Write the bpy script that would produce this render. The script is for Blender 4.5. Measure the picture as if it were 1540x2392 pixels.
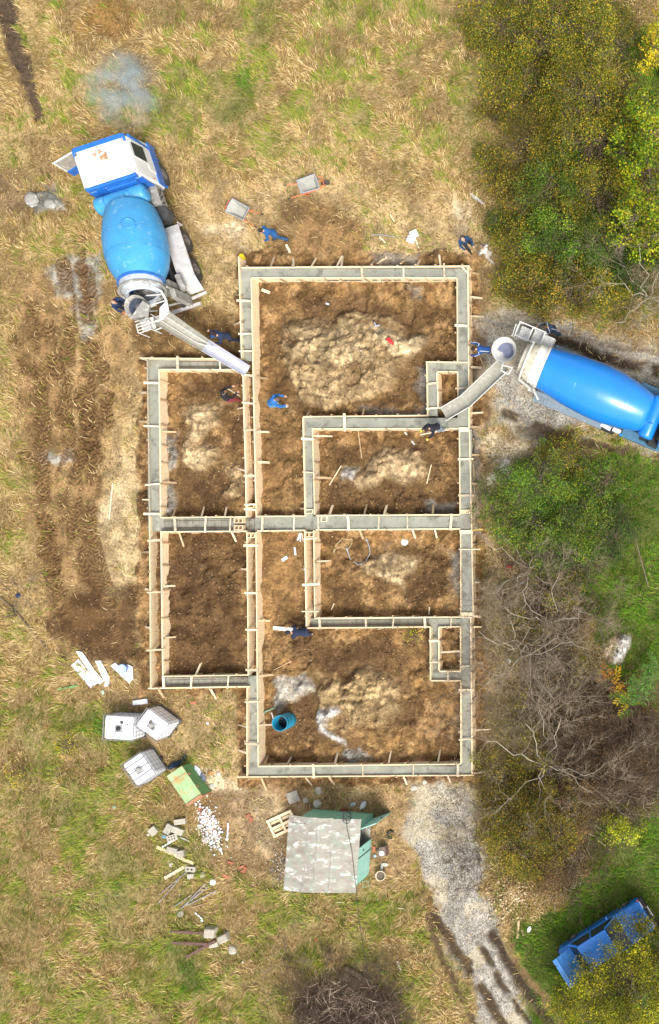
import bpy, bmesh, math, random
import numpy as np
from mathutils import Vector, Matrix
for o in list(bpy.data.objects): bpy.data.objects.remove(o)
SC = bpy.context.scene
COL = SC.collection
R = math.radians
# ---------------------------------------------------------------- camera, sky, sun, exposure
HC, S, NU, NV = 45.0, 52.5, 1700.0, 1300.0        # camera height, plan pixels per metre on the ground, point under the camera
cd = bpy.data.cameras.new('camera'); cam = bpy.data.objects.new('camera', cd); COL.objects.link(cam)
cam.location = ((NU-770)/S, -(NV-1195.5)/S, HC)
cd.sensor_fit = 'HORIZONTAL'; cd.sensor_width = 36; cd.lens = HC/(1540/S)*36
cd.shift_x = -cam.location.x/(1540/S); cd.shift_y = -cam.location.y/(1540/S)
cd.clip_end = 500; cd.clip_start = 1
SC.camera = cam
w = bpy.data.worlds.new('World'); SC.world = w; w.use_nodes = True
nt = w.node_tree; sky = nt.nodes.new('ShaderNodeTexSky'); sky.sky_type = 'NISHITA'; sky.sun_disc = False
SUN_EL, SUN_AZ = R(54), R(142)                    # light comes from the lower right of the plan
sky.sun_elevation = SUN_EL; sky.sun_rotation = SUN_AZ; sky.dust_density = 3.0
bg = nt.nodes['Background']; bg.inputs[1].default_value = 0.13
hs = nt.nodes.new('ShaderNodeHueSaturation'); hs.inputs['Saturation'].default_value = .35     # thin overcast: a paler sky
nt.links.new(sky.outputs[0], hs.inputs['Color']); nt.links.new(hs.outputs[0], bg.inputs[0])
sl = bpy.data.lights.new('sun', 'SUN'); sun = bpy.data.objects.new('sun', sl); COL.objects.link(sun)
sl.energy = 2.4; sl.angle = R(20); sl.color = (1, .95, .87)
sd = Vector((math.sin(SUN_AZ)*math.cos(SUN_EL), math.cos(SUN_AZ)*math.cos(SUN_EL), math.sin(SUN_EL)))
sun.rotation_euler = sd.to_track_quat('Z', 'Y').to_euler()
SC.cycles.volume_bounces = 6
SC.view_settings.view_transform = 'Standard'; SC.view_settings.look = 'None'
SC.view_settings.exposure = 0.92; SC.view_settings.gamma = 1; SC.view_settings.use_curve_mapping = False

# ---------------------------------------------------------------- helpers
def W(u, v, z=0.0):                               # plan pixel at height z -> world point
    k = (HC-z)/HC
    u = NU+(u-NU)*k; v = NV+(v-NV)*k
    return Vector(((u-770)/S, -(v-1195.5)/S, z))
def tag(o, label=None, cat=None, group=None, kind=None):
    for k, v in (('label', label), ('category', cat), ('group', group), ('kind', kind)):
        if v: o[k] = v
    return o
def thing(name, label, cat, loc=(0, 0, 0), rz=0, group=None):
    o = bpy.data.objects.new(name, None); COL.objects.link(o)
    o.empty_display_size = .2; o.location = loc; o.rotation_euler = (0, 0, rz)
    return tag(o, label, cat, group)
def copy_tree(o, parent=None):
    c = o.copy(); COL.objects.link(c); c.parent = parent
    for ch in [x for x in bpy.data.objects if x.parent == o]: copy_tree(ch, c)
    return c
class MB:
    def __init__(s): s.v = []; s.f = []; s.m = []; s.mi = 0
    def add(s, vs, fs):
        n = len(s.v); s.v += [tuple(p) for p in vs]
        for f in fs: s.f.append(tuple(i+n for i in f)); s.m.append(s.mi)
        return s
    def box(s, c, d, rz=0, rx=0, ry=0, taper=1.0):
        x, y, z = d[0]/2, d[1]/2, d[2]/2
        M = Matrix.Rotation(rz, 3, 'Z') @ Matrix.Rotation(ry, 3, 'Y') @ Matrix.Rotation(rx, 3, 'X')
        vs = []
        for k in (-1, 1):
            t = taper if k > 0 else 1
            for i, j in ((-1, -1), (1, -1), (1, 1), (-1, 1)):
                vs.append(M @ Vector((i*x*t, j*y*t, k*z)) + Vector(c))
        return s.add(vs, [(3, 2, 1, 0), (4, 5, 6, 7), (0, 1, 5, 4), (1, 2, 6, 5), (2, 3, 7, 6), (3, 0, 4, 7)])
    def bar(s, a, b, w, h, up=(0, 0, 1)):         # rectangular bar from a to b
        a, b = Vector(a), Vector(b); d = (b-a).normalized(); up = Vector(up)
        if abs(d.dot(up)) > .98: up = Vector((1, 0, 0))
        r = d.cross(up).normalized(); u = r.cross(d)
        vs = [p+r*i*w/2+u*j*h/2 for p in (a, b) for i, j in ((-1, -1), (1, -1), (1, 1), (-1, 1))]
        return s.add(vs, [(0, 1, 2, 3), (7, 6, 5, 4), (0, 4, 5, 1), (1, 5, 6, 2), (2, 6, 7, 3), (3, 7, 4, 0)])
    def tube(s, pts, rad, n=8, cap=True):
        pts = [Vector(p) for p in pts]; k = len(pts)
        rr = rad if isinstance(rad, (list, tuple)) else [rad]*k
        ref = None; vs = []
        for i, p in enumerate(pts):
            d = (pts[min(i+1, k-1)]-pts[max(i-1, 0)])
            d = d.normalized() if d.length > 1e-9 else Vector((0, 0, 1))
            if ref is None: ref = Vector((0, 0, 1)) if abs(d.z) < .9 else Vector((1, 0, 0))
            a = d.cross(ref).normalized(); b = a.cross(d).normalized(); ref = b
            for j in range(n):
                t = 2*math.pi*j/n; vs.append(p+(a*math.cos(t)+b*math.sin(t))*rr[i])
        fs = [(i*n+j, (i+1)*n+j, (i+1)*n+(j+1) % n, i*n+(j+1) % n) for i in range(k-1) for j in range(n)]
        if cap: fs += [tuple(range(n)), tuple(range(k*n-1, k*n-n-1, -1))]
        return s.add(vs, fs)
    def lathe(s, prof, M=None, n=32, cap0=True, cap1=True):   # prof: (radius, height) about z, placed by matrix M
        M = M or Matrix(); k = len(prof)
        vs = [M @ Vector((r*math.cos(2*math.pi*j/n), r*math.sin(2*math.pi*j/n), h)) for r, h in prof for j in range(n)]
        fs = [(i*n+j, i*n+(j+1) % n, (i+1)*n+(j+1) % n, (i+1)*n+j) for i in range(k-1) for j in range(n)]
        if cap0: fs.append(tuple(range(n-1, -1, -1)))
        if cap1: fs.append(tuple(range((k-1)*n, k*n)))
        return s.add(vs, fs)
    def prism(s, poly, z0, z1, M=None):
        M = M or Matrix(); n = len(poly)
        vs = [M @ Vector((x, y, z)) for z in (z0, z1) for x, y in poly]
        return s.add(vs, [tuple(range(n-1, -1, -1)), tuple(range(n, 2*n))]+[(i, (i+1) % n, n+(i+1) % n, n+i) for i in range(n)])
    def ball(s, c, r, sc=(1, 1, 1), n=10, m=7):
        c = Vector(c); vs = [c+Vector((0, 0, -r*sc[2]))]
        for i in range(1, m):
            t = math.pi*i/m
            for j in range(n):
                p = 2*math.pi*j/n
                vs.append(c+Vector((r*sc[0]*math.sin(t)*math.cos(p), r*sc[1]*math.sin(t)*math.sin(p), -r*sc[2]*math.cos(t))))
        vs.append(c+Vector((0, 0, r*sc[2]))); L = len(vs)-1
        fs = [(0, 1+(j+1) % n, 1+j) for j in range(n)]+[(L, L-n+j, L-n+(j+1) % n) for j in range(n)]
        fs += [(1+i*n+j, 1+i*n+(j+1) % n, 1+(i+1)*n+(j+1) % n, 1+(i+1)*n+j) for i in range(m-2) for j in range(n)]
        return s.add(vs, fs)
    def quad(s, a, b, c, d, t=.004):              # a thin real sheet with thickness t
        a, b, c, d = map(Vector, (a, b, c, d)); nrm = (b-a).cross(d-a).normalized()*t/2
        return s.add([p-nrm for p in (a, b, c, d)]+[p+nrm for p in (a, b, c, d)],
                     [(3, 2, 1, 0), (4, 5, 6, 7), (0, 1, 5, 4), (1, 2, 6, 5), (2, 3, 7, 6), (3, 0, 4, 7)])
    def build(s, name, mat, parent=None, loc=None, smooth=False, bevel=0, sub=0, label=None):
        me = bpy.data.meshes.new(name); me.from_pydata(s.v, [], s.f); me.update()
        for m in (mat if isinstance(mat, (list, tuple)) else [mat]): me.materials.append(m)
        if s.mi: me.polygons.foreach_set('material_index', s.m)
        bm = bmesh.new(); bm.from_mesh(me); bmesh.ops.recalc_face_normals(bm, faces=bm.faces); bm.to_mesh(me); bm.free()
        if smooth:
            me.polygons.foreach_set('use_smooth', [True]*len(me.polygons))
            me.set_sharp_from_angle(angle=R(42))
        o = bpy.data.objects.new(name, me); COL.objects.link(o)
        if parent: o.parent = parent
        if loc is not None: o.location = loc
        if bevel:
            b = o.modifiers.new('bevel', 'BEVEL'); b.width = bevel; b.segments = 2; b.limit_method = 'ANGLE'; b.angle_limit = R(40)
        if sub:
            b = o.modifiers.new('sub', 'SUBSURF'); b.levels = sub; b.render_levels = sub
        if label: o['label'] = label
        return o
def rotM(loc, rx=0, ry=0, rz=0):
    return Matrix.Translation(loc) @ Matrix.Rotation(rz, 4, 'Z') @ Matrix.Rotation(ry, 4, 'Y') @ Matrix.Rotation(rx, 4, 'X')
def axisM(a, b):                                  # z axis along a->b, origin a
    a, b = Vector(a), Vector(b)
    return Matrix.Translation(a) @ (b-a).to_track_quat('Z', 'Y').to_matrix().to_4x4()

# ---------------------------------------------------------------- materials
def node(nt, t, **kw):
    n = nt.nodes.new(t)
    for k, v in kw.items():
        if k in n.inputs: n.inputs[k].default_value = v
        else: setattr(n, k, v)
    return n
def pm(name, c1, c2=None, scale=4, rough=.7, metal=0, bump=.0, bscale=30, stretch=None, c3=None, s3=1.5, thr3=.62, coat=0, rnd=0, attr=None, detail=6):
    m = bpy.data.materials.new(name); m.use_nodes = True; nt = m.node_tree; L = nt.links
    b = nt.nodes['Principled BSDF']; b.inputs['Roughness'].default_value = rough; b.inputs['Metallic'].default_value = metal
    if coat: b.inputs['Coat Weight'].default_value = coat
    tc = node(nt, 'ShaderNodeTexCoord'); src = tc.outputs['Object']
    if stretch:
        mp = node(nt, 'ShaderNodeMapping'); mp.inputs['Scale'].default_value = stretch; L.new(src, mp.inputs[0]); src = mp.outputs[0]
    c2 = c2 or tuple(x*.75 for x in c1)
    n1 = node(nt, 'ShaderNodeTexNoise', Scale=scale, Detail=detail, Roughness=.6); L.new(src, n1.inputs['Vector'])
    rp = node(nt, 'ShaderNodeValToRGB'); rp.color_ramp.elements[0].position = .35; rp.color_ramp.elements[1].position = .65
    rp.color_ramp.elements[0].color = (*c1, 1); rp.color_ramp.elements[1].color = (*c2, 1); L.new(n1.outputs[0], rp.inputs[0])
    out = rp.outputs[0]
    if attr:
        a = node(nt, 'ShaderNodeAttribute', attribute_name=attr); mx = node(nt, 'ShaderNodeMixRGB', blend_type='MULTIPLY'); mx.inputs[0].default_value = 1
        L.new(out, mx.inputs[1]); L.new(a.outputs[0], mx.inputs[2]); out = mx.outputs[0]
    if c3:
        n3 = node(nt, 'ShaderNodeTexNoise', Scale=s3, Detail=8, Roughness=.7); L.new(src, n3.inputs['Vector'])
        r3 = node(nt, 'ShaderNodeValToRGB'); r3.color_ramp.elements[0].position = thr3-.04; r3.color_ramp.elements[1].position = thr3+.04
        L.new(n3.outputs[0], r3.inputs[0]); mx = node(nt, 'ShaderNodeMixRGB'); L.new(r3.outputs[0], mx.inputs[0])
        L.new(out, mx.inputs[1]); mx.inputs[2].default_value = (*c3, 1); out = mx.outputs[0]
    if rnd:
        oi = node(nt, 'ShaderNodeObjectInfo'); hs = node(nt, 'ShaderNodeHueSaturation'); mr = node(nt, 'ShaderNodeMapRange')
        mr.inputs[3].default_value = 1-rnd; mr.inputs[4].default_value = 1+rnd*.6
        L.new(oi.outputs['Random'], mr.inputs[0]); L.new(mr.outputs[0], hs.inputs['Value']); L.new(out, hs.inputs['Color']); out = hs.outputs[0]
    L.new(out, b.inputs['Base Color'])
    if bump:
        n2 = node(nt, 'ShaderNodeTexNoise', Scale=bscale, Detail=5); L.new(src, n2.inputs['Vector'])
        bp = node(nt, 'ShaderNodeBump', Strength=1.0, Distance=bump); L.new(n2.outputs[0], bp.inputs['Height']); L.new(bp.outputs[0], b.inputs['Normal'])
    return m
M = {}
M['wood'] = pm('raw pine', (.84, .68, .45), (.72, .54, .33), 3, .7, bump=.002, stretch=(6, 6, 1), rnd=.18, c3=(.45, .36, .24), s3=3, thr3=.66)
M['wood2'] = pm('stake pine', (.60, .43, .25), (.42, .29, .16), 5, .8, bump=.002, rnd=.35, c3=(.30, .26, .2), s3=5, thr3=.6)
M['batten'] = pm('batten pine', (.80, .66, .46), (.64, .48, .30), 5, .8, rnd=.35, c3=(.36, .35, .31), s3=6, thr3=.58)
M['wetwood'] = pm('cement splashed board', (.42, .38, .28), (.30, .28, .22), 6, .7, rnd=.2, c3=(.55, .42, .26), s3=4, thr3=.6)
M['bluepaint'] = pm('sky blue paint', (.05, .30, .58), (.045, .25, .50), 1.6, .42, bump=.003, bscale=5, c3=(.20, .40, .54), s3=3.5, thr3=.62)
M['bluedrum'] = pm('bright blue gloss', (.012, .20, .62), (.012, .18, .57), 1.2, .3, coat=.3, c3=(.06, .26, .6), s3=3, thr3=.68)
M['bluecab'] = pm('deep blue paint', (.02, .15, .52), (.015, .11, .40), 3, .35, coat=.3)
M['whitepaint'] = pm('chalky white paint', (.72, .72, .71), (.62, .62, .61), 2, .5, c3=(.60, .56, .50), s3=2.2, thr3=.66)
M['greypaint'] = pm('dusty pale grey paint', (.50, .48, .47), (.42, .39, .37), 5, .7, c3=(.26, .20, .16), s3=6, thr3=.66)
M['dirtymetal'] = pm('cement stained metal', (.30, .29, .26), (.20, .19, .17), 6, .75, c3=(.42, .41, .38), s3=5, thr3=.57, bump=.004)
M['chassis'] = pm('dark chassis', (.035, .04, .045), (.06, .055, .05), 6, .7)
M['tyre'] = pm('dusty rubber', (.075, .065, .058), (.045, .042, .04), 8, .9)
M['rim'] = pm('dusty rim', (.20, .17, .15), (.13, .11, .10), 8, .8)
M['glass'] = pm('dark window glass', (.02, .03, .045), (.02, .03, .04), 3, .12)
M['chute'] = pm('wet cement chute', (.24, .23, .18), (.31, .30, .25), 7, .55, c3=(.38, .37, .33), s3=5, thr3=.6)
M['chutenew'] = pm('galvanised chute', (.46, .46, .53), (.38, .38, .44), 4, .38, metal=.3)
M['cement'] = pm('pale cement crust', (.56, .56, .53), (.44, .43, .39), 7, .85, bump=.004)
M['greymesh'] = pm('pale grey plating', (.62, .62, .58), (.46, .45, .42), 9, .7, c3=(.25, .22, .19), s3=12, thr3=.6)
M['lamp_orange'] = pm('orange lens', (.75, .18, .03), None, 5, .3)
M['lamp_red'] = pm('red lens', (.5, .03, .02), None, 5, .3)
M['black'] = pm('black plastic', (.02, .02, .022), None, 5, .6)
M['white'] = pm('white plastic', (.82, .83, .86), (.76, .78, .82), 3, .5)
# ---------------------------------------------------------------- the ground
rng = np.random.default_rng(7); random.seed(11)
def vn(x, y, seed=0):                              # value noise on unit lattice
    xi = np.floor(x).astype(np.int64); yi = np.floor(y).astype(np.int64); fx = x-xi; fy = y-yi
    fx = fx*fx*(3-2*fx); fy = fy*fy*(3-2*fy)
    def h(a, b):
        n = (a*374761393+b*668265263+seed*1442695041) & 0xffffffff
        n = ((n ^ (n >> 13))*1274126177) & 0xffffffff
        n = (n ^ (n >> 16)) & 0xffffffff
        return n/4294967295.0
    return (h(xi, yi)*(1-fx)+h(xi+1, yi)*fx)*(1-fy)+(h(xi, yi+1)*(1-fx)+h(xi+1, yi+1)*fx)*fy
def fbm(x, y, s, o=4, seed=0, g=.5):               # s: feature size in metres
    r = 0; a = 1; t = 0
    for k in range(o):
        r = r+a*vn(x/s*2**k+13.7*k, y/s*2**k-7.1*k, seed+k); t += a; a *= g
    return r/t
def sdist(U, V, poly):                             # signed distance (positive inside), plan pixels
    P = np.array(poly, float); n = len(P); d = np.full(U.shape, 1e18); ins = np.zeros(U.shape, bool)
    for i in range(n):
        a = P[i]; b = P[(i+1) % n]; e = b-a
        wx = U-a[0]; wy = V-a[1]; t = np.clip((wx*e[0]+wy*e[1])/(e@e+1e-9), 0, 1)
        dx = wx-e[0]*t; dy = wy-e[1]*t; d = np.minimum(d, dx*dx+dy*dy)
        c = ((a[1] > V) != (b[1] > V)); xx = (b[0]-a[0])*(V-a[1])/((b[1]-a[1]) if abs(b[1]-a[1]) > 1e-9 else 1e-9)+a[0]
        ins ^= c & (U < xx)
    return np.where(ins, 1, -1)*np.sqrt(d)
def ldist(U, V, line):                             # distance to an open polyline and the length along it
    P = np.array(line, float); d = np.full(U.shape, 1e18); al = np.zeros(U.shape); sg = np.zeros(U.shape); acc = 0
    for i in range(len(P)-1):
        a = P[i]; e = P[i+1]-a; L = np.hypot(*e); wx = U-a[0]; wy = V-a[1]; t = np.clip((wx*e[0]+wy*e[1])/(L*L), 0, 1)
        dx = wx-e[0]*t; dy = wy-e[1]*t; q = dx*dx+dy*dy; m = q < d
        d = np.where(m, q, d); al = np.where(m, acc+t*L, al); sg = np.where(m, np.sign(e[0]*wy-e[1]*wx), sg); acc += L
    return np.sqrt(d)*sg, al
def ss(a, b, x):
    t = np.clip((x-a)/(b-a), 0, 1); return t*t*(3-2*t)

def axis(lo, hi, st, far, n=16):
    mid = np.arange(lo, hi+st/2, st); g = np.geomspace(st*1.5, far, n); return np.concatenate([lo-np.cumsum(g)[::-1], mid, hi+np.cumsum(g)])
GX = axis(-16.2, 16.2, .05, 22); GY = axis(-24.2, 24.2, .05, 22)
X, Y = np.meshgrid(GX, GY)
U = 770+X*S; V = 1195.5-Y*S
n_lo = fbm(X, Y, 6, 3, 1); n_mid = fbm(X, Y, 1.6, 4, 5); n_hi = fbm(X, Y, .45, 4, 9); n_f = fbm(X, Y, .15, 3, 21)
WU = U+(fbm(X, Y, 1.2, 4, 31)-.5)*90; WV = V+(fbm(X, Y, 1.2, 4, 41)-.5)*90      # ragged zone borders
WU2 = U+(fbm(X, Y, .5, 4, 51)-.5)*34; WV2 = V+(fbm(X, Y, .5, 4, 61)-.5)*34
Z = (n_lo-.5)*.18+(n_mid-.5)*.10+(n_hi-.5)*.04
C = np.zeros(X.shape+(3,)); D = np.ones(X.shape); G = np.full(X.shape, .39); GV = np.zeros(X.shape); CL = np.zeros(X.shape)
def c3(r, g, b): return np.array([r, g, b])
STRAW, LOAM = c3(.38, .27, .13), c3(.17, .115, .055)
t = ss(.42, .6, n_mid)[..., None]
C[:] = STRAW*t+c3(.22, .155, .07)*(1-t)
def blend(m, col, k=1.0):
    m = (m*k)[..., None]; C[:] = C*(1-m)+np.asarray(col)*m
def zone(poly, f=14, warp=1):
    a, b = (WU, WV) if warp == 1 else (WU2, WV2) if warp == 2 else (U, V)
    lo = np.array(poly).min(0)-120; hi = np.array(poly).max(0)+120
    m = (U > lo[0]) & (U < hi[0]) & (V > lo[1]) & (V < hi[1]); r = np.zeros(U.shape)
    r[m] = ss(-f, f, sdist(a[m], b[m], poly)); return r
# --- how green the grass is
def green(poly, v, f=40):
    global G
    m = zone(poly, f); G[:] = G*(1-m)+v*m
green([(330, -40), (1120, -40), (1090, 350), (900, 330), (700, 300), (480, 330), (350, 300)], .54, 60)
green([(380, 120), (900, 20), (1060, 40), (1040, 140), (620, 180), (420, 250)], .58, 60)
green([(-90, 1580), (250, 1640), (420, 1880), (640, 2060), (950, 2080), (1080, 2300), (1080, 2480), (-90, 2480)], .62, 60)
green([(-90, 1600), (170, 1700), (240, 1900), (60, 2000), (-90, 1950)], .60, 50)
green([(400, 2040), (930, 2080), (1040, 2250), (900, 2300), (500, 2180)], .58, 50)
green([(420, 1700), (560, 1650), (560, 1800), (500, 1810)], .50, 30)
green([(1200, 1060), (1640, 1040), (1640, 2480), (1240, 2480), (1210, 2150), (1330, 2120), (1380, 1900), (1520, 1880), (1530, 1700), (1420, 1550), (1330, 1350), (1200, 1300)], .97, 20)
green([(1440, 60), (1640, 40), (1640, 330), (1460, 200)], 1.0, 20)
G += (n_mid-.5)*.9*np.clip(1-abs(G-.5)*1.2, .15, 1)
# --- bare earth and rubble
BROWN, DARK, TAN, SAND, ORANGE = c3(.215, .125, .050), c3(.115, .07, .035), c3(.42, .30, .155), c3(.62, .51, .34), c3(.34, .185, .065)
WETC = c3(.30, .30, .27); LIME = c3(.62, .60, .56)
def earth(poly, col=BROWN, f=14, k=1, gd=0, warp=1, clod=.5):
    m = zone(poly, f, warp)*k; mix = ss(.35, .65, n_hi)[..., None]
    blend(m, np.asarray(col)*(1.25-.55*mix)); D[:] = D*(1-m)+gd*m; CL[:] = CL*(1-m)+clod*m; return m
SITE = [(560, 590), (1120, 590), (1135, 1220), (1130, 1830), (560, 1840), (560, 1620), (325, 1625), (325, 815), (548, 820)]
# approach ground round the site, worn thin
earth([(440, 430), (700, 380), (880, 430), (1130, 470), (1160, 620), (1160, 1060), (1240, 1100), (1240, 1900), (1000, 1860), (900, 2050), (600, 2010), (480, 1800), (560, 1630), (340, 1640), (250, 1500), (240, 1060), (330, 830), (260, 760), (470, 700)], c3(.37, .265, .135), 40, .85, .16, clod=.5)
earth([(250, 1080), (345, 1090), (345, 1580), (290, 1560), (235, 1500), (270, 1330), (240, 1200)], c3(.42, .32, .18), 34, .75, .25)
earth([(30, 640), (130, 600), (250, 590), (260, 720), (330, 800), (300, 900), (260, 1000), (250, 1200), (270, 1330), (330, 1540), (140, 1560), (90, 1420), (60, 1290), (70, 1100), (50, 1000), (20, 860)], c3(.26, .165, .075), 46, .9, .05, clod=.6)
earth([(40, 760), (120, 700), (150, 900), (130, 1100), (160, 1300), (100, 1400), (70, 1200), (50, 950)], c3(.15, .088, .036), 30, .6, .02, clod=.9)
earth([(190, 900), (240, 880), (230, 1100), (260, 1300), (200, 1320), (180, 1100)], c3(.15, .088, .036), 26, .6, .02, clod=.9)
DK = earth([(100, 1430), (200, 1330), (300, 1360), (335, 1410), (340, 1540), (290, 1555), (150, 1545)], c3(.085, .046, .019), 20, .95, 0, clod=1)
earth([(380, 690), (470, 700), (560, 740), (560, 835), (330, 830), (300, 780)], c3(.16, .095, .038), 16, .95, .02)
earth([(560, 620), (620, 545), (650, 480), (700, 465), (800, 470), (860, 530), (870, 610), (1000, 610), (1110, 600), (1130, 620)], c3(.20, .12, .05), 14, .95, .03, clod=1)
earth([(640, 480), (690, 460), (720, 500), (700, 560), (640, 540)], c3(.15, .10, .05), 12, .6, .1)
earth([(-90, 410), (60, 410), (110, 440), (100, 510), (30, 520), (-90, 490)], c3(.16, .11, .06), 12, .8, .2)
earth([(-90, -60), (10, -60), (50, 110), (70, 190), (105, 270), (85, 290), (60, 220), (20, 110), (-10, 20)], c3(.085, .058, .035), 6, 1, 0, 2)
earth([(170, 10), (330, -60), (300, 60), (200, 100)], c3(.20, .11, .035), 18, .9, .25)
earth([(1105, 600), (1150, 640), (1150, 1830), (1100, 1840)], c3(.21, .14, .07), 8, .8, .08, 2)
earth([(1110, 700), (1140, 700), (1145, 1000), (1110, 1000)], c3(.13, .085, .045), 8, .7, 0, 2)
earth([(1108, 1440), (1132, 1440), (1140, 1830), (1108, 1840)], c3(.20, .12, .05), 4, .8, 0, 2)
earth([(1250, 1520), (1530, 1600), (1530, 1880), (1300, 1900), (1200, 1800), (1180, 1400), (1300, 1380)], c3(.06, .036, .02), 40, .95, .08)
earth([(1110, 1260), (1200, 1240), (1260, 1400), (1250, 1850), (1110, 1860)], c3(.30, .215, .12), 30, .85, .25)
earth([(1150, -40), (1460, -40), (1500, 300), (1560, 700), (1270, 700), (1200, 500)], c3(.05, .042, .015), 80, .95, .3)  # thicket floor darkened: shade under the trees is put into its colour
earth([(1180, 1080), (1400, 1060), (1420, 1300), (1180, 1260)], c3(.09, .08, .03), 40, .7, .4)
earth([(1230, 1060), (1310, 1030), (1380, 1050), (1290, 1130), (1200, 1130)], c3(.11, .075, .045), 12, .9, .1)
for p in ([(1140, 1040), (1240, 1030), (1245, 1060), (1180, 1110), (1150, 1110)], [(560, 1810), (600, 1850), (590, 1900), (500, 1850), (480, 1790)], [(480, 520), (560, 520), (560, 560), (490, 545)], [(1060, 470), (1100, 480), (1090, 560), (1060, 500)],
          [(255, 1130), (275, 1120), (270, 1240), (250, 1210)], [(480, 1800), (520, 1830), (590, 1940), (560, 1960), (510, 1870)]):
    earth(p, SAND, 14, .75, .1, 1)
earth([(1155, 1080), (1175, 1080), (1175, 1118), (1155, 1115)], c3(.8, .74, .62), 10, .9, 0)
for p in ([(110, 620), (150, 610), (240, 590), (240, 690), (200, 700), (190, 760), (170, 690), (130, 690)], [(95, 425), (130, 425), (150, 470), (140, 490), (80, 490), (75, 465), (105, 450)], [(200, 690), (225, 690), (215, 800), (195, 780)], [(90, 1060), (170, 1050), (170, 1080), (100, 1085)]):
    earth(p, c3(.27, .265, .235), 12, .85, 0, 2)
earth([(340, 830), (330, 1000), (335, 1200), (345, 1200), (345, 830)], WETC, 8, .7, .05, 2)
def worley(x, y, s, seed=0):                      # distance to the nearest clod centre and a random value for that clod
    x = x/s; y = y/s; xi = np.floor(x); yi = np.floor(y); best = np.full(x.shape, 9.); rv = np.zeros(x.shape)
    for i in (-1, 0, 1):
        for j in (-1, 0, 1):
            cx, cy = xi+i, yi+j; a = vn(cx, cy, seed+1); b = vn(cx, cy, seed+2); d = np.hypot(cx+a-x, cy+b-y); m = d < best; best = np.where(m, d, best); rv = np.where(m, vn(cx, cy, seed+3), rv)
    return best, rv
wx, wy = X+(n_f-.5)*.12, Y+(fbm(X, Y, .15, 3, 25)-.5)*.12
WA, RA = worley(wx, wy, .26, 400); WB, RB = worley(wx, wy, .13, 410); WC_, RC = worley(wx, wy, .55, 420)
CLOD = .6*np.maximum(0, .75-WC_)*RC+.34*np.maximum(0, .7-WA)*RA+.16*np.maximum(0, .7-WB)*RB
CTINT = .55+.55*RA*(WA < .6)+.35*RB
earth([(330, 1620), (420, 1610), (560, 1625), (570, 1700), (500, 1720), (440, 1760), (330, 1740), (300, 1680), (200, 1610), (160, 1560), (330, 1570)], c3(.30, .205, .105), 30, .75, .3, clod=.3)
earth([(250, 1060), (330, 1080), (330, 1250), (260, 1400), (220, 1300)], c3(.40, .30, .165), 30, .5, .15)
# inside the formwork
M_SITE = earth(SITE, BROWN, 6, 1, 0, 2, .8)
pat = ss(.42, .58, fbm(X, Y, 1.1, 5, 77, .6)); blend(M_SITE, c3(.145, .088, .042), .85*0+1) if False else None
C[:] = C*(1-(M_SITE*pat*.8)[..., None])+c3(.095, .052, .022)*(M_SITE*pat*.8)[..., None]
pat = ss(.53, .64, fbm(X, Y, .45, 5, 83, .65)); C[:] = C*(1-(M_SITE*pat*.7)[..., None])+c3(.36, .225, .10)*(M_SITE*pat*.7)[..., None]
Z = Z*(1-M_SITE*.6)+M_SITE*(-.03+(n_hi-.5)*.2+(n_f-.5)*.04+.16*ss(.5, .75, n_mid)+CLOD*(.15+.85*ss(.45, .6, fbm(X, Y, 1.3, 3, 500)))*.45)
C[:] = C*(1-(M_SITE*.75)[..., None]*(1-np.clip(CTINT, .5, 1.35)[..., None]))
for p in ([(390, 1245), (575, 1245), (575, 1575), (388, 1575)], [(745, 1340), (850, 1340), (830, 1440), (745, 1440)]):
    earth(p, c3(.11, .062, .026), 18, .8, 0, 1, 1.6)
earth([(600, 870), (705, 880), (708, 1200), (604, 1200)], c3(.215, .125, .05), 12, .7, 0, 1, .2)
earth([(612, 1245), (708, 1245), (708, 1440), (612, 1440)], c3(.225, .13, .052), 12, .7, 0, 1, .2)
RAG = fbm(X, Y, .35, 4, 99)
def cmx(s): return ss(-4, 14, s)
def mound(poly, h, col=TAN, f=26, sharp=.35, k=.9, warp=2):
    global Z
    a, b = (WU2*.6+WU*.4, WV2*.6+WV*.4) if warp == 2 else (WU, WV)
    s = sdist(a, b, poly); h = h*.65; m = ss(-4, f, s); e = ss(-3, 5, s)
    Z += h*(m*(1-sharp)+e*sharp)*(.7+.6*RAG)+cmx(s)*(CLOD*.42+(n_f-.5)*.04); cm = ss(-8, 8, s)
    mix = ss(.35, .65, RAG)[..., None]
    blend(ss(-34, 0, s)*(1-cm), c3(.13, .078, .034), .55)
    gt = ss(.40, .56, fbm(X, Y, .6, 4, 610, .65)); blend(cm*(1-gt), np.asarray(col)*.55*CTINT[..., None], .85); blend(cm*gt, np.asarray(col)*(1.2-.45*mix)*CTINT[..., None], k); CL[:] = np.maximum(CL, cm*1.0); D[:] *= (1-cm)
def pit(u, v, r, d):
    global Z
    q = np.hypot(WU2-u, WV2-v)/r; m = 1-ss(.55, 1.05, q); Z -= d*m; blend(m, c3(.16, .095, .045), .6)
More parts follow.
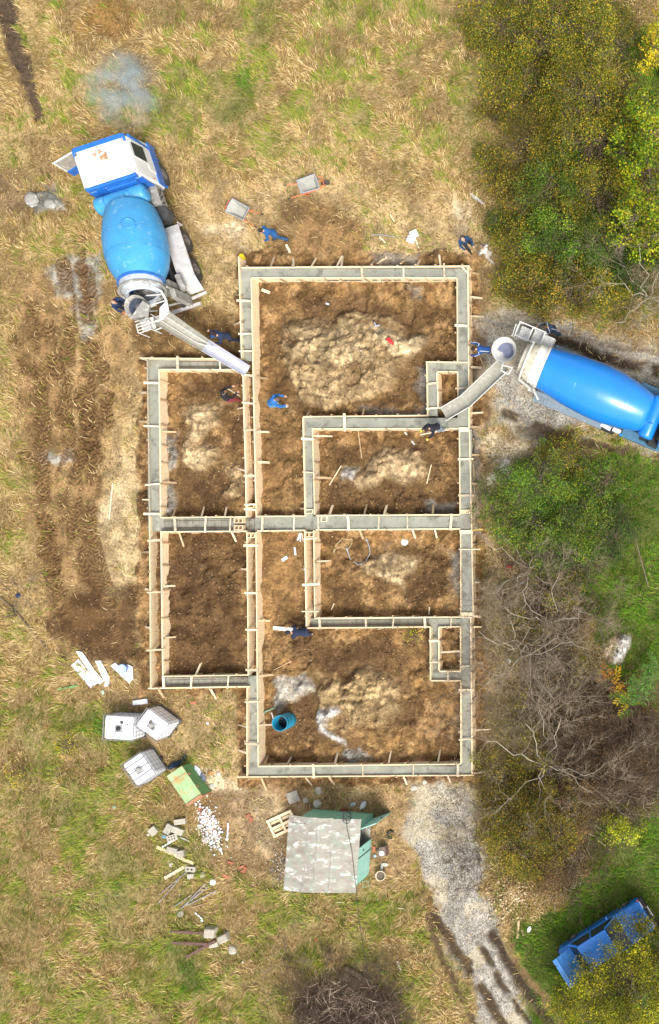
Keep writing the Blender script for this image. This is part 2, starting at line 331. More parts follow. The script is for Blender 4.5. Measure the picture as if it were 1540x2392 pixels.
for p in ([(740, 690), (800, 680), (900, 700), (960, 740), (990, 775), (940, 760), (900, 745), (830, 725), (810, 745), (740, 735)], [(950, 820), (1000, 800), (1010, 900), (980, 950), (900, 960), (940, 880)], [(640, 860), (680, 850), (700, 940), (660, 950)], [(960, 1030), (1030, 1040), (1030, 1140), (990, 1130)], [(760, 1130), (1060, 1140), (1060, 1195), (760, 1190)], [(760, 1060), (830, 1040), (840, 1090), (780, 1090)], [(680, 1500), (860, 1490), (960, 1520), (940, 1590), (840, 1570), (740, 1580)], [(690, 1630), (750, 1600), (750, 1690), (700, 1740)], [(940, 1600), (980, 1640), (950, 1720), (920, 1690)], [(930, 1280), (1010, 1290), (1060, 1400), (980, 1430), (960, 1340)], [(420, 880), (500, 870), (520, 930), (440, 940)], [(400, 1090), (520, 1110), (540, 1190), (420, 1190)], [(395, 1250), (480, 1250), (560, 1400), (560, 1560), (400, 1560)]):
    earth(p, c3(.085, .048, .021), 16, .8, 0, 1, 1.2)  # dark soil, with shadow at the mound edges also put into the colour
mound([(655, 745), (700, 735), (745, 735), (780, 748), (812, 740), (835, 722), (900, 738), (930, 750), (955, 775), (1000, 780), (1000, 805), (960, 835), (940, 870), (905, 905), (870, 930), (800, 950), (720, 950), (690, 905), (672, 860), (650, 800)], .50, c3(.43, .31, .165))
mound([(690, 760), (900, 770), (930, 800), (870, 850), (760, 870), (700, 830)], .16, c3(.46, .345, .19), 40, .1, .6)
mound([(870, 770), (1000, 785), (990, 820), (930, 830), (880, 800)], .12, c3(.60, .47, .28), 16, .3, .7)
mound([(455, 935), (500, 945), (495, 985), (470, 1010), (455, 1035), (505, 1045), (500, 1085), (460, 1092), (430, 1075), (425, 1040), (445, 1000), (430, 965)], .24, c3(.45, .335, .19), 14)
mound([(520, 1085), (565, 1090), (565, 1160), (530, 1150)], .15, c3(.36, .26, .14), 14)
mound([(785, 1095), (835, 1105), (870, 1060), (930, 1045), (985, 1050), (995, 1110), (960, 1135), (890, 1128), (850, 1150), (800, 1135)], .30, c3(.44, .32, .18), 16)
mound([(800, 1095), (830, 1100), (830, 1130), (800, 1125)], .05, LIME, 10)
mound([(845, 1310), (880, 1295), (930, 1290), (978, 1305), (975, 1330), (950, 1345), (948, 1372), (905, 1362), (855, 1335)], .26, c3(.46, .34, .19), 12)
mound([(740, 1575), (770, 1590), (800, 1600), (845, 1570), (870, 1555), (915, 1580), (945, 1600), (942, 1650), (910, 1685), (850, 1690), (810, 1712), (762, 1690), (748, 1650)], .42, c3(.40, .285, .145), 20)
mound([(755, 1655), (800, 1655), (812, 1665), (782, 1675), (775, 1700), (800, 1725), (808, 1738), (775, 1725), (757, 1690)], .12, LIME, 7, .5, 1)
mound([(650, 1595), (720, 1580), (735, 1610), (690, 1630), (660, 1650)], .03, c3(.5, .48, .42), 12, .2, .75)
mound([(800, 1752), (850, 1748), (862, 1765), (830, 1775), (795, 1765)], .02, c3(.45, .46, .42), 6, .2, .9)
mound([(78, 462), (105, 452), (140, 462), (150, 490), (90, 492)], .12, c3(.20, .20, .18), 14, .5, .95)
mound([(385, 1010), (410, 1015), (412, 1080), (388, 1095)], .03, WETC*.85, 8, .2, .8)
mound([(385, 1130), (412, 1140), (412, 1190), (388, 1200)], .04, WETC, 6, .2, .9)
for p in ([(975, 850), (998, 850), (998, 960), (975, 900)], [(1050, 1285), (1078, 1290), (1078, 1400), (1060, 1370)], [(850, 955), (1000, 955), (1000, 970), (850, 970)], [(1000, 1170), (1060, 1175), (1060, 1200), (1000, 1200)], [(960, 665), (982, 665), (980, 700), (965, 695)], [(870, 590), (990, 590), (980, 620), (880, 620)], [(1105, 1000), (1125, 1010), (1125, 1250), (1105, 1240)]):
    earth(p, WETC*.8, 10, .55, 0, 2)
for a in ((835, 880, 26, .28), (705, 1535, 26, .25), (700, 1500, 18, .15), (820, 1575, 26, .22), (650, 1700, 20, .1), (950, 735, 24, .18), (830, 700, 40, .16), (780, 725, 22, .14), (980, 1040, 20, .15), (760, 1590, 18, .15), (870, 1685, 20, .12), (805, 1685, 20, .18), (450, 900, 20, .12), (1005, 1110, 16, .1), (950, 1600, 16, .15), (470, 1330, 16, .12), (540, 1340, 14, .12), (950, 860, 26, .12), (680, 790, 18, .1)):
    pit(*a)
# --- wheel ruts and tread prints
TRK_ = zone([(40, 680), (130, 620), (240, 700), (270, 800), (255, 1000), (255, 1210), (290, 1330), (260, 1420), (130, 1430), (85, 1290), (95, 1100), (40, 900)], 22)
for li, (line, hw) in enumerate((([(150, 620), (168, 760), (150, 900), (160, 1050), (135, 1200), (120, 1330)], 19), ([(205, 640), (215, 780), (200, 930), (222, 1080), (205, 1230), (255, 1400)], 21), ([(70, 700), (95, 820), (100, 960), (95, 1120), (105, 1260), (140, 1420)], 19), ([(30, 790), (60, 860), (115, 940), (175, 1010), (245, 1060)], 16), ([(250, 930), (210, 1000), (175, 1100), (170, 1250), (200, 1350)], 18), ([(185, 560), (195, 700), (240, 850), (250, 1000)], 17), ([(60, 1060), (75, 1180), (110, 1230), (90, 1290)], 17), ([(110, 760), (130, 860), (200, 960), (215, 1100)], 17))):
    d, al = ldist(WU2*.45+U*.55, WV2*.45+V*.55, line); gate = ss(.36, .52, fbm(X, Y, .9, 3, 150+li)); m = (1-ss(hw*.75, hw*1.1, abs(d)))*gate; ph = (al+abs(d)*.75+(n_hi-.5)*10)/(8.5+li*.5)*2*math.pi
    w_ = np.sin(ph); Z = Z-.05*m+.030*m*w_+CLOD*.18*gate*m+.03*np.exp(-((abs(d)-hw*1.25)/(hw*.22))**2)*gate; blend(m*.7, c3(.15, .085, .035)); blend(m*(1-ss(-.4, .3, w_)), c3(.07, .04, .018), .8)
def rut(line, wd, dep, col, k=.8, tread=0, gd=.05):
    global Z
    P = np.array(line); lo = P.min(0)-60; hi = P.max(0)+60
    d, al = ldist(WU2*.4+U*.6, WV2*.4+V*.6, line); e_ = 1+.35*(fbm(X, Y, .6, 3, 133)-.5)*2; m = 1-ss(wd*.35*e_, wd*1.35*e_, abs(d)); m = m*(.35+.65*ss(.25, .45, fbm(X, Y, .8, 3, 131)))
    Z -= dep*m; Z += dep*.5*(np.exp(-((abs(d)-wd*1.3)/(wd*.35))**2)); blend(m, col, k); D[:] = D*(1-m)+gd*m; GV[:] *= (1-m)
    if tread: Z += m*.012*np.sin(al/8*2*math.pi)
# --- gravel
def gravel(poly, f=16, k=1, warp=1):
    m = zone(poly, f, warp)*k; blend(m, c3(.285, .265, .225)*(.5+1.0*n_hi[..., None])); GV[:] = np.maximum(GV, m); D[:] *= (1-m*.97); CL[:] *= (1-m)
gravel([(1140, 720), (1190, 705), (1270, 745), (1400, 790), (1640, 850), (1640, 1010), (1480, 1040), (1400, 1000), (1330, 1020), (1240, 1030), (1160, 1000), (1150, 900), (1120, 800)], 22)
gravel([(955, 1850), (1010, 1835), (1085, 1850), (1120, 1930), (1140, 2080), (1205, 2300), (1290, 2480), (1130, 2480), (1100, 2330), (1040, 2200), (985, 2090), (955, 1980)], 16)
earth([(960, 1850), (1100, 1860), (1060, 1920), (980, 1900)], SAND, 22, .35, .02)
blend(GV*ss(.52, .66, fbm(X, Y, 1.1, 4, 640, .6))*.55, c3(.48, .40, .27)); GV *= 1-.5*ss(.52, .66, fbm(X, Y, 1.1, 4, 640, .6))
rut([(985, 2085), (1040, 2180), (1110, 2290), (1190, 2420), (1240, 2500)], 15, .09, c3(.065, .045, .026), 1, 1)
rut([(1000, 2140), (1035, 2240), (1120, 2420), (1150, 2500)], 11, .07, c3(.085, .058, .032), .95, 1)
rut([(1150, 2180), (1200, 2270), (1290, 2400), (1340, 2480)], 16, .10, c3(.05, .036, .024), 1, 1)
rut([(1120, 2200), (1160, 2280), (1240, 2400), (1290, 2480)], 9, .08, c3(.06, .044, .028), 1)
rut([(1190, 2200), (1210, 2250), (1280, 2340), (1330, 2420)], 10, .05, c3(.16, .10, .05), .9)
rut([(1100, 1700), (1130, 1700)], 2, 0, BROWN, 0)
rut([(1270, 790), (1330, 800), (1450, 850), (1640, 880)], 17, .09, c3(.05, .036, .025), 1, 1)
rut([(1230, 760), (1300, 770), (1400, 800), (1500, 815), (1640, 830)], 8, .05, c3(.13, .10, .07), .7)
rut([(1180, 960), (1290, 1010), (1400, 1040), (1640, 1085)], 12, .06, c3(.07, .05, .032), .95, 1)
rut([(1120, 745), (1180, 760), (1260, 765), (1330, 780)], 6, .02, c3(.24, .23, .2), .7)
rut([(1140, 1060), (1200, 1070), (1280, 1050), (1400, 1010)], 6, .03, c3(.2, .18, .14), .7)
rut([(1215, 1000), (1280, 1020), (1310, 1060), (1240, 1110), (1200, 1150)], 15, .06, c3(.10, .07, .045), .8, 1)
rut([(8, -40), (30, 60), (60, 170), (92, 275)], 19, .16, c3(.075, .052, .035), .9, 0, 0)
rut([(0, 1395), (60, 1450), (120, 1520)], 5, .03, c3(.2, .14, .08), .6)
rut([(100, 1330), (120, 1420), (150, 1530)], 9, .06, c3(.12, .075, .035), .8)
rut([(390, 1660), (560, 1640)], 3, .0, BROWN, .2)
earth([(440, 1850), (560, 1830), (720, 1850), (960, 1850), (960, 2050), (860, 2060), (680, 2060), (600, 2040), (520, 2000), (470, 1960)], c3(.24, .155, .08), 24, .85, .12, clod=.6)
earth([(560, 1860), (600, 1850), (660, 1920), (650, 2000), (600, 1960)], c3(.40, .31, .19), 22, .6, .1)
for u, v, r in ((690, 2166, 22), (575, 2300, 14), (120, 405, 20), (555, 2170, 12), (1085, 2240, 14)):
    m = np.exp(-((WU2-u)**2+(WV2-v)**2)/(r*r)); Z -= .08*m; blend(m, c3(.13, .085, .045), .8); D *= 1-m*.8
mound([(1405, 1500), (1440, 1480), (1470, 1490), (1462, 1545), (1420, 1550)], .3, c3(.48, .40, .28), 20)
mound([(1445, 1480), (1475, 1485), (1465, 1550), (1440, 1560)], .08, c3(.7, .68, .64), 8, .4, .9)
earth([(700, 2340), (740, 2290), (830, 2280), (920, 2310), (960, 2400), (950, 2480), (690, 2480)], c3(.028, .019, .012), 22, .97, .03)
earth([(1240, 1050), (1330, 1020), (1400, 1040), (1300, 1110), (1200, 1140)], c3(.085, .055, .03), 12, .9, .05)
for p in ([(1135, 1035), (1235, 1030), (1250, 1055), (1215, 1080), (1200, 1115), (1140, 1120)], [(1120, 1120), (1170, 1110), (1180, 1180), (1125, 1180)]):
    earth(p, SAND, 18, .75, .05)
earth([(1155, 1080), (1178, 1080), (1175, 1118), (1155, 1115)], c3(.8, .74, .62), 10, .9, 0)
OUT = ss(0, 60, np.maximum(np.maximum(-U-40, U-1580), np.maximum(-V-40, V-2431)))
C[:] = C*(1-OUT[..., None])+(c3(.24, .19, .08)*(.8+.4*n_lo[..., None]))*OUT[..., None]
Z = Z+OUT*0
# grassy places get the colour of what shows between the blades
gm = np.clip(D, 0, 1)*ss(.45, .9, G); blend(gm*.85, c3(.055, .085, .014))
C = np.clip(C*(.86+.28*n_f[..., None]), 0, .9)
ny, nx = X.shape
def grid_mesh(name, X, Y, Z, mat, attrs, kind='structure'):
    ny, nx = X.shape; me = bpy.data.meshes.new(name); n = nx*ny
    me.vertices.add(n); co = np.stack([X, Y, Z], -1).reshape(-1, 3).astype(np.float32); me.vertices.foreach_set('co', co.ravel())
    i = np.arange(n).reshape(ny, nx); q = np.stack([i[:-1, :-1], i[:-1, 1:], i[1:, 1:], i[1:, :-1]], -1).reshape(-1, 4)
    me.loops.add(q.size); me.loops.foreach_set('vertex_index', q.ravel().astype(np.int32))
    me.polygons.add(len(q)); me.polygons.foreach_set('loop_start', np.arange(0, q.size, 4, dtype=np.int32))
    me.polygons.foreach_set('use_smooth', np.ones(len(q), bool)); me.update(calc_edges=True)
    for an, arr in attrs.items():
        if arr.ndim == 3:
            a = me.color_attributes.new(an, 'FLOAT_COLOR', 'POINT'); a.data.foreach_set('color', np.concatenate([arr.reshape(-1, 3), np.ones((n, 1))], 1).astype(np.float32).ravel())
        else:
            a = me.attributes.new(an, 'FLOAT', 'POINT'); a.data.foreach_set('value', arr.astype(np.float32).ravel())
    me.materials.append(mat); o = bpy.data.objects.new(name, me); COL.objects.link(o)
    if kind: o['kind'] = kind
    return o
gmat = bpy.data.materials.new('ground'); gmat.use_nodes = True; nt = gmat.node_tree; L = nt.links; b = nt.nodes['Principled BSDF']
b.inputs['Roughness'].default_value = .95; b.inputs['Specular IOR Level'].default_value = .15
tc = node(nt, 'ShaderNodeTexCoord'); at = node(nt, 'ShaderNodeAttribute', attribute_name='col'); gv = node(nt, 'ShaderNodeAttribute', attribute_name='grav')
na = node(nt, 'ShaderNodeTexNoise', Scale=9.0, Detail=8.0, Roughness=.75); nb = node(nt, 'ShaderNodeTexVoronoi', Scale=22.0)
L.new(tc.outputs['Object'], na.inputs['Vector']); L.new(tc.outputs['Object'], nb.inputs['Vector'])
r1 = node(nt, 'ShaderNodeMapRange'); r1.inputs[1].default_value = .3; r1.inputs[2].default_value = .7; r1.inputs[3].default_value = .42; r1.inputs[4].default_value = 1.6
L.new(na.outputs[0], r1.inputs[0]); v1 = node(nt, 'ShaderNodeVectorMath', operation='SCALE'); L.new(at.outputs[0], v1.inputs[0]); L.new(r1.outputs[0], v1.inputs['Scale'])
bw = node(nt, 'ShaderNodeRGBToBW'); L.new(nb.outputs['Color'], bw.inputs[0])
r2 = node(nt, 'ShaderNodeMapRange'); r2.inputs[3].default_value = .25; r2.inputs[4].default_value = 1.75; L.new(bw.outputs[0], r2.inputs[0])
v2 = node(nt, 'ShaderNodeVectorMath', operation='SCALE'); L.new(at.outputs[0], v2.inputs[0]); L.new(r2.outputs[0], v2.inputs['Scale'])
mx = node(nt, 'ShaderNodeMixRGB'); L.new(gv.outputs['Fac'], mx.inputs[0]); L.new(v1.outputs[0], mx.inputs[1]); L.new(v2.outputs[0], mx.inputs[2]); L.new(mx.outputs[0], b.inputs['Base Color'])
bp = node(nt, 'ShaderNodeBump', Strength=1.0, Distance=.045); L.new(na.outputs[0], bp.inputs['Height']); L.new(bp.outputs[0], b.inputs['Normal'])
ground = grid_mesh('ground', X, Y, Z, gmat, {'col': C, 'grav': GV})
def samp(A, x, y):                                 # bilinear lookup in the fine part of the grid
    i = np.clip(np.searchsorted(GX, x)-1, 0, len(GX)-2); j = np.clip(np.searchsorted(GY, y)-1, 0, len(GY)-2)
    fx = (x-GX[i])/(GX[i+1]-GX[i]); fy = (y-GY[j])/(GY[j+1]-GY[j])
    if A.ndim == 3: fx = fx[..., None]; fy = fy[..., None]
    return (A[j, i]*(1-fx)+A[j, i+1]*fx)*(1-fy)+(A[j+1, i]*(1-fx)+A[j+1, i+1]*fx)*fy
def gz(x, y): return float(samp(Z, np.array([x]), np.array([y]))[0])
def G0(u, v, dz=0):
    p = W(u, v, 0); p.z = gz(p.x, p.y)+dz; return p
def soup(name, verts, nper, cols, mat, kind='stuff', tris=None):   # many small equal pieces in one mesh
    n = len(verts)//nper; me = bpy.data.meshes.new(name); me.vertices.add(len(verts)); me.vertices.foreach_set('co', verts.astype(np.float32).ravel())
    fl = np.concatenate([(np.array(f)[None]+np.arange(n)[:, None]*nper).ravel().reshape(n, len(f)) for f in tris], 1) if len(set(map(len, tris))) == 1 else None
    k = len(tris[0]); idx = fl.reshape(-1).astype(np.int32); me.loops.add(len(idx)); me.loops.foreach_set('vertex_index', idx)
    me.polygons.add(len(idx)//k); me.polygons.foreach_set('loop_start', np.arange(0, len(idx), k, dtype=np.int32)); me.update(calc_edges=True)
    a = me.color_attributes.new('col', 'FLOAT_COLOR', 'POINT'); cc = np.repeat(cols, nper, 0); a.data.foreach_set('color', np.concatenate([cc, np.ones((len(cc), 1))], 1).astype(np.float32).ravel())
    me.materials.append(mat); o = bpy.data.objects.new(name, me); COL.objects.link(o)
    if kind: o['kind'] = kind
    return o
def attr_mat(name, rough=.8, transl=0):
    m = bpy.data.materials.new(name); m.use_nodes = True; nt = m.node_tree; b = nt.nodes['Principled BSDF']; b.inputs['Roughness'].default_value = rough
    b.inputs['Specular IOR Level'].default_value = .25
    a = node(nt, 'ShaderNodeAttribute', attribute_name='col'); nt.links.new(a.outputs[0], b.inputs['Base Color'])
    if transl:
        t = node(nt, 'ShaderNodeBsdfTranslucent'); nt.links.new(a.outputs[0], t.inputs[0]); mx = node(nt, 'ShaderNodeMixShader'); mx.inputs[0].default_value = transl
        nt.links.new(b.outputs[0], mx.inputs[1]); nt.links.new(t.outputs[0], mx.inputs[2]); nt.links.new(mx.outputs[0], nt.nodes['Material Output'].inputs[0])
    return m
M['blade'] = attr_mat('grass blades', .75, .25); M['leaf'] = attr_mat('leaves', .6, .35); M['stone'] = attr_mat('stones', .9)
# --- grass: lying and leaning blades
def grass(n):
    x = rng.uniform(-16, 16, n); y = rng.uniform(-24, 24, n); d = samp(D, x, y)
    k = rng.random(n) < np.clip(d, 0, 1)*(.45+.55*ss(.35, .6, fbm(x, y, .5, 3, 7))); x, y = x[k], y[k]; n = len(x)
    g = samp(G, x, y)+(fbm(x, y, .55, 4, 201, .65)-.5)*1.25+rng.normal(0, .1, n)
    a = fbm(x, y, 2.2, 2, 210)*12+fbm(x, y, .5, 2, 220)*5+rng.normal(0, .55, n)
    ln = rng.uniform(.09, .34, n)*(.65+.8*fbm(x, y, 2, 2, 230)); wd = rng.uniform(.007, .017, n)
    gr = g > .52; lean = np.where(gr, rng.uniform(.5, 1.1, n), rng.uniform(.85, 1.5, n))
    zz = samp(Z, x, y)-.01; dx, dy = np.cos(a), np.sin(a); px, py = -dy, dx
    l1 = ln*.55; h1 = l1*np.cos(lean*.75); r1_ = l1*np.sin(lean*.75); h2 = h1+ln*.45*np.cos(np.minimum(lean*1.15, 1.6)); r2_ = r1_+ln*.45*np.sin(np.minimum(lean*1.15, 1.6))
    v = np.zeros((n, 5, 3)); lift = rng.uniform(0, .05, n)
    for q, (r_, h_, s_) in enumerate(((0, 0, 1), (0, 0, -1), (r1_, h1, -.8), (r1_, h1, .8), (r2_, h2, 0))):
        v[:, q, 0] = x+dx*r_+px*wd*s_/2*1.6; v[:, q, 1] = y+dy*r_+py*wd*s_/2*1.6; v[:, q, 2] = zz+h_+lift*(q > 1)
    pal_d = np.array([(.66, .49, .225), (.57, .40, .17), (.44, .28, .105), (.23, .135, .05), (.76, .60, .32), (.35, .27, .07)])
    pal_g = np.array([(.18, .27, .02), (.27, .34, .035), (.10, .20, .015), (.36, .37, .06), (.42, .36, .08)])
    pal_l = np.array([(.09, .24, .010), (.13, .31, .012), (.06, .16, .010), (.18, .31, .02), (.24, .29, .04)])
    pd = pal_d[np.minimum((rng.random(n)*.75+fbm(x, y, .9, 3, 240)*.4)*6, 5.9).astype(int) % 6]; pg = pal_g[rng.integers(0, 5, n)]; pl = pal_l[rng.integers(0, 5, n)]
    c = np.where(gr[:, None], np.where((samp(G, x, y) > .8)[:, None], pl, pg), pd)*rng.uniform(.75, 1.2, n)[:, None]
    tris = [(0, 1, 2), (0, 2, 3), (3, 2, 4)]
    o = soup('grass', v.reshape(-1, 3), 5, c, M['blade'], 'stuff', tris); return o
grass(680000)
# --- pebbles and clods
OCT = np.array([(1, 0, 0), (0, 1, 0), (-1, 0, 0), (0, -1, 0), (.3, .3, .8), (.2, -.1, -.8)]); OF = [(0, 1, 4), (1, 2, 4), (2, 3, 4), (3, 0, 4), (1, 0, 5), (2, 1, 5), (3, 2, 5), (0, 3, 5)]
def pebbles(name, n, dens, smin, smax, pal, lab, pw=2.2, sink=.2):
    x = rng.uniform(-15.5, 15.5, n); y = rng.uniform(-23.5, 23.5, n); k = rng.random(n) < samp(dens, x, y); x, y = x[k], y[k]; n = len(x)
    s = smin+(smax-smin)*rng.random(n)**pw; a = rng.uniform(0, 6.28, n); P = np.array(pal)
    v = OCT[None]*(s[:, None, None]*rng.uniform(.6, 1.1, (n, 1, 3)))*(1+rng.normal(0, .18, (n, 6, 3)))
    ca, sa = np.cos(a)[:, None], np.sin(a)[:, None]; vx = v[..., 0]*ca-v[..., 1]*sa; vy = v[..., 0]*sa+v[..., 1]*ca
    v = np.stack([vx+x[:, None], vy+y[:, None], v[..., 2]*.8+(samp(Z, x, y)+s*sink)[:, None]], -1)
    if lab == 'soil': c = (samp(C, x, y)*.7+np.array((.09, .055, .025)))*rng.uniform(.45, 1.6, (n, 1))
    else: c = P[rng.integers(0, len(P), n)]*rng.uniform(.75, 1.2, (n, 1))
    return soup(name, v.reshape(-1, 3), 6, np.clip(c, 0, .85), M['stone'], 'stuff', OF)
pebbles('gravel_stones', 260000, GV*.9, .012, .035, [(.32, .31, .29), (.46, .45, .42), (.20, .19, .18), (.60, .58, .53), (.30, .23, .16), (.12, .11, .11), (.40, .32, .23)], 'g')
pebbles('soil_clods', 330000, np.clip(CL*.75*(.3+ss(.4, .65, n_mid)), 0, 1), .012, .085, [(0, 0, 0)], 'soil', 4.5, .0)
# ---------------------------------------------------------------- the foundation: concrete, board walls, ties, stakes
HB = .66
FILL = [(560, 625, 1093, 650, 0.57), (559, 625, 588, 842, 0.51), (1068, 625, 1096, 1000, 0.57), (998, 846, 1022, 973, 0.56), (998, 846, 1092, 868, 0.52),
 (708, 973, 1098, 1001, 0.58), (708, 973, 731, 1206, 0.56), (1073, 1000, 1104, 1205, 0.60), (1075, 1236, 1105, 1443, 0.60), (730, 1203, 1102, 1237, 0.58),
 (594, 1205, 735, 1240, 0.47), (360, 1209, 596, 1242, 0.33), (344, 838, 373, 1240, 0.51), (344, 838, 567, 864, 0.33), (381, 1580, 603, 1607, 0.34),
 (578, 1577, 604, 1815, 0.48), (577, 1788, 1104, 1814, 0.54), (1077, 1442, 1103, 1813, 0.53), (718, 1443, 1100, 1467, 0.29), (1006, 1465, 1027, 1590, 0.34), (1006, 1568, 1078, 1590, 0.49), (998, 1443, 1100, 1467, 0.45)]
def footing():
    st = .045; gx = np.arange(-8.6, 7.2, st); gy = np.arange(-12.4, 11.6, st); x, y = np.meshgrid(gx, gy); hgt = np.full(x.shape, -1.0)
    for u0, v0, u1, v1, z in FILL:
        a = W(u0, v1, z); b_ = W(u1, v0, z); m = (x > a.x) & (x < b_.x) & (y > a.y) & (y < b_.y); hgt = np.where(m, np.maximum(hgt, z), hgt)
    on = hgt > 0; h = hgt.copy()
    for _ in range(6):                               # fresh concrete slumps between pour levels
        s = h*on; n = on.astype(float); S_ = s.copy(); N_ = n.copy()
        for ax, d in ((0, 1), (0, -1), (1, 1), (1, -1)): S_ += np.roll(s, d, ax); N_ += np.roll(n, d, ax)
        h = np.where(on, S_/np.maximum(N_, 1), h)
    h = h+(fbm(x, y, .5, 4, 301)-.5)*.05+(fbm(x, y, .12, 3, 302)-.5)*.018
    idx = -np.ones(x.shape, int); c = on[:-1, :-1] & on[:-1, 1:] & on[1:, :-1] & on[1:, 1:]
    use = np.zeros(x.shape, bool); use[:-1, :-1] |= c; use[:-1, 1:] |= c; use[1:, :-1] |= c; use[1:, 1:] |= c
    idx[use] = np.arange(use.sum()); vs = np.stack([x[use], y[use], h[use]], 1).tolist(); j, i = np.nonzero(c)
    fs = np.stack([idx[j, i], idx[j, i+1], idx[j+1, i+1], idx[j+1, i]], 1).tolist()
    me = bpy.data.meshes.new('concrete_footing'); me.from_pydata(vs, [], fs); me.polygons.foreach_set('use_smooth', [True]*len(fs))
    m = pm('fresh concrete', (.275, .275, .225), (.205, .205, .165), 1.3, .5, bump=.012, bscale=16, c3=(.15, .148, .12), s3=1.7, thr3=.57)
    me.materials.append(m); o = bpy.data.objects.new('concrete_footing', me); COL.objects.link(o)
    sb = o.modifiers.new('thickness', 'SOLIDIFY'); sb.thickness = .3; sb.offset = -1
    tag(o, 'wet grey concrete poured between the board walls of the foundation', 'concrete footing')
footing()
stud_me = None
def wall(a, b, out, label, h=HB, z0=-.08, mat='wood', stub=.9, zt=None):
    global stud_me
    p, q = W(*a, h), W(*b, h); d = (q-p); d.z = 0; L = d.length; ang = math.atan2(d.y, d.x); mid = (p+q)/2; mid.z = 0
    t = thing('formwork_wall', label, 'board wall', mid, ang, 'board walls of the foundation formwork'); t['kind'] = 'thing'
    m = MB(); rows = 3; hh = (h-z0)/rows
    for k in range(rows):
        x = -L/2
        while x < L/2-.01:
            l = min(random.uniform(2.2, 4.0), L/2-x)
            if L/2-(x+l) < .5: l = L/2-x
            m.box((x+l/2, random.uniform(-.004, .004), z0+hh*(k+.5)+(random.uniform(-.012, .012) if k == 2 else 0)), (l-.006, .034 if k < 2 else .05, hh-.006), rz=random.uniform(-.003, .003)); x += l
    m.build('board', M[mat], t)
    if stud_me is None:
        s = MB().box((0, 0, .31), (.065, .045, .80)); so = s.build('stud', M['wood2'], t); stud_me = so.data; bpy.data.objects.remove(so)
    n = max(1, int(L/stub))
    for k in range(n):
        so = bpy.data.objects.new('stud', stud_me); COL.objects.link(so); so.parent = t
        so.location = (-L/2+L*(k+.5)/n+random.uniform(-.12, .12), out*.05, random.uniform(-.05, .02)); so.rotation_euler = (random.uniform(-.05, .05), random.uniform(-.08, .08), 0)
    return t
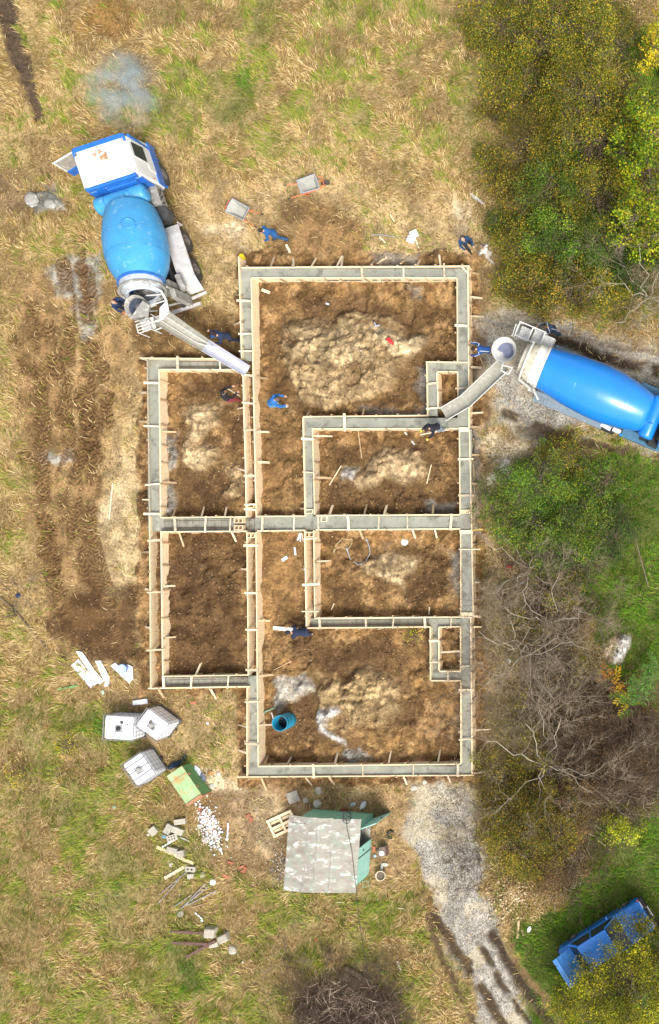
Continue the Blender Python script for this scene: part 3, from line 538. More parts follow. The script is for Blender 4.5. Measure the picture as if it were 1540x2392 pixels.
WL = [((557, 624), (1097, 621), 1, 'long board wall along the top edge of the whole foundation'),
 ((557, 598), (565, 836), -1, 'board wall facing the older mixer truck, left edge of the top room'),
 ((587, 649), (598, 1205), 1, 'longest inner board wall, left side of the top room and hallway'),
 ((587, 648), (1067, 648), -1, 'inner board wall along the top side of the top room'),
 ((1093, 619), (1096, 1000), -1, 'board wall crossed by the chute of the bright blue mixer'),
 ((1097, 1004), (1106, 1440), -1, 'outer right board wall beside the middle two rooms'),
 ((1100, 1441), (1103, 1813), -1, 'outer right board wall beside the bottom room under the bare twigs'),
 ((1068, 649), (1069, 845), 1, 'inner board wall on the right side of the top room'),
 ((995, 845), (1095, 846), 1, 'short board wall closing the top of the upper small shaft'),
 ((997, 846), (999, 970), 1, 'board wall on the left of the upper small shaft'),
 ((1021, 869), (1024, 950), -1, 'inner left side board of the upper small shaft'),
 ((1022, 867), (1069, 867), -1, 'inner top side board of the upper small shaft'),
 ((1069, 868), (1071, 948), 1, 'inner right side board of the upper small shaft'),
 ((708, 973), (999, 970), 1, 'upper board wall of the beam where the man in black works'),
 ((729, 1001), (1073, 1000), -1, 'lower board wall of the beam where the man in black works'),
 ((708, 974), (713, 1204), 1, 'board wall on the right side of the upper hallway'),
 ((730, 1002), (735, 1202), -1, 'board wall on the left side of the room with the curved white stick'),
 ((374, 1209), (576, 1207), 1, 'upper board wall of the central beam at the left rooms'),
 ((598, 1206), (713, 1205), 1, 'upper board wall of the central beam across the hallway'),
 ((738, 1204), (1074, 1202), 1, 'upper board wall of the central beam at the right rooms'),
 ((374, 1242), (576, 1240), -1, 'lower board wall of the central beam at the left rooms'),
 ((600, 1240), (713, 1238), -1, 'lower board wall of the central beam across the hallway'),
 ((738, 1237), (1075, 1235), -1, 'lower board wall of the central beam at the right rooms'),
 ((326, 836), (565, 838), 1, 'top board wall of the left wing under the older truck chute'),
 ((344, 838), (349, 1206), 1, 'cement splashed outer left board wall of the left wing'),
 ((370, 862), (566, 863), -1, 'inner top board wall of the room with the man in red trousers'),
 ((372, 863), (375, 1208), -1, 'inner left board wall of the room with the man in red trousers'),
 ((568, 876), (576, 1206), 1, 'board wall right beside the man in red trousers'),
 ((349, 1206), (352, 1607), 1, 'clean outer left board wall above the empty trench'),
 ((376, 1243), (380, 1578), -1, 'inner left board wall of the dark rubble room'),
 ((345, 1608), (582, 1604), -1, 'bottom board wall of the left wing nearest the water tanks'),
 ((381, 1580), (580, 1577), 1, 'inner bottom board wall of the dark rubble room'),
 ((577, 1242), (580, 1576), 1, 'right board wall of the dark rubble room'),
 ((598, 1242), (603, 1790), 1, 'long board wall between the narrow trench and the blue barrel'),
 ((577, 1605), (577, 1813), 1, 'outer left board wall of the bottom room facing the tanks'),
 ((553, 1815), (1107, 1811), -1, 'long board wall along the bottom edge of the whole foundation'),
 ((603, 1790), (1077, 1785), 1, 'inner bottom board wall of the bottom room'),
 ((1077, 1592), (1077, 1784), 1, 'inner right board wall of the bottom room'),
 ((1076, 1237), (1077, 1440), 1, 'inner right board wall of the room with the hose'),
 ((1073, 1002), (1075, 1201), 1, 'inner right board wall of the room with the curved white stick'),
 ((712, 1239), (716, 1463), 1, 'board wall left of the empty trench by the white plank'),
 ((733, 1238), (735, 1442), -1, 'inner left board wall of the room with the hose'),
 ((735, 1444), (1099, 1441), 1, 'inner bottom board wall of the room with the hose'),
 ((717, 1467), (1005, 1464), -1, 'top board wall of the bottom room beside the crouching man'),
 ((1005, 1465), (1006, 1589), 1, 'left outer board wall of the lower small shaft'),
 ((1007, 1590), (1076, 1590), -1, 'bottom outer board wall of the lower small shaft'),
 ((1025, 1466), (1026, 1567), -1, 'inner left side board of the lower small shaft'),
 ((1025, 1465), (1076, 1464), -1, 'inner top side board of the lower small shaft'),
 ((1076, 1466), (1076, 1567), 1, 'inner right side board of the lower small shaft'),
 ((1027, 1568), (1076, 1568), -1, 'inner bottom side board of the lower small shaft')]
for a, b_, out, lab in WL:
    # out: +1 puts studs on the left of a->b
    vert = abs(b_[1]-a[1]) > abs(b_[0]-a[0]); o_ = -out if vert else out
    wall(a, b_, o_, lab, mat='wetwood' if 'splashed' in lab else 'wood')
ORD = ['first', 'second', 'third', 'fourth', 'fifth', 'sixth', 'seventh', 'eighth', 'ninth', 'tenth', 'eleventh', 'twelfth']
# ties nailed across the trenches; each row: where, direction of counting, list
TIES = [('left wing left trench', 'top', 'h', [(338, 372, 894), (338, 372, 995), (341, 374, 1131), (337, 374, 1200)]),
 ('empty left trench', 'top', 'h', [(347, 377, 1262), (345, 381, 1383), (344, 384, 1518)]),
 ('trench left of the hallway', 'top', 'h', [(555, 587, 702), (559, 588, 779), (560, 591, 820), (566, 588, 876), (567, 589, 941), (570, 590, 1004), (572, 594, 1111), (572, 596, 1178), (572, 597, 1190)]),
 ('trench between dark rubble room and bottom hall', 'top', 'h', [(571, 602, 1274), (573, 601, 1385), (576, 602, 1471), (576, 603, 1565), (574, 606, 1639), (574, 604, 1738)]),
 ('trench right of the hallway', 'top', 'h', [(706, 732, 1025), (709, 735, 1103), (712, 738, 1258), (708, 746, 1365), (707, 743, 1428)]),
 ('right outer trench', 'top', 'h', [(1065, 1094, 760), (1066, 1097, 906), (1072, 1104, 1072), (1073, 1105, 1157), (1074, 1121, 1283), (1077, 1104, 1556), (1074, 1104, 1612), (1074, 1104, 1727)]),
 ('upper small shaft', 'top', 'h', [(999, 1024, 895), (998, 1027, 953)]),
 ('lower small shaft', 'top', 'h', [(1005, 1027, 1497), (1005, 1027, 1547), (1033, 1075, 1522)]),
 ('top trench', 'left', 'v', [(846, 622, 650), (943, 622, 648), (1038, 615, 649)]),
 ('top trench of the left wing', 'left', 'v', [(415, 832, 867), (514, 836, 864)]),
 ('central beam', 'left', 'v', [(409, 1207, 1243), (480, 1206, 1243), (538, 1206, 1242), (613, 1205, 1241), (687, 1204, 1240), (744, 1203, 1238), (814, 1203, 1238), (885, 1202, 1237), (952, 1201, 1237), (1054, 1201, 1237)]),
 ('beam under the man in black', 'left', 'v', [(805, 966, 1006)]),
 ('beam above the bottom room', 'left', 'v', [(747, 1442, 1467), (855, 1442, 1467), (919, 1442, 1467), (993, 1441, 1466), (1054, 1441, 1466)]),
 ('bottom trench', 'left', 'v', [(733, 1786, 1817), (848, 1786, 1814), (966, 1785, 1813), (1070, 1785, 1813)]),
 ('bottom trench of the left wing', 'left', 'v', [(382, 1579, 1608), (447, 1579, 1608), (533, 1578, 1607)]),
 ('bottom side of the lower small shaft', 'left', 'v', [(1047, 1568, 1591)])]
def stick(name, lab, cat, a, b_, w_, h_, mat, group=None, up=(0, 0, 1), bev=0):
    a, b_ = Vector(a), Vector(b_); m = MB(); mid = (a+b_)/2; d = b_-a; n = 4
    pts = [a-mid+d*i/n+Vector((random.uniform(-.004, .004), random.uniform(-.004, .004), 0)) for i in range(n+1)]
    m.bar(pts[0], pts[-1], w_, h_, up)
    return tag(m.build(name, M[mat], loc=mid, bevel=bev), lab, cat, group)
for nm, side, hv, lst in TIES:
    for i, q in enumerate(lst):
        zt = HB+.025; e = random.uniform(-1.5, 1.5)
        if hv == 'h': a, b_ = W(q[0]-2, q[2]+e, zt), W(q[1]+2, q[2]-e, zt)
        else: a, b_ = W(q[0]+e, q[1]-1, zt), W(q[0]-e, q[2]+1, zt)
        lab = 'tie batten, %s across the %s, from the %s' % (ORD[i], nm, side) if len(lst) > 1 else 'only batten tying the boards across the %s' % nm
        stick('tie_batten', lab, 'batten', a, b_, random.uniform(.05, .085) if i % 3 else .10, .025, 'batten', 'battens tying the formwork boards')
STK = [('outside of the top wall', 'left', [(633, 621, 640, 598), (686, 619, 687, 603), (729, 620, 739, 600), (788, 620, 799, 595), (798, 620, 800, 596), (867, 617, 876, 606), (936, 615, 948, 602), (974, 620, 984, 604), (1030, 620, 1028, 594)]),
 ('outside of the right wall', 'top', [(1099, 636, 1121, 638), (1099, 693, 1129, 696), (1099, 738, 1132, 739), (1101, 857, 1127, 858), (1102, 965, 1132, 963), (1100, 997, 1127, 998), (1104, 1062, 1121, 1062), (1105, 1129, 1124, 1129), (1107, 1360, 1125, 1360), (1107, 1439, 1127, 1440), (1106, 1464, 1128, 1464), (1107, 1550, 1128, 1549)]),
 ('outside of the right wall under the twigs', 'top', [(1105, 1706, 1149, 1704), (1105, 1807, 1142, 1802)]),
 ('outside of the left wall', 'top', [(344, 917, 325, 916), (345, 985, 322, 984), (347, 1167, 319, 1166), (349, 1290, 331, 1289), (350, 1377, 338, 1375), (351, 1467, 339, 1463)]),
 ('side facing the older mixer', 'top', [(559, 687, 543, 689), (561, 752, 545, 757)]),
 ('left side of the room with the man in red trousers', 'top', [(377, 1008, 417, 1009), (379, 1126, 411, 1127)]),
 ('bottom side of the room with the man in red trousers', 'left', [(404, 1206, 412, 1184), (471, 1205, 476, 1181), (526, 1204, 533, 1182)]),
 ('right side of the room with the man in red trousers', 'top', [(569, 952, 552, 953), (572, 1099, 556, 1094)]),
 ('left side of the hallway', 'top', [(600, 881, 625, 883), (601, 1008, 633, 1009), (603, 1079, 631, 1080)]),
 ('right side of the hallway', 'top', [(712, 1188, 701, 1187), (712, 1330, 702, 1329)]),
 ('left side of the bottom hall', 'top', [(602, 1449, 632, 1450), (604, 1580, 646, 1574), (605, 1694, 637, 1693)]),
 ('top side of the dark rubble room', 'left', [(418, 1242, 430, 1279), (541, 1241, 552, 1266)]),
 ('left side of the dark rubble room', 'top', [(379, 1369, 411, 1368), (381, 1490, 418, 1487)]),
 ('bottom side of the dark rubble room', 'left', [(457, 1578, 472, 1545)]),
 ('right side of the dark rubble room', 'top', [(575, 1330, 559, 1328)]),
 ('outside below the left wing', 'left', [(371, 1610, 384, 1634), (491, 1607, 506, 1635)]),
 ('outer left side of the bottom room', 'top', [(576, 1698, 555, 1692), (576, 1759, 556, 1753)]),
 ('outside of the bottom wall', 'left', [(611, 1817, 622, 1848), (715, 1817, 728, 1837), (769, 1815, 783, 1835), (943, 1814, 952, 1834), (1047, 1813, 1053, 1829)]),
 ('inside of the bottom wall', 'left', [(618, 1788, 624, 1764), (671, 1787, 680, 1766), (782, 1786, 789, 1756), (908, 1785, 914, 1752), (1023, 1784, 1028, 1748)]),
 ('top side of the room with the hose', 'left', [(840, 1237, 849, 1261), (964, 1236, 969, 1258), (1016, 1236, 1022, 1258)]),
 ('left side of the room with the hose', 'top', [(737, 1311, 775, 1310)]),
 ('bottom side of the room with the curved white stick', 'left', [(770, 1202, 779, 1178), (851, 1202, 856, 1176), (898, 1202, 904, 1176), (1011, 1201, 1012, 1175)]),
 ('left side of the room with the curved white stick', 'top', [(733, 1018, 781, 1019), (735, 1115, 779, 1117)]),
 ('upper side of the beam of the man in black', 'left', [(717, 972, 724, 961), (847, 971, 851, 952)])]
for nm, side, lst in STK:
    for i, (u0, v0, u1, v1) in enumerate(lst):
        a = W(u0, v0, HB-.09); b_ = W(u1, v1, .0); b_.z = gz(b_.x, b_.y)-.06
        lab = '%s stake from the %s, %s' % (ORD[i], side, nm) if len(lst) > 1 else 'only wooden stake bracing the %s' % nm
        stick('brace_stake', lab, 'stake', a, b_, random.uniform(.06, .10), .04, 'wood2' if random.random() < .35 else 'batten', 'stakes bracing the formwork')
# stop boards and box-outs
for (u0, v0, u1, v1), lab in (((1073, 998, 1097, 1008), 'pale stop board across the right trench below the truck chute'), ((1074, 1190, 1099, 1199), 'pale stop board across the right trench just above the central beam'),
        ((1074, 1238, 1104, 1246), 'pale stop board across the right trench just below the central beam'), ((1077, 1430, 1104, 1438), 'cement smeared stop board across the right trench near the lower small shaft')):
    a, b_ = W(u0, (v0+v1)/2, .67), W(u1, (v0+v1)/2, .67); stick('stop_board', lab, 'board', a, b_, (v1-v0)/S, .03, 'wood', bev=.003)
a, b_ = W(1077, 620, .69), W(1094, 638, .69); stick('corner_batten', 'diagonal batten across the upper right corner of the formwork', 'batten', a, b_, .07, .025, 'wood')
for (u, v, w_, h_, n), lab in (((757, 1211, .26, .24, 0), 'small square wooden box-out set in the central beam'), ((722, 1248, .42, .2, 1), 'two celled wooden box-out under the central beam, hallway right'),
        ((586, 1250, .36, .2, 1), 'two celled wooden box-out under the central beam, hallway left'), ((722, 1194, .36, .16, 0), 'small wooden box-out just above the central beam, hallway right'), ((557, 1215, .38, .22, 1), 'upper wooden box-out in the left part of the central beam'), ((557, 1232, .38, .18, 1), 'lower wooden box-out in the left part of the central beam'), ((586, 1182, .3, .14, 0), 'small wooden box-out in the trench above the central beam')):
    m = MB(); z = .65; t = .03
    m.box((0, h_/2, 0), (w_, t, .3)); m.box((0, -h_/2, 0), (w_, t, .3)); m.box((-w_/2+t/2, 0, .002), (t, h_-t-.002, .3)); m.box((w_/2-t/2, 0, .002), (t, h_-t-.002, .3))
    if n: m.box((0, 0, .001), (t, h_-t-.002, .3))
    p = W(u, v, z); p.z = z-.13; tag(m.build('wooden_boxout', M['wood'], loc=p), lab, 'box-out')
# reinforcement in the trenches that are not filled yet
M['rebar'] = pm('rusty rebar', (.13, .07, .045), (.08, .05, .04), 8, .8)
def cage(u0, v0, u1, v1, lab, wd=.3, z=.32):
    a, b_ = W(u0, v0, z), W(u1, v1, z); d = b_-a; L = d.length; m = MB()
    for s in (-1, 1):
        for zz in (-.22, 0): m.tube([(-L/2, s*wd/2, zz), (0, s*wd/2+.01, zz-.01), (L/2, s*wd/2, zz)], .008, 5)
    x = -L/2+.1
    while x < L/2:
        m.tube([(x, -wd/2, .0), (x, wd/2, .008), (x, wd/2, -.22), (x, -wd/2, -.22), (x, -wd/2, 0)], .005, 4, False); x += random.uniform(.28, .36)
    o = m.build('rebar_cage', M['rebar'], loc=(a+b_)/2); o.rotation_euler.z = math.atan2(d.y, d.x); tag(o, lab, 'rebar cage', 'rebar cages in the unfilled trenches')
cage(364, 1212, 368, 1595, 'rusty rebar cage lying in the empty left trench'); cage(580, 880, 586, 1200, 'rusty rebar cage in the trench left of the hallway')
cage(588, 1260, 591, 1575, 'rusty rebar cage in the trench right of the dark rubble room'); cage(722, 1262, 726, 1440, 'rusty rebar cage in the trench left of the hose room')
cage(380, 1225, 590, 1223, 'rusty rebar cage crossing the left part of the central beam', .3, .38); cage(740, 1455, 1000, 1453, 'rusty rebar cage in the beam above the bottom room', .2, .34)
cage(395, 1594, 575, 1591, 'rusty rebar cage in the bottom trench of the left wing', .2, .38); cage(420, 850, 510, 850, 'rusty rebar cage in the top trench of the left wing', .2, .38)
# ---------------------------------------------------------------- mixer trucks
def wheel(t, x, y, r=.5, wd=.28, side=1, dual=False):
    w_ = thing('wheel', None, None); w_.parent = t; w_.location = (x, y, r)
    prof = [(r*.56, -wd/2), (r*.9, -wd/2), (r*.985, -wd*.36), (r, -wd*.2), (r, wd*.2), (r*.985, wd*.36), (r*.9, wd/2), (r*.56, wd/2)]
    Mx = Matrix.Rotation(math.pi/2, 4, 'Y'); m = MB(); m.lathe(prof, Mx, 32, False, False); m.lathe([(r*.56, -wd/2), (r*.56, wd/2)], Mx, 32, False, False)
    for k in range(24):                               # tread blocks
        a = 2*math.pi*k/24; m.box((0, math.cos(a)*(r+.004), math.sin(a)*(r+.004)), (wd*.8, .06, .02), rx=a-math.pi/2)
    m.build('tyre', M['tyre'], w_, smooth=True)
    m = MB(); e = side*wd/2
    m.lathe([(r*.56, 0), (r*.52, .02), (r*.46, -.05), (r*.28, -.09), (r*.24, .02), (r*.16, .05), (.01, .06)], Matrix.Translation((e*.9, 0, 0)) @ Matrix.Rotation(side*math.pi/2, 4, 'Y'), 28, False, True)
    m.build('rim', M['rim'], w_, smooth=True)
    m = MB()
    for k in range(8):
        a = 2*math.pi*k/8; m.ball((e*.9+side*-.03, math.cos(a)*r*.36, math.sin(a)*r*.36), .022, n=6, m=4)
    m.build('wheel_nuts', M['dirtymetal'], w_)
    return w_
def chute_mb(pts, w0, w1, depth, t=.012):
    m = MB(); n = 9; rings = []
    for i, (p, wd) in enumerate(zip(pts, np.linspace(w0, w1, len(pts)))):
        p = Vector(p); d = (Vector(pts[min(i+1, len(pts)-1)])-Vector(pts[max(i-1, 0)])).normalized(); side = d.cross(Vector((0, 0, 1))).normalized(); up = side.cross(d)
        for tt in (0, t):
            ring = [p+side*math.cos(math.pi*k/n)*(wd/2+tt)-up*(math.sin(math.pi*k/n)*(depth+tt)) for k in range(n+1)]; rings.append(ring)
    vs = [q for r_ in rings for q in r_]; c = n+1; fs = []
    for i in range(len(pts)-1):
        a, b_, a2, b2 = 2*i*c, 2*i*c+c, 2*(i+1)*c, 2*(i+1)*c+c
        for k in range(n): fs += [(a+k, a+k+1, a2+k+1, a2+k), (b_+k, b2+k, b2+k+1, b_+k+1)]
        fs += [(a, a2, b2, b_), (a+n, b_+n, b2+n, a2+n)]
    m.add(vs, fs); return m
def drum(t, A, B, prof, mat, n=56):
    Mx = axisM(A, B); m = MB(); m.lathe(prof, Mx, n, True, False); return m.build('drum', mat, t, smooth=True), Mx
M['clear'] = pm('clear door glass', (.5, .55, .6), None, 3, .1); M['clear'].node_tree.nodes['Principled BSDF'].inputs['Alpha'].default_value = .25
# ---- the older truck, upper left
a1 = R(18.2)
t = thing('concrete_mixer_truck', 'older pale blue concrete mixer truck with dusty white cab roof and open door', 'mixer truck', (-8.28, 14.47, 0), a1)
m = MB()
for s in (-1, 1): m.box((s*.42, -2.3, .95), (.12, 7.4, .26))
for y in (.8, -1.2, -2.4, -3.7, -5.0): m.box((0, y, .95), (.72, .12, .2))
m.box((0, -1.6, 1.12), (1.9, .5, .1)); m.tube([(-.9, -3.08, .5), (.9, -3.08, .5)], .1); m.tube([(-.9, -4.42, .5), (.9, -4.42, .5)], .1); m.tube([(-.9, 0, .5), (.9, 0, .5)], .09); m.box((0, -3.7, .55), (.3, 1.6, .22)); m.build('chassis', M['chassis'], t)
for s in (-1, 1):
    wheel(t, s*1.08, 0, .5, .3, s)
    for y in (-3.08, -4.42): wheel(t, s*1.05, y, .5, .5, s)
# cab: lofted shell
m = MB(); prof = [(.75, 1.24, 1.14, -.80), (1.35, 1.24, 1.15, -.82), (1.75, 1.23, 1.10, -.84), (2.66, 1.17, .92, -.88), (2.82, 1.14, .86, -.86), (2.88, 1.08, .78, -.80)]   # z, half width, y front, y rear
vs = []
for z, hw, yf, yr in prof:
    c = .10
    vs += [(-hw+c, yf, z), (hw-c, yf, z), (hw, yf-c, z), (hw, yr+c, z), (hw-c, yr, z), (-hw+c, yr, z), (-hw, yr+c, z), (-hw, yf-c, z)]
n = 8; fs = [(i*n+j, i*n+(j+1) % n, (i+1)*n+(j+1) % n, (i+1)*n+j) for i in range(len(prof)-1) for j in range(n)]+[tuple(range(n-1, -1, -1)), tuple(range(5*n, 6*n))]
m.add(vs, fs); cab = m.build('cab', M['whitepaint'], t, smooth=True, bevel=.02)
m = MB(); m.box((0, .82, 2.83), (2.12, .22, .12)); m.box((1.04, .72, 2.82), (.2, .34, .12)); m.box((-1.04, .72, 2.82), (.2, .34, .12)); m.quad((-1.12, 1.14, 1.62), (1.12, 1.14, 1.62), (1.08, .95, 2.74), (-1.08, .95, 2.74), .05); m.box((-1.22, .2, 1.22), (.06, 1.8, .9)); m.box((1.26, .2, 1.02), (.06, 1.9, .5)); m.box((1.2, .88, 1.9), (.1, .14, 1.5))
m.box((0, -.86, 2.74), (2.2, .16, .24)); m.box((0, -.89, 1.7), (2.34, .06, 1.6)); m.box((.25, -.95, 2.3), (1.3, .14, .5))
m.build('blue_trim', M['bluecab'], cab, bevel=.03)
M['drmtl'] = M['whitepaint']
m = MB(); m.box((-.62, -.85, 2.55), (.3, .2, .36)); m.ball((-.62, -.85, 2.76), .15, (1, .8, .5)); m.build('air_intake', M['bluecab'], cab, smooth=True)
m = MB(); m.box((0, 0, -.02), (.66, .62, .04)); m.build('hatch_frame', M['greypaint'], cab, (-.05, .25, 2.905), bevel=.01); m = MB(); m.box((0, 0, 0), (.56, .52, .06)); o = m.build('roof_hatch', pm('rust stained hatch', (.60, .58, .54), (.52, .49, .45), 5, .6, c3=(.34, .18, .08), s3=6, thr3=.53), cab, (-.05, .25, 2.93), bevel=.03)
for k in (-1, 0, 1):
    m = MB(); m.ball((0, 0, 0), .035, (1, 1, .7), 8, 5); m.build('roof_lamp', M['lamp_orange'], cab, (k*.17-.08, .65, 2.87), smooth=True)
m = MB(); m.quad((1.26, .66, 1.80), (1.20, .60, 2.56), (1.20, .02, 2.56), (1.265, .0, 1.80), .03); m.build('side_window', M['glass'], cab); m = MB(); m.quad((-1.185, .62, 1.85), (-1.125, .48, 2.55), (-1.125, -.25, 2.58), (-1.195, -.28, 1.82), .03); m.build('side_window', M['glass'], cab)
m = MB(); m.quad((-1.0, 1.14, 1.68), (1.0, 1.14, 1.68), (.96, .9, 2.62), (-.96, .9, 2.62), .03); m.build('windscreen', M['glass'], cab, (0, .03, 0))
m = MB(); m.quad((-.95, -.86, 1.95), (.2, -.86, 1.95), (.2, -.86, 2.35), (-.95, -.86, 2.35), .03); m.build('rear_window', M['glass'], cab, (0, -.02, 0))
m = MB(); m.quad((1.245, .76, 1.12), (1.235, .70, 1.74), (1.24, -.30, 1.74), (1.25, -.32, 1.12), .03); m.bar((1.25, .72, 1.75), (1.19, .66, 2.62), .05, .03); m.bar((1.255, -.05, 1.75), (1.19, -.05, 2.62), .05, .03); m.box((1.24, .1, 1.6), (.03, .12, .03)); m.build('door', M['whitepaint'], cab, (.012, 0, 0))
m = MB()
for k in range(5): m.ball((0, -.1+k*.07, 1.48+.03*(k % 2)), .03, (.3, 1, 1), 6, 4)
m.build('door_emblem', pm('yellow sticker', (.75, .6, .08), None, 4, .6), cab, (1.235, -.02, .1))
for z, y in ((1.55, -.62), (1.15, .9)):
    m = MB(); m.ball((1.235, y, z), .045, (.4, 1, 1), 8, 5); m.build('marker_lamp', M['lamp_red'], cab, smooth=True)
m = MB(); m.box((0, 1.14, .78), (2.5, .18, .42)); m.build('bumper', M['bluecab'], t, bevel=.04)
for s in (-1, 1):
    m = MB(); m.lathe([(.11, 0), (.1, .04), (.02, .05)], Matrix.Translation((s*.85, 1.2, .85)) @ Matrix.Rotation(-math.pi/2, 4, 'X'), 16); m.build('headlight', M['white'], t, smooth=True)
    m = MB()                                          # wheel arch
    for k in range(9):
        a, c = math.pi*k/8, math.pi*(k+1)/8
        if k < 8: m.quad((s*.92, math.cos(a)*.62, .5+math.sin(a)*.6), (s*1.27, math.cos(a)*.62, .5+math.sin(a)*.6), (s*1.27, math.cos(c)*.62, .5+math.sin(c)*.6), (s*.92, math.cos(c)*.62, .5+math.sin(c)*.6), .03)
    m.build('wheel_arch', M['bluecab'], t)
# open left door with mirror
d = thing('open_door', None, None); d.parent = cab; d.location = (-1.22, .98, 0); d.rotation_euler.z = R(-78)
m = MB(); m.box((0, -.5, 1.42), (.04, 1.0, .46)); m.build('door_panel', M['bluecab'], d); m = MB(); m.box((0, -.03, 2.1), (.05, .06, .85)); m.box((0, -.97, 2.1), (.05, .06, .85)); m.box((0, -.5, 2.55), (.05, 1.02, .06)); m.build('door_frame', M['whitepaint'], d, bevel=.01)
m = MB(); m.box((0, -.5, 2.1), (.012, .9, .84)); m.build('door_glass', M['clear'], d)
m = MB(); m.tube([(.02, -.1, 2.3), (.22, -.02, 2.35)], .015, 6); m.box((.28, 0, 2.3), (.16, .04, .36)); m.build('mirror', M['bluecab'], d)
# water tank
m = MB(); m.lathe([(.05, -1.12), (.28, -1.10), (.37, -1.03), (.39, -.95), (.39, .95), (.37, 1.03), (.28, 1.10), (.05, 1.12)], Matrix.Translation((-.12, -1.36, 2.1)) @ Matrix.Rotation(math.pi/2, 4, 'Y'), 36)
tk = m.build('water_tank', M['bluepaint'], t, smooth=True)
m = MB(); m.lathe([(.13, 0), (.13, .05), (.1, .08), (.01, .09)], Matrix.Translation((.3, -1.36, 2.46)), 20); m.build('filler_cap', M['bluepaint'], tk, smooth=True)
m = MB(); m.lathe([(.398, -.012), (.398, .012)], Matrix.Translation((-.7, -1.36, 2.1)) @ Matrix.Rotation(math.pi/2, 4, 'Y'), 36, False, False); m.lathe([(.06, 0), (.05, .03)], Matrix.Translation((.98, -1.3, 2.2)) @ Matrix.Rotation(math.pi/2, 4, 'Y'), 12); m.build('tank_band', M['bluecab'], tk)
m = MB(); m.box((.95, -1.3, 1.3), (.5, .9, .5)); m.box((1.0, -1.35, 1.56), (.4, .6, .06)); m.build('tool_box', M['dirtymetal'], t, bevel=.02); m = MB(); m.box((-1, -1.4, 1.2), (.4, 1.0, .5)); m.build('fuel_tank', M['dirtymetal'], t, bevel=.02)
m = MB()
for k in range(3): m.tube([(.85, -1.0-k*.3, 1.2), (1.3, -1.1-k*.3, 1.45), (1.25, -1.4-k*.2, 1.6)], .03, 6)
m.tube([(1.05, -2.1, 1.0), (1.05, -2.1, 1.5)], .3, 16); m.box((0, -1.9, 1.5), (1.2, .5, 1.0)); m.tube([(.8, -1.8, .8), (.8, -2.4, .8)], .28, 16); m.build('engine_gear', M['chassis'], t)
# drum
M['seamblue'] = pm('worn seam', (.02, .16, .38), (.04, .22, .42), 6, .5)
A, B = Vector((.1, -1.75, 2.05)), Vector((-.12, -5.9, 3.02)); L_ = (B-A).length
prof = [(.30, -.02), (.62, .03), (.92, .14), (1.0, .3), (1.1, .75), (1.115, .76), (1.12, .78), (1.2, 1.35), (1.235, 1.8), (1.22, 2.3), (1.12, 2.9), (.86, 3.55), (.84, 3.6)]
dr, Mx = drum(t, A, B, prof, M['bluepaint'])
m = MB(); m.lathe([(.83, 3.60), (.89, 3.62), (.89, 3.70), (.84, 3.72)], Mx, 48, False, False); m.lathe([(1.108, .83), (1.125, .84), (1.125, .88), (1.11, .89)], Mx, 56, False, False); m.build('drum_band', M['bluecab'], dr, smooth=True)
for z_, r_ in ((1.6, 1.226), (2.5, 1.198)): m = MB(); m.lathe([(r_-.003, z_-.012), (r_+.004, z_), (r_-.006, z_+.012)], Mx, 56, False, False); m.build('weld_seam', M['seamblue'], dr, smooth=True)
m = MB(); m.lathe([(.83, 3.70), (.80, 3.98), (.62, 4.25), (.60, 4.3), (.5, 4.2)], Mx, 48, False, False); m.build('drum_neck', pm('faded blue grey neck', (.46, .52, .60), (.36, .40, .46), 5, .6, c3=(.3, .29, .27), s3=4, thr3=.55), dr, smooth=True)
Hm = Mx @ Matrix.Translation((0, 0, 1.62)); Hm = Hm @ Matrix.Rotation(R(0), 4, 'Z')
hp = Mx @ Vector((0, 0, 1.75)); up = (Mx.to_3x3() @ Vector((1, 0, 0)))
# manhole plate on top of the drum
best = max((Mx.to_3x3() @ Vector((math.cos(k*.1), math.sin(k*.1), 0)) for k in range(63)), key=lambda q: q.z+.33*q.x*math.cos(0))
c0 = Mx @ Vector((0, 0, 1.62))+best.normalized()*1.19
m = MB(); m.lathe([(.245, 0), (.245, .05), (.22, .065), (.20, .045), (.02, .04)], Matrix.Translation(c0) @ best.to_track_quat('Z', 'Y').to_matrix().to_4x4(), 28); m.build('manhole_plate', M['bluepaint'], dr, smooth=True)
m = MB()
for k in range(16):
    a = k*math.pi/8; m.ball(c0+best.to_track_quat('Z', 'Y').to_matrix() @ Vector((math.cos(a)*.275, math.sin(a)*.275, .02)), .018, n=5, m=4)
m.build('plate_bolts', M['bluecab'], dr)
m = MB(); m.box((0, -5.35, 1.7), (1.5, .25, 1.1)); m.tube([(-.75, -5.3, 1.0), (-.6, -5.5, 2.6)], .07, 8); m.tube([(.75, -5.3, 1.0), (.6, -5.5, 2.6)], .07, 8); m.box((0, -5.5, 2.35), (1.4, .14, .2)); m.build('rear_frame', M['dirtymetal'], t)
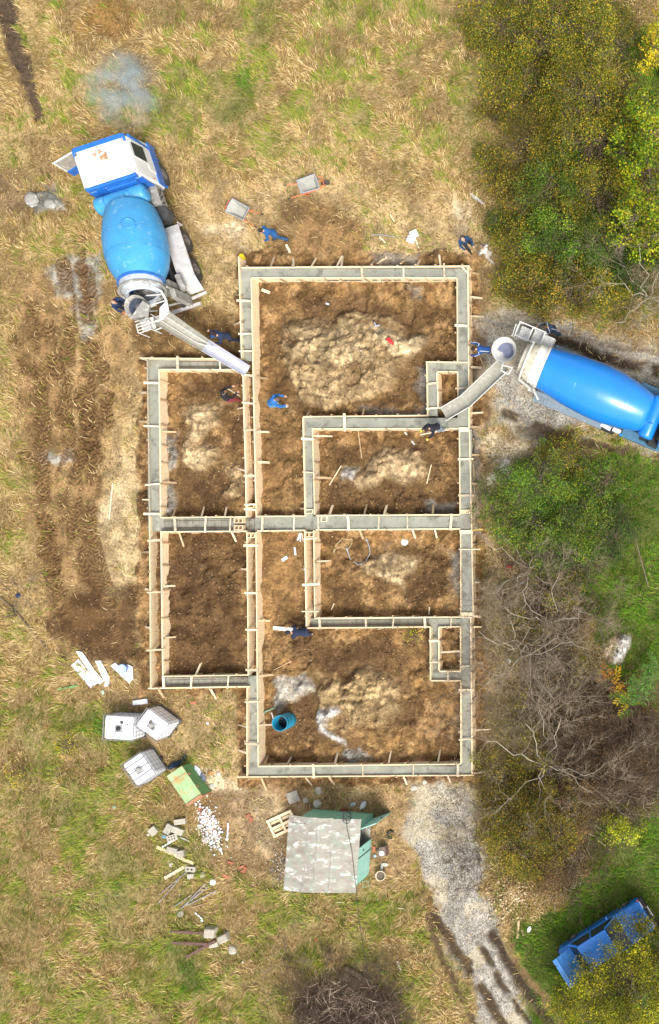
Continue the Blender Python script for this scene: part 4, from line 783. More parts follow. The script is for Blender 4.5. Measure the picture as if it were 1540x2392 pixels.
# fenders over the rear wheels
for s in (-1, 1):
    m = MB(); pts = [(-2.55, .78), (-2.6, 1.12), (-3.0, 1.24), (-4.55, 1.26), (-5.05, 1.12), (-5.5, .72)]
    for (y0, z0), (y1, z1) in zip(pts, pts[1:]): m.quad((s*.74, y0, z0), (s*1.44, y0, z0), (s*1.44, y1, z1), (s*.74, y1, z1), .03)
    m.bar((s*1.44, -2.55, .8), (s*1.44, -2.55, 1.2), .05, .05); m.bar((s*1.43, -2.65, 1.22), (s*1.43, -5.0, 1.22), .035, .05)
    m.build('rear_fender', M['greypaint'], t)
m = MB(); m.box((1.25, -5.75, .95), (.7, .12, .05), rz=.1); m.box((0, -6.0, .7), (2.2, .12, .12)); m.build('rear_bumper', M['greypaint'], t)
m = MB(); m.tube([(.9, -4.9, 1.6), (.95, -5.6, 1.6)], .13, 12); m.tube([(.75, -5.55, 1.0), (.8, -5.7, 2.7)], .05, 8); m.box((.8, -5.9, 1.7), (.22, .4, 1.3)); m.build('hydraulic_motor', M['dirtymetal'], t)
# hopper and collar ring
m = MB(); hx, hy, hz = -.45, -6.33, 3.15
m.lathe([(.22, -.62), (.27, -.45), (.50, 0), (.52, .02), (.49, 0), (.25, -.45), (.2, -.62)], rotM((hx, hy, hz), rx=R(14), ry=R(-6)), 28, False, False); m.quad((hx-.42, hy-.35, hz+.02), (hx+.35, hy-.5, hz+.02), (hx+.55, hy-.1, hz+.05), (hx+.35, hy+.2, hz+.04), .015); m.build('hopper', M['dirtymetal'], t, smooth=True)
m = MB(); m.lathe([(.35, 0), (.23, -.45)], rotM((hx, hy, hz-.05), rx=R(14)), 24, False, True); m.build('wet_mix', pm('wet bluish slurry', (.10, .12, .17), (.06, .07, .10), 5, .3), t, smooth=True)
m = MB()
q = [(.0, -5.55, 3.2), (.45, -5.7, 3.2), (.72, -6.0, 3.15), (.75, -6.35, 3.05), (.62, -6.8, 2.9), (.2, -7.0, 2.85), (-.4, -6.95, 2.85)]
m.tube(q, .045, 8); m.tube([(.0, -5.9, 3.0), (.65, -6.1, 3.1)], .03, 6); m.tube([(.0, -6.3, 2.9), (.7, -6.35, 3.0)], .03, 6); m.quad((.35, -6.55, 2.95), (.68, -6.4, 3.0), (.62, -6.85, 2.85), (.1, -7.0, 2.8), .02)
m.tube([(-.6, -5.9, 1.2), (-.6, -6.3, 2.6)], .04, 6); m.tube([(.6, -5.9, 1.2), (.6, -6.5, 2.8)], .04, 6); m.build('hopper_frame', M['greymesh'], t)
m = MB(); dd = Mx @ Matrix.Translation((0, 0, 4.0)); m.lathe([(.86, 0), (.90, .02), (.90, .07), (.86, .09), (.80, .05)], dd, 40, False, False); m.build('collar_ring', M['dirtymetal'], t, smooth=True)
m = MB()                                             # ladder and step
for s in (-.0, .55): m.tube([(-.9-s, -6.15, .6), (-.95-s, -6.35, 1.5), (-.95-s, -6.7, 1.55), (-.9-s, -6.75, .8)], .028, 6)
for k in range(5): m.tube([(-.9, -6.2-k*.13, 1.52), (-1.5, -6.2-k*.13, 1.52)], .022, 6)
m.box((-1.1, -6.4, 1.3), (.6, .5, .04)); m.tube([(-.4, -6.7, 1.3), (-.9, -6.75, 1.35)], .03, 6); m.build('ladder', M['greymesh'], t)
# chute: two sections hung under the hopper
m = chute_mb([(-.1, -6.55, 2.25), (.45, -7.3, 1.9), (1.04, -8.09, 1.5)], .78, .56, .20); ch = m.build('chute', M['chute'], t, smooth=True)
m = MB(); m.tube([(-.4, -6.4, 2.27), (.78, -7.93, 1.52)], .02, 5); m.tube([(.2, -6.75, 2.27), (1.32, -8.25, 1.52)], .02, 5); m.box((1.05, -8.1, 1.5), (.7, .05, .06), rz=R(-36)); m.build('chute_edge', M['cement'], ch)
m = chute_mb([(.98, -8.02, 1.49), (1.55, -8.74, 1.12), (2.13, -9.47, .78)], .56, .48, .17); m.build('chute_extension', M['chutenew'], ch, smooth=True)
m = MB(); m.tube([(.3, -6.6, 1.0), (.5, -7.3, 1.75)], .035, 6); m.build('chute_prop', M['dirtymetal'], ch)
# ---- the bright blue truck, right edge
a2 = R(-112.8)
t = thing('concrete_mixer_truck', 'bright blue concrete mixer truck with cream drum neck, leaving the gravel at right', 'mixer truck', (9.83, 5.97, 0), a2)
m = MB()
for s in (-1, 1): m.box((s*.42, 3.2, 1.0), (.14, 8.6, .28))
for y in (0, 1.5, 3, 4.5, 6, 7): m.box((0, y, 1.0), (.7, .12, .2))
for y in (.9, 2.25, 6.3): m.tube([(-.9, y, .5), (.9, y, .5)], .1)
m.build('chassis', M['chassis'], t)
for s in (-1, 1):
    for y in (.9, 2.25): wheel(t, s*1.0, y, .5, .5, s)
    wheel(t, s*1.05, 6.3, .5, .3, s)
    m = MB(); m.box((s*1.08, 1.55, 1.22), (.45, 3.2, .05)); m.box((s*1.3, 1.55, 1.05), (.04, 3.2, .3))
    for k in range(5): m.box((s*1.15, .05+k*.13, 1.27), (.25, .03, .03))
    m.build('rear_fender', pm('grey blue fender', (.20, .26, .31), (.14, .18, .22), 5, .6, c3=(.34, .33, .3), s3=5, thr3=.6), t)
    m = MB(); m.box((s*1.05, 5.0, 1.22), (.42, 1.9, .12)); m.box((s*1.02, 4.9, .85), (.45, 1.5, .55)); m.build('side_locker', pm('steel blue locker', (.06, .17, .27), (.04, .12, .2), 3, .5), t, bevel=.02)
m = MB()
for k in range(5): m.box((.98, 4.9+k*.09, 1.33), (.25, .03, .1))
m.tube([(1.2, 3.1, 1.1), (1.2, 3.7, 1.1)], .14, 14); m.box((1.05, 5.5, 1.4), (.3, .4, .3)); m.build('cooler', M['black'], t)
m = MB(); m.tube([(1.1, 3.1, 1.25), (1.15, 3.55, 1.25)], .1, 12); m.tube([(1.1, 3.65, 1.25), (1.1, 4.0, 1.25)], .1, 12); m.build('filter_cylinder', M['white'], t)
m = MB(); m.ball((1.22, 4.05, 1.3), .07); m.build('blue_valve', M['bluedrum'], t)
# drum: rear at A (opening) to front at B
A, B = Vector((0, 4.95, 2.12)), Vector((0, -.85, 3.2)); prof = [(.35, .0), (.70, .05), (.84, .14), (.90, .3), (1.06, .95), (1.17, 1.7), (1.19, 2.2), (1.18, 2.6), (1.10, 3.5), (.90, 4.72), (.87, 4.74)]
dr, Mx = drum(t, A, B, prof, M['bluedrum'], 64)
m = MB(); m.lathe([(.87, 4.74), (.905, 4.75), (.905, 4.80), (.885, 4.82), (.83, 5.1), (.84, 5.12), (.84, 5.16), (.82, 5.18)], Mx, 56, False, False); m.build('drum_neck', pm('cream painted neck', (.76, .74, .68), (.68, .64, .56), 3, .5, c3=(.5, .44, .34), s3=4, thr3=.62), dr, smooth=True)
m = MB(); m.lathe([(.82, 5.18), (.80, 5.3), (.66, 5.62), (.62, 5.7), (.5, 5.6)], Mx, 56, False, False); m.build('neck_cone', pm('mud splashed cone', (.62, .58, .48), (.42, .36, .25), 2.2, .6, c3=(.33, .29, .22), s3=3, thr3=.55), dr, smooth=True)
m = MB()
for z in (1.15, 2.25, 3.3): m.lathe([(np.interp(z, [.95, 1.7, 2.2, 2.6, 3.5, 4.72], [1.06, 1.17, 1.19, 1.18, 1.10, .90])+.0005, z), (np.interp(z+.01, [.95, 1.7, 2.2, 2.6, 3.5, 4.72], [1.06, 1.17, 1.19, 1.18, 1.10, .90])+.004, z+.01), (np.interp(z+.02, [.95, 1.7, 2.2, 2.6, 3.5, 4.72], [1.06, 1.17, 1.19, 1.18, 1.10, .90])+.0005, z+.02)], Mx, 64, False, False)
m.build('weld_seam', M['bluedrum'], dr, smooth=True)
# water tank across, platform and cab
m = MB(); m.lathe([(.05, -.95), (.25, -.94), (.32, -.88), (.34, -.8), (.34, .8), (.32, .88), (.25, .94), (.05, .95)], Matrix.Translation((.07, 5.15, 2.15)) @ Matrix.Rotation(math.pi/2, 4, 'Y') @ Matrix.Diagonal((1, 1.0, 1, 1)), 36); tk = m.build('water_tank', M['bluedrum'], t, smooth=True)
m = MB(); m.tube([(.35, 5.1, 2.5), (.35, 5.22, 2.56), (.35, 5.3, 2.5)], .02, 6); m.build('tank_handle', M['bluecab'], tk)
m = MB(); m.box((0, 5.2, 1.5), (1.9, .7, .5)); m.build('tank_cradle', M['chassis'], t)
m = MB(); m.box((0, 6.7, 1.9), (2.35, 1.7, 1.9)); m.box((0, 6.7, 2.9), (2.1, 1.5, .12)); cb = m.build('cab', M['bluedrum'], t, bevel=.08)
m = MB(); m.box((0, 7.58, 2.2), (2.0, .04, .8)); m.build('windscreen', M['glass'], cb)
for s in (-1, 1): m = MB(); m.box((s*1.19, 6.8, 2.25), (.04, .9, .6)); m.build('side_window', M['glass'], cb)
# rear structure
m = MB(); m.tube([(-.95, -.1, 1.1), (-.8, -.5, 3.1)], .06, 8); m.tube([(.95, -.1, 1.1), (.85, -.45, 3.0)], .06, 8); m.box((0, -.3, 1.2), (2.0, .2, .2)); m.tube([(.9, -.05, 1.9), (1.15, .15, 1.3)], .05, 8); m.tube([(.98, .0, 1.9), (1.2, .2, 1.4)], .04, 8); m.build('rear_frame', M['greymesh'], t)
m = MB(); Rg = Mx @ Matrix.Translation((0, 0, 5.45)); m.lathe([(.86, 0), (.90, .01), (.90, .06), (.86, .07)], Rg, 40, False, False); m.build('collar_ring', M['greymesh'], t, smooth=True)
hx, hy, hz = -.02, -1.45, 3.28
m = MB(); m.lathe([(.2, -.62), (.26, -.45), (.50, 0), (.53, .03), (.49, .0), (.24, -.45), (.2, -.62)], rotM((hx, hy, hz), rx=R(8)), 30, False, False); m.build('hopper', M['cement'], t, smooth=True)
m = MB(); m.lathe([(.40, -.2), (.24, -.48)], rotM((hx+.04, hy+.03, hz), rx=R(8)), 24, False, True); m.build('wet_mix', pm('blue grey slurry', (.17, .19, .27), (.12, .13, .19), 4, .35), t, smooth=True)
m = MB(); m.tube([(.5, -.9, 3.0), (.55, -1.35, 2.95), (.5, -1.65, 2.7)], .04, 8); m.bar((.38, -1.5, 2.5), (.75, -1.45, 2.5), .06, .06); m.bar((.75, -1.45, 2.5), (.8, -1.1, 2.5), .06, .06); m.bar((.8, -1.1, 2.5), (.4, -1.05, 2.5), .06, .06); m.build('hopper_frame', M['greymesh'], t)
# side platform with perforated plates and rails
m = MB(); m.box((-1.2, -.75, 1.72), (.62, .5, .04)); m.box((-1.15, -1.35, 1.72), (.55, .45, .04)); m.box((-1.15, -.25, 1.85), (.55, .5, .3)); m.build('platform', M['greymesh'], t)
m = MB()
for x0, y0, x1, y1 in ((-1.5, -1.6, -.9, -1.0), (-1.5, -1.0, -.9, -.45)):
    q = [(x0, y0, 1.8), (x0, y0, 2.15), (x1, y0, 2.15), (x1, y1, 2.15), (x0, y1, 2.15), (x0, y0, 2.15)]; m.tube(q, .03, 6); m.tube([(x0, y1, 1.8), (x0, y1, 2.15)], .03, 6)
for k in range(4): m.tube([(-.85, -1.75, 1.9-k*.35), (-1.35, -1.8, 1.9-k*.35)], .025, 6)
for x in (-.85, -1.35): m.tube([(x, -1.72, .7), (x, -1.76, 1.95)], .028, 6)
m.build('ladder', pm('white rail', (.8, .8, .78), (.66, .66, .62), 6, .5), t)
# chute in two bends, towards the trench
def Lp(u, v, z):
    p = W(u, v, z)-Vector((9.83, 5.97, 0)); c, s_ = math.cos(-a2), math.sin(-a2); return (p.x*c-p.y*s_, p.x*s_+p.y*c, z)
p0, p1, p2 = Lp(1176, 852, 2.1), Lp(1088, 936, 1.25), Lp(1034, 968, .95)
m = chute_mb([p0, tuple((np.array(p0)+np.array(p1))/2), p1], .62, .58, .18); ch = m.build('chute', M['chute'], t, smooth=True)
m = chute_mb([tuple(np.array(p1)*1.03-np.array(p2)*.03), tuple((np.array(p1)+np.array(p2))/2), p2], .60, .58, .18); ce = m.build('chute_extension', M['chute'], ch, smooth=True)
def edge(a, b_, wd, par):
    a, b_ = Vector(a), Vector(b_); d = (b_-a).normalized(); sd_ = d.cross(Vector((0, 0, 1))).normalized()*wd/2
    m = MB(); m.tube([a+sd_, b_+sd_], .022, 6); m.tube([a-sd_, b_-sd_], .022, 6); m.build('chute_edge', M['cement'], par)
edge(p0, p1, .62, ch); edge(p1, p2, .60, ce)
m = MB(); m.tube([(.3, -1.0, 1.2), p0], .04, 8); m.build('chute_prop', M['dirtymetal'], ch)
# ---------------------------------------------------------------- metal shed
def shed():
    t = thing('metal_shed', 'weathered green metal shed with stained roof and one door swung open', 'shed', (.52, -14.68, 0), R(-4.3))
    grn = pm('pale green sheet metal', (.24, .50, .36), (.20, .44, .32), 3, .6, c3=(.34, .42, .28), s3=4, thr3=.66); teal = pm('washed teal sheet', (.33, .60, .52), (.28, .54, .47), 2.5, .55, c3=(.45, .6, .5), s3=5, thr3=.66)
    hw, hl, h = 1.32, 1.36, 1.96
    m = MB(); m.box((0, hl, h/2), (2*hw, .04, h)); m.box((0, -hl, h/2), (2*hw, .04, h)); m.box((-hw, 0, h/2), (.04, 2*hl-.05, h)); m.build('wall', grn, t)
    m = MB(); m.box((hw, .28-hl/2-.14, h/2), (.04, hl*1.15, h)); m.box((hw, hl-.12, h/2), (.04, .2, h)); m.box((hw, .5, h-.05), (.042, 1.3, .1)); m.build('front_wall', teal, t)
    m = MB(); m.box((hw+.02, -.2, h/2), (.03, .04, h)); m.box((hw+.03, .02, 1.0), (.03, .04, .16)); m.build('latch', M['chassis'], t)
    m = MB(); m.box((0, 0, .03), (2*hw-.1, 2*hl-.1, .06)); m.build('floor_panel', M['dirtymetal'], t)
    d = thing('door', None, None); d.parent = t; d.location = (hw+.03, hl-.22, 0); d.rotation_euler.z = R(24)
    m = MB(); m.box((.42, 0, h/2-.02), (.84, .035, h-.06)); m.build('door_leaf', teal, d); m = MB(); m.box((.42, -.02, h/2), (.76, .03, .05)); m.box((.42, -.021, .3), (.76, .03, .05)); m.box((.42, -.021, 1.7), (.76, .03, .05)); m.build('door_brace', grn, d)
    m = MB(); m.box((.78, .03, 1.05), (.04, .05, .14)); m.build('handle', M['chassis'], d)
    # roof: low gable in four sheets with standing seams
    rm = pm('stained zinc roof', (.22, .19, .155), (.33, .295, .25), 2.6, .6, stretch=(.8, 1.5, 1), c3=(.58, .57, .53), s3=2.4, thr3=.575, detail=12,  bump=.004, bscale=8)
    nt = rm.node_tree; n = node(nt, 'ShaderNodeTexNoise', Scale=3.0, Detail=10.0, Roughness=.75); tc = node(nt, 'ShaderNodeTexCoord'); nt.links.new(tc.outputs['Object'], n.inputs['Vector'])
    rp = node(nt, 'ShaderNodeValToRGB'); rp.color_ramp.elements[0].position = .48; rp.color_ramp.elements[1].position = .68; nt.links.new(n.outputs[0], rp.inputs[0])
    b = nt.nodes['Principled BSDF']; src = b.inputs['Base Color'].links[0].from_socket; mx = node(nt, 'ShaderNodeMixRGB'); mx.inputs[2].default_value = (.24, .31, .24, 1); nt.links.new(rp.outputs[0], mx.inputs[0]); nt.links.new(src, mx.inputs[1]); nt.links.new(mx.outputs[0], b.inputs['Base Color'])
    m = MB(); xs = [-1.58, -.72, -.28, .35, 1.5]; zz = [1.97, 2.09, 2.13, 2.08, 1.99]; y0, y1 = -1.62, 1.58
    for i in range(4): m.quad((xs[i], y0+(.03 if i > 1 else 0)*(i-1), zz[i]), (xs[i+1], y0+.04*i, zz[i+1]), (xs[i+1], y1+.02*i, zz[i+1]), (xs[i], y1, zz[i]), .02)
    rf = m.build('roof', rm, t)
    m = MB()
    for i in (1, 2, 3): m.bar((xs[i]+.01, y0+.05, zz[i]+.02), (xs[i]+.01, y1-.02, zz[i]+.02), .03, .02)
    m.bar((-1.5, 1.28, 2.01), (-.74, 1.28, 2.11), .02, .01); m.build('roof_seam', M['dirtymetal'], rf)
    c = MB(); p = [(809, 1913, 2.12), (811, 1935, 2.12), (822, 1985, 2.1), (829, 2050, 2.05), (832, 2075, 2.0)]
    pts = [W(*q) for q in p]+[W(838, 2140, 1.6), W(850, 2220, .8), W(866, 2310, .3), W(881, 2400, .15)]
    c.tube(pts, .012, 6); q = W(811, 1908, 2.14)
    ring = [(q.x+.17*math.cos(a*.45)*(1-.2*math.sin(a)), q.y+.16*math.sin(a*.45)+.12*math.cos(a*.31), q.z+.012*(a % 5)) for a in range(60)]
    c.tube(ring, .012, 5); tag(c.build('power_cable', M['black'], smooth=True), 'black cable coiled on the shed roof and running down to the brush', 'cable')
shed()
# ---------------------------------------------------------------- caged water tanks
def ibc(quad, lab, cap, tw=0):
    P = [Vector((x, y)) for x, y in quad]; c = sum(P, Vector((0, 0)))/4; e = (P[1]-P[0]+P[2]-P[3])/2; ang = math.atan2(e.y, e.x)
    w_, l_ = e.length, ((P[3]-P[0]+P[2]-P[1])/2).length
    t = thing('water_tank', lab, 'water tank', (c.x, c.y, gz(c.x, c.y)-.02), ang, 'caged plastic water tanks')
    m = MB(); m.box((0, 0, .62), (w_-.03, l_-.03, .98)); tk = m.build('container', M['white'], t, bevel=.11)
    m = MB()
    for z in (.16, .40, .64, .88, 1.12): m.tube([(-w_/2, -l_/2, z), (w_/2, -l_/2, z), (w_/2, l_/2, z), (-w_/2, l_/2, z), (-w_/2, -l_/2, z)], .008, 5)
    n = 6
    for k in range(n+1):
        f = -.5+k/n
        for s in (-1, 1): m.tube([(w_*f, s*(l_/2+.004), .14), (w_*f, s*(l_/2+.004), 1.12)], .007, 4); m.tube([(s*(w_/2+.004), l_*f, .14), (s*(w_/2+.004), l_*f, 1.12)], .007, 4)
    m.build('cage', M['cagemtl'], t)
    m = MB(); m.tube([(-w_/2, -l_/2, 1.15), (w_/2, -l_/2, 1.15), (w_/2, l_/2, 1.15), (-w_/2, l_/2, 1.15), (-w_/2, -l_/2, 1.15)], .015, 6); m.build('top_rail', M['cagemtl'], t)
    m = MB(); m.box((0, 0, .10), (w_, l_, .03)); 
    for s in (-1, 0, 1): m.box((s*w_*.4, 0, .05), (.1, l_, .08))
    m.build('base', M['chassis'] if cap else M['wood2'], t)
    m = MB(); m.box((0, -.02, 1.105), (.34, .34, .02)); o = m.build('lid_recess', pm('scuffed recess', (.45, .45, .48), (.12, .11, .11), 9, .7), tk)
    m = MB(); m.lathe([(.10, 0), (.10, .05), (.085, .07), (.02, .07)], Matrix.Translation((0, -.02, 1.115)), 20); m.build('screw_cap', M['black'] if cap == 1 else M['dirtymetal'], tk, smooth=True)
    if cap == 1: m = MB(); m.lathe([(.09, 0), (.07, .03), (.02, .035)], Matrix.Translation((.12, .25, 1.10)), 16); m.ball((.36, .18, 1.11), .04, (1, 1, .5)); m.build('dirt_smear', pm('dry dirt', (.09, .08, .08), None, 4, .9), tk)
    if cap == 2: m = MB(); m.ball((.1, -.1, 1.10), .1, (1.3, 1, .25)); m.ball((-.13, .06, 1.10), .08, (1, 1.5, .3)); m.ball((-.1, -.2, 1.1), .03, (1, 4, .4)); m.build('dirt_smear', pm('dark muddy spill', (.05, .05, .06), (.25, .2, .17), 12, .9), tk)
    if cap == 3:
        m = MB()
        for s in (-.3, 0, .3): m.bar((-w_/2, s*l_*.9, 1.155), (w_/2, s*l_*.9, 1.155), .035, .012)
        m.build('cross_strap', M['cagemtl'], t)
    m = MB(); m.tube([(w_/2-.05, .0, .14), (w_/2+.08, 0, .14)], .04, 8); m.build('outlet_valve', M['black'], t)
M['cagemtl'] = pm('grey steel cage', (.17, .17, .19), (.26, .25, .25), 8, .5)
ibc([(-9.34, -8.87), (-8.05, -8.92), (-8.11, -10.01), (-9.44, -9.92)], 'left water tank of the touching pair, black cap and clean white top', 1)
ibc([(-7.54, -8.54), (-6.54, -9.2), (-7.05, -10.1), (-7.98, -9.31)], 'tilted water tank nearest the foundation with muddy spill round its cap', 2)
ibc([(-8.62, -11.0), (-7.75, -10.46), (-7.19, -11.44), (-8.03, -12.06)], 'water tank standing alone beside the green metal chest, beige cap', 3)
def chest():
    P = [W(387.5, 1813, .85), W(426, 1786, .85), W(472, 1855, .85), W(440, 1887, .85)]; c = sum(P, Vector())/4; e = P[1]-P[0]; l = (P[3]-P[0]+P[2]-P[1])/2
    ang = math.atan2(l.y, l.x); L_, w_ = l.length, .80
    t = thing('metal_chest', 'rusty pale green metal chest beside the lone water tank', 'metal chest', (c.x, c.y, 0), ang)
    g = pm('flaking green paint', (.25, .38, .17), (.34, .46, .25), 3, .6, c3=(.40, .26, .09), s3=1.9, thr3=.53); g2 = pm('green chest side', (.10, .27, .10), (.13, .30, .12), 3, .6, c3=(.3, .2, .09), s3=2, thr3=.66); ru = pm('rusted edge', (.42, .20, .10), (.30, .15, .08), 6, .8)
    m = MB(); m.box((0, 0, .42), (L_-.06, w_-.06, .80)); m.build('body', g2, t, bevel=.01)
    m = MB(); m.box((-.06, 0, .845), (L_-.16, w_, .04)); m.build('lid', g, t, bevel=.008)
    m = MB(); m.box((-L_*.27, 0, .872), (.03, w_*.98, .012)); m.box((L_/2-.05, 0, .848), (.12, w_, .05)); m.box((L_/2-.02, 0, .45), (.03, w_*.98, .8)); m.build('rust_edge', ru, t)
    m = MB(); m.box((L_*.2, w_/2+.02, .75), (.1, .03, .08)); m.box((-L_*.2, w_/2+.02, .75), (.1, .03, .08)); m.build('hinge', ru, t)
chest()
# ---------------------------------------------------------------- blue car
def car():
    t = thing('parked_car', 'blue boxy saloon car parked in grass with its boot open under a tree', 'car', (12.25, -19.11, 0), R(32.3-90))
    o = thing('car_shell', None, None); o.parent = t; o.location = (-.2, .28, 0); A = R(0); x0 = 0
    P = pm('metallic mid blue', (.012, .20, .66), (.01, .16, .55), 1.6, .3, coat=.5, c3=(.05, .2, .5), s3=2, thr3=.66)
    def loft(secs, name, mat, bev=.03):
        m = MB(); vs = []; n = 8
        for y, z0, z1, hw0, hw1 in secs: vs += [(-hw0+.05, y, z0), (hw0-.05, y, z0), (hw0, y, z0+.06), (hw0*.5+hw1*.5, y, (z0+z1)/2+.05), (hw1, y, z1-.05), (hw1-.06, y, z1), (-hw1+.06, y, z1), (-hw1, y, z1-.05), (-hw0*.5-hw1*.5, y, (z0+z1)/2+.05), (-hw0, y, z0+.06)]
        n = 10; k = len(secs); m.add(vs, [(i*n+j, i*n+(j+1) % n, (i+1)*n+(j+1) % n, (i+1)*n+j) for i in range(k-1) for j in range(n)]+[tuple(range(n-1, -1, -1)), tuple(range((k-1)*n, k*n))])
        return m.build(name, mat, t, loc=o.location, smooth=True, bevel=bev)
    body = loft([(-2.0, .35, .78, .76, .70), (-1.9, .25, .88, .79, .74), (-1.0, .22, .92, .81, .78), (.6, .22, .92, .81, .78), (1.2, .22, .90, .81, .76), (2.0, .24, .82, .79, .73), (2.12, .32, .76, .76, .70)], 'body', P)
    loc = o.location
    m = MB(); m.quad((-.70, .88, .915), (.70, .88, .915), (.66, 2.02, .835), (-.66, 2.02, .835), .025); m.build('bonnet', P, t, loc, bevel=.01)
    m = MB(); m.quad((-.60, -1.02, 1.38), (.60, -1.02, 1.38), (.60, .42, 1.39), (-.60, .42, 1.39), .05); m.build('roof', P, t, loc, bevel=.02)
    for s in (-1, 1):
        for pa, pb, pw in (((.62, .42, 1.37), (.72, .95, .92), .05), ((.61, -.3, 1.37), (.76, -.3, .92), .06), ((.61, -1.0, 1.37), (.74, -1.42, .92), .09)): m = MB(); m.bar((s*pa[0], pa[1], pa[2]), (s*pb[0], pb[1], pb[2]), pw, .05); m.build('pillar', P, t, loc)
        m = MB(); m.quad((s*.61, -.95, 1.34), (s*.61, .38, 1.34), (s*.745, .82, .93), (s*.745, -1.3, .93), .015); m.build('side_window', M['glass'], t, loc)
        m = MB(); m.box((s*.86, .62, .98), (.16, .08, .11)); m.build('mirror', P, t, loc, bevel=.02)
        m = MB(); m.box((s*.805, 0, .56), (.012, 3.6, .05)); m.build('side_strip', M['black'], t, loc)
        for y in (-1.25, 1.4): w_ = wheel(t, loc.x+s*.72, loc.y+y, .3, .18, s)
        m = MB(); m.box((s*.47, 2.11, .66), (.34, .06, .14)); m.build('headlight', M['white'], t, loc, bevel=.02)
        m = MB(); m.box((s*.70, 2.08, .67), (.1, .09, .13)); m.build('indicator', M['lamp_orange'], t, loc, bevel=.02)
    m = MB(); m.quad((-.58, .44, 1.37), (.58, .44, 1.37), (.68, .96, .93), (-.68, .96, .93), .015); m.build('windscreen', pm('sky lit glass', (.06, .07, .09), None, 4, .08), t, loc)  # windscreen in a lighter glass, sky brightness put into its colour
    m = MB(); m.quad((-.58, -1.04, 1.36), (.58, -1.04, 1.36), (.64, -1.38, .96), (-.64, -1.38, .96), .015); m.build('rear_window', M['glass'], t, loc)
    m = MB(); m.box((0, 2.2, .48), (1.5, .14, .2)); m.box((0, 2.09, .66), (.6, .03, .12)); m.build('front_bumper', M['black'], t, loc, bevel=.03)
    m = MB(); m.box((0, 2.28, .52), (.52, .02, .11)); m.build('number_plate', M['white'], t, loc); m = MB(); m.box((0, 1.95, .86), (.02, .1, .02)); m.build('bonnet_badge', M['white'], t, loc)
    m = MB(); m.box((0, -2.08, .48), (1.5, .14, .2)); m.build('rear_bumper', M['black'], t, loc, bevel=.03)
    m = MB(); m.box((0, -1.72, .84), (1.2, .5, .04)); m.box((-.2, -1.7, .9), (.4, .3, .1), rz=.3); m.box((.25, -1.72, .9), (.3, .28, .14), rz=-.4); m.build('boot_contents', pm('odd bags', (.5, .55, .52), (.16, .22, .2), 8, .8), t, loc)
    m = MB(); m.quad((-.70, -2.0, 1.62), (.70, -2.0, 1.62), (.66, -1.42, .98), (-.66, -1.42, .98), .03); m.box((0, -2.03, 1.60), (1.4, .2, .06)); m.build('boot_lid', pm('lit blue lid', (.05, .22, .60), None, 2, .35, coat=.4), t, loc)  # paler copy of the body blue: light on the lid is in its colour
    bpy.data.objects.remove(o)
car()
# ---------------------------------------------------------------- wheelbarrows
def barrow(u, v, deg, lab, z=.5):
    p = W(u, v, z); t = thing('wheelbarrow', lab, 'wheelbarrow', (p.x, p.y, gz(p.x, p.y)), R(deg), 'wheelbarrows on the dry grass')
    og = pm('orange frame', (.70, .20, .08), (.6, .16, .07), 6, .5)
    top = [(-.44, -.30), (.40, -.33), (.44, .0), (.40, .33), (-.44, .30)]; bot = [(-.22, -.19), (.20, -.2), (.22, 0), (.20, .2), (-.22, .19)]
    m = MB(); n = 5; vs = [(x, y, .60) for x, y in top]+[(x, y, .30) for x, y in bot]+[(x*.95, y*.94, .597) for x, y in top]+[(x*.96, y*.95, .315) for x, y in bot]
    fs = [(i, (i+1) % n, n+(i+1) % n, n+i) for i in range(n)]+[tuple(range(n, 2*n))]+[(2*n+i, 3*n+i, 3*n+(i+1) % n, 2*n+(i+1) % n) for i in range(n)]+[tuple(range(4*n-1, 3*n-1, -1))]+[(i, 2*n+i, 2*n+(i+1) % n, (i+1) % n) for i in range(n)]
    m.add(vs, fs); tb = m.build('tub', pm('cement coated tub', (.30, .30, .27), (.38, .37, .33), 6, .6, c3=(.22, .22, .2), s3=6, thr3=.6), t)
    m = MB(); m.tube([(x, y, .605) for x, y in top]+[(top[0][0], top[0][1], .605)], .018, 6); m.build('tub_rim', M['chutenew'], tb)
    m = MB()
    for s in (-1, 1): m.tube([(.62, s*.05, .2), (.3, s*.2, .29), (-.3, s*.24, .34), (-.95, s*.30, .5)], .018, 6); m.tube([(-.15, s*.23, .3), (-.32, s*.24, .02), (-.42, s*.24, .3)], .016, 6); m.tube([(.62, s*.06, .2), (.60, s*.2, .45), (.42, s*.25, .55)], .014, 6)
    m.tube([(.60, -.2, .45), (.60, .2, .45)], .014, 6); m.build('frame', og, t)
    for s in (-1, 1): m = MB(); m.tube([(-.95, s*.30, .5), (-1.08, s*.315, .53)], .024, 8); m.build('grip', M['black'], t)
    m = MB(); m.lathe([(.10, -.035), (.17, -.04), (.19, 0), (.17, .04), (.10, .035)], Matrix.Translation((.62, 0, .19)) @ Matrix.Rotation(math.pi/2, 4, 'X'), 20); m.build('front_wheel', M['tyre'], t, smooth=True)
barrow(723, 431, 18, 'upper wheelbarrow with its orange handles pointing left')
barrow(557, 490, 153, 'lower wheelbarrow near the lone man in blue, handles pointing right')
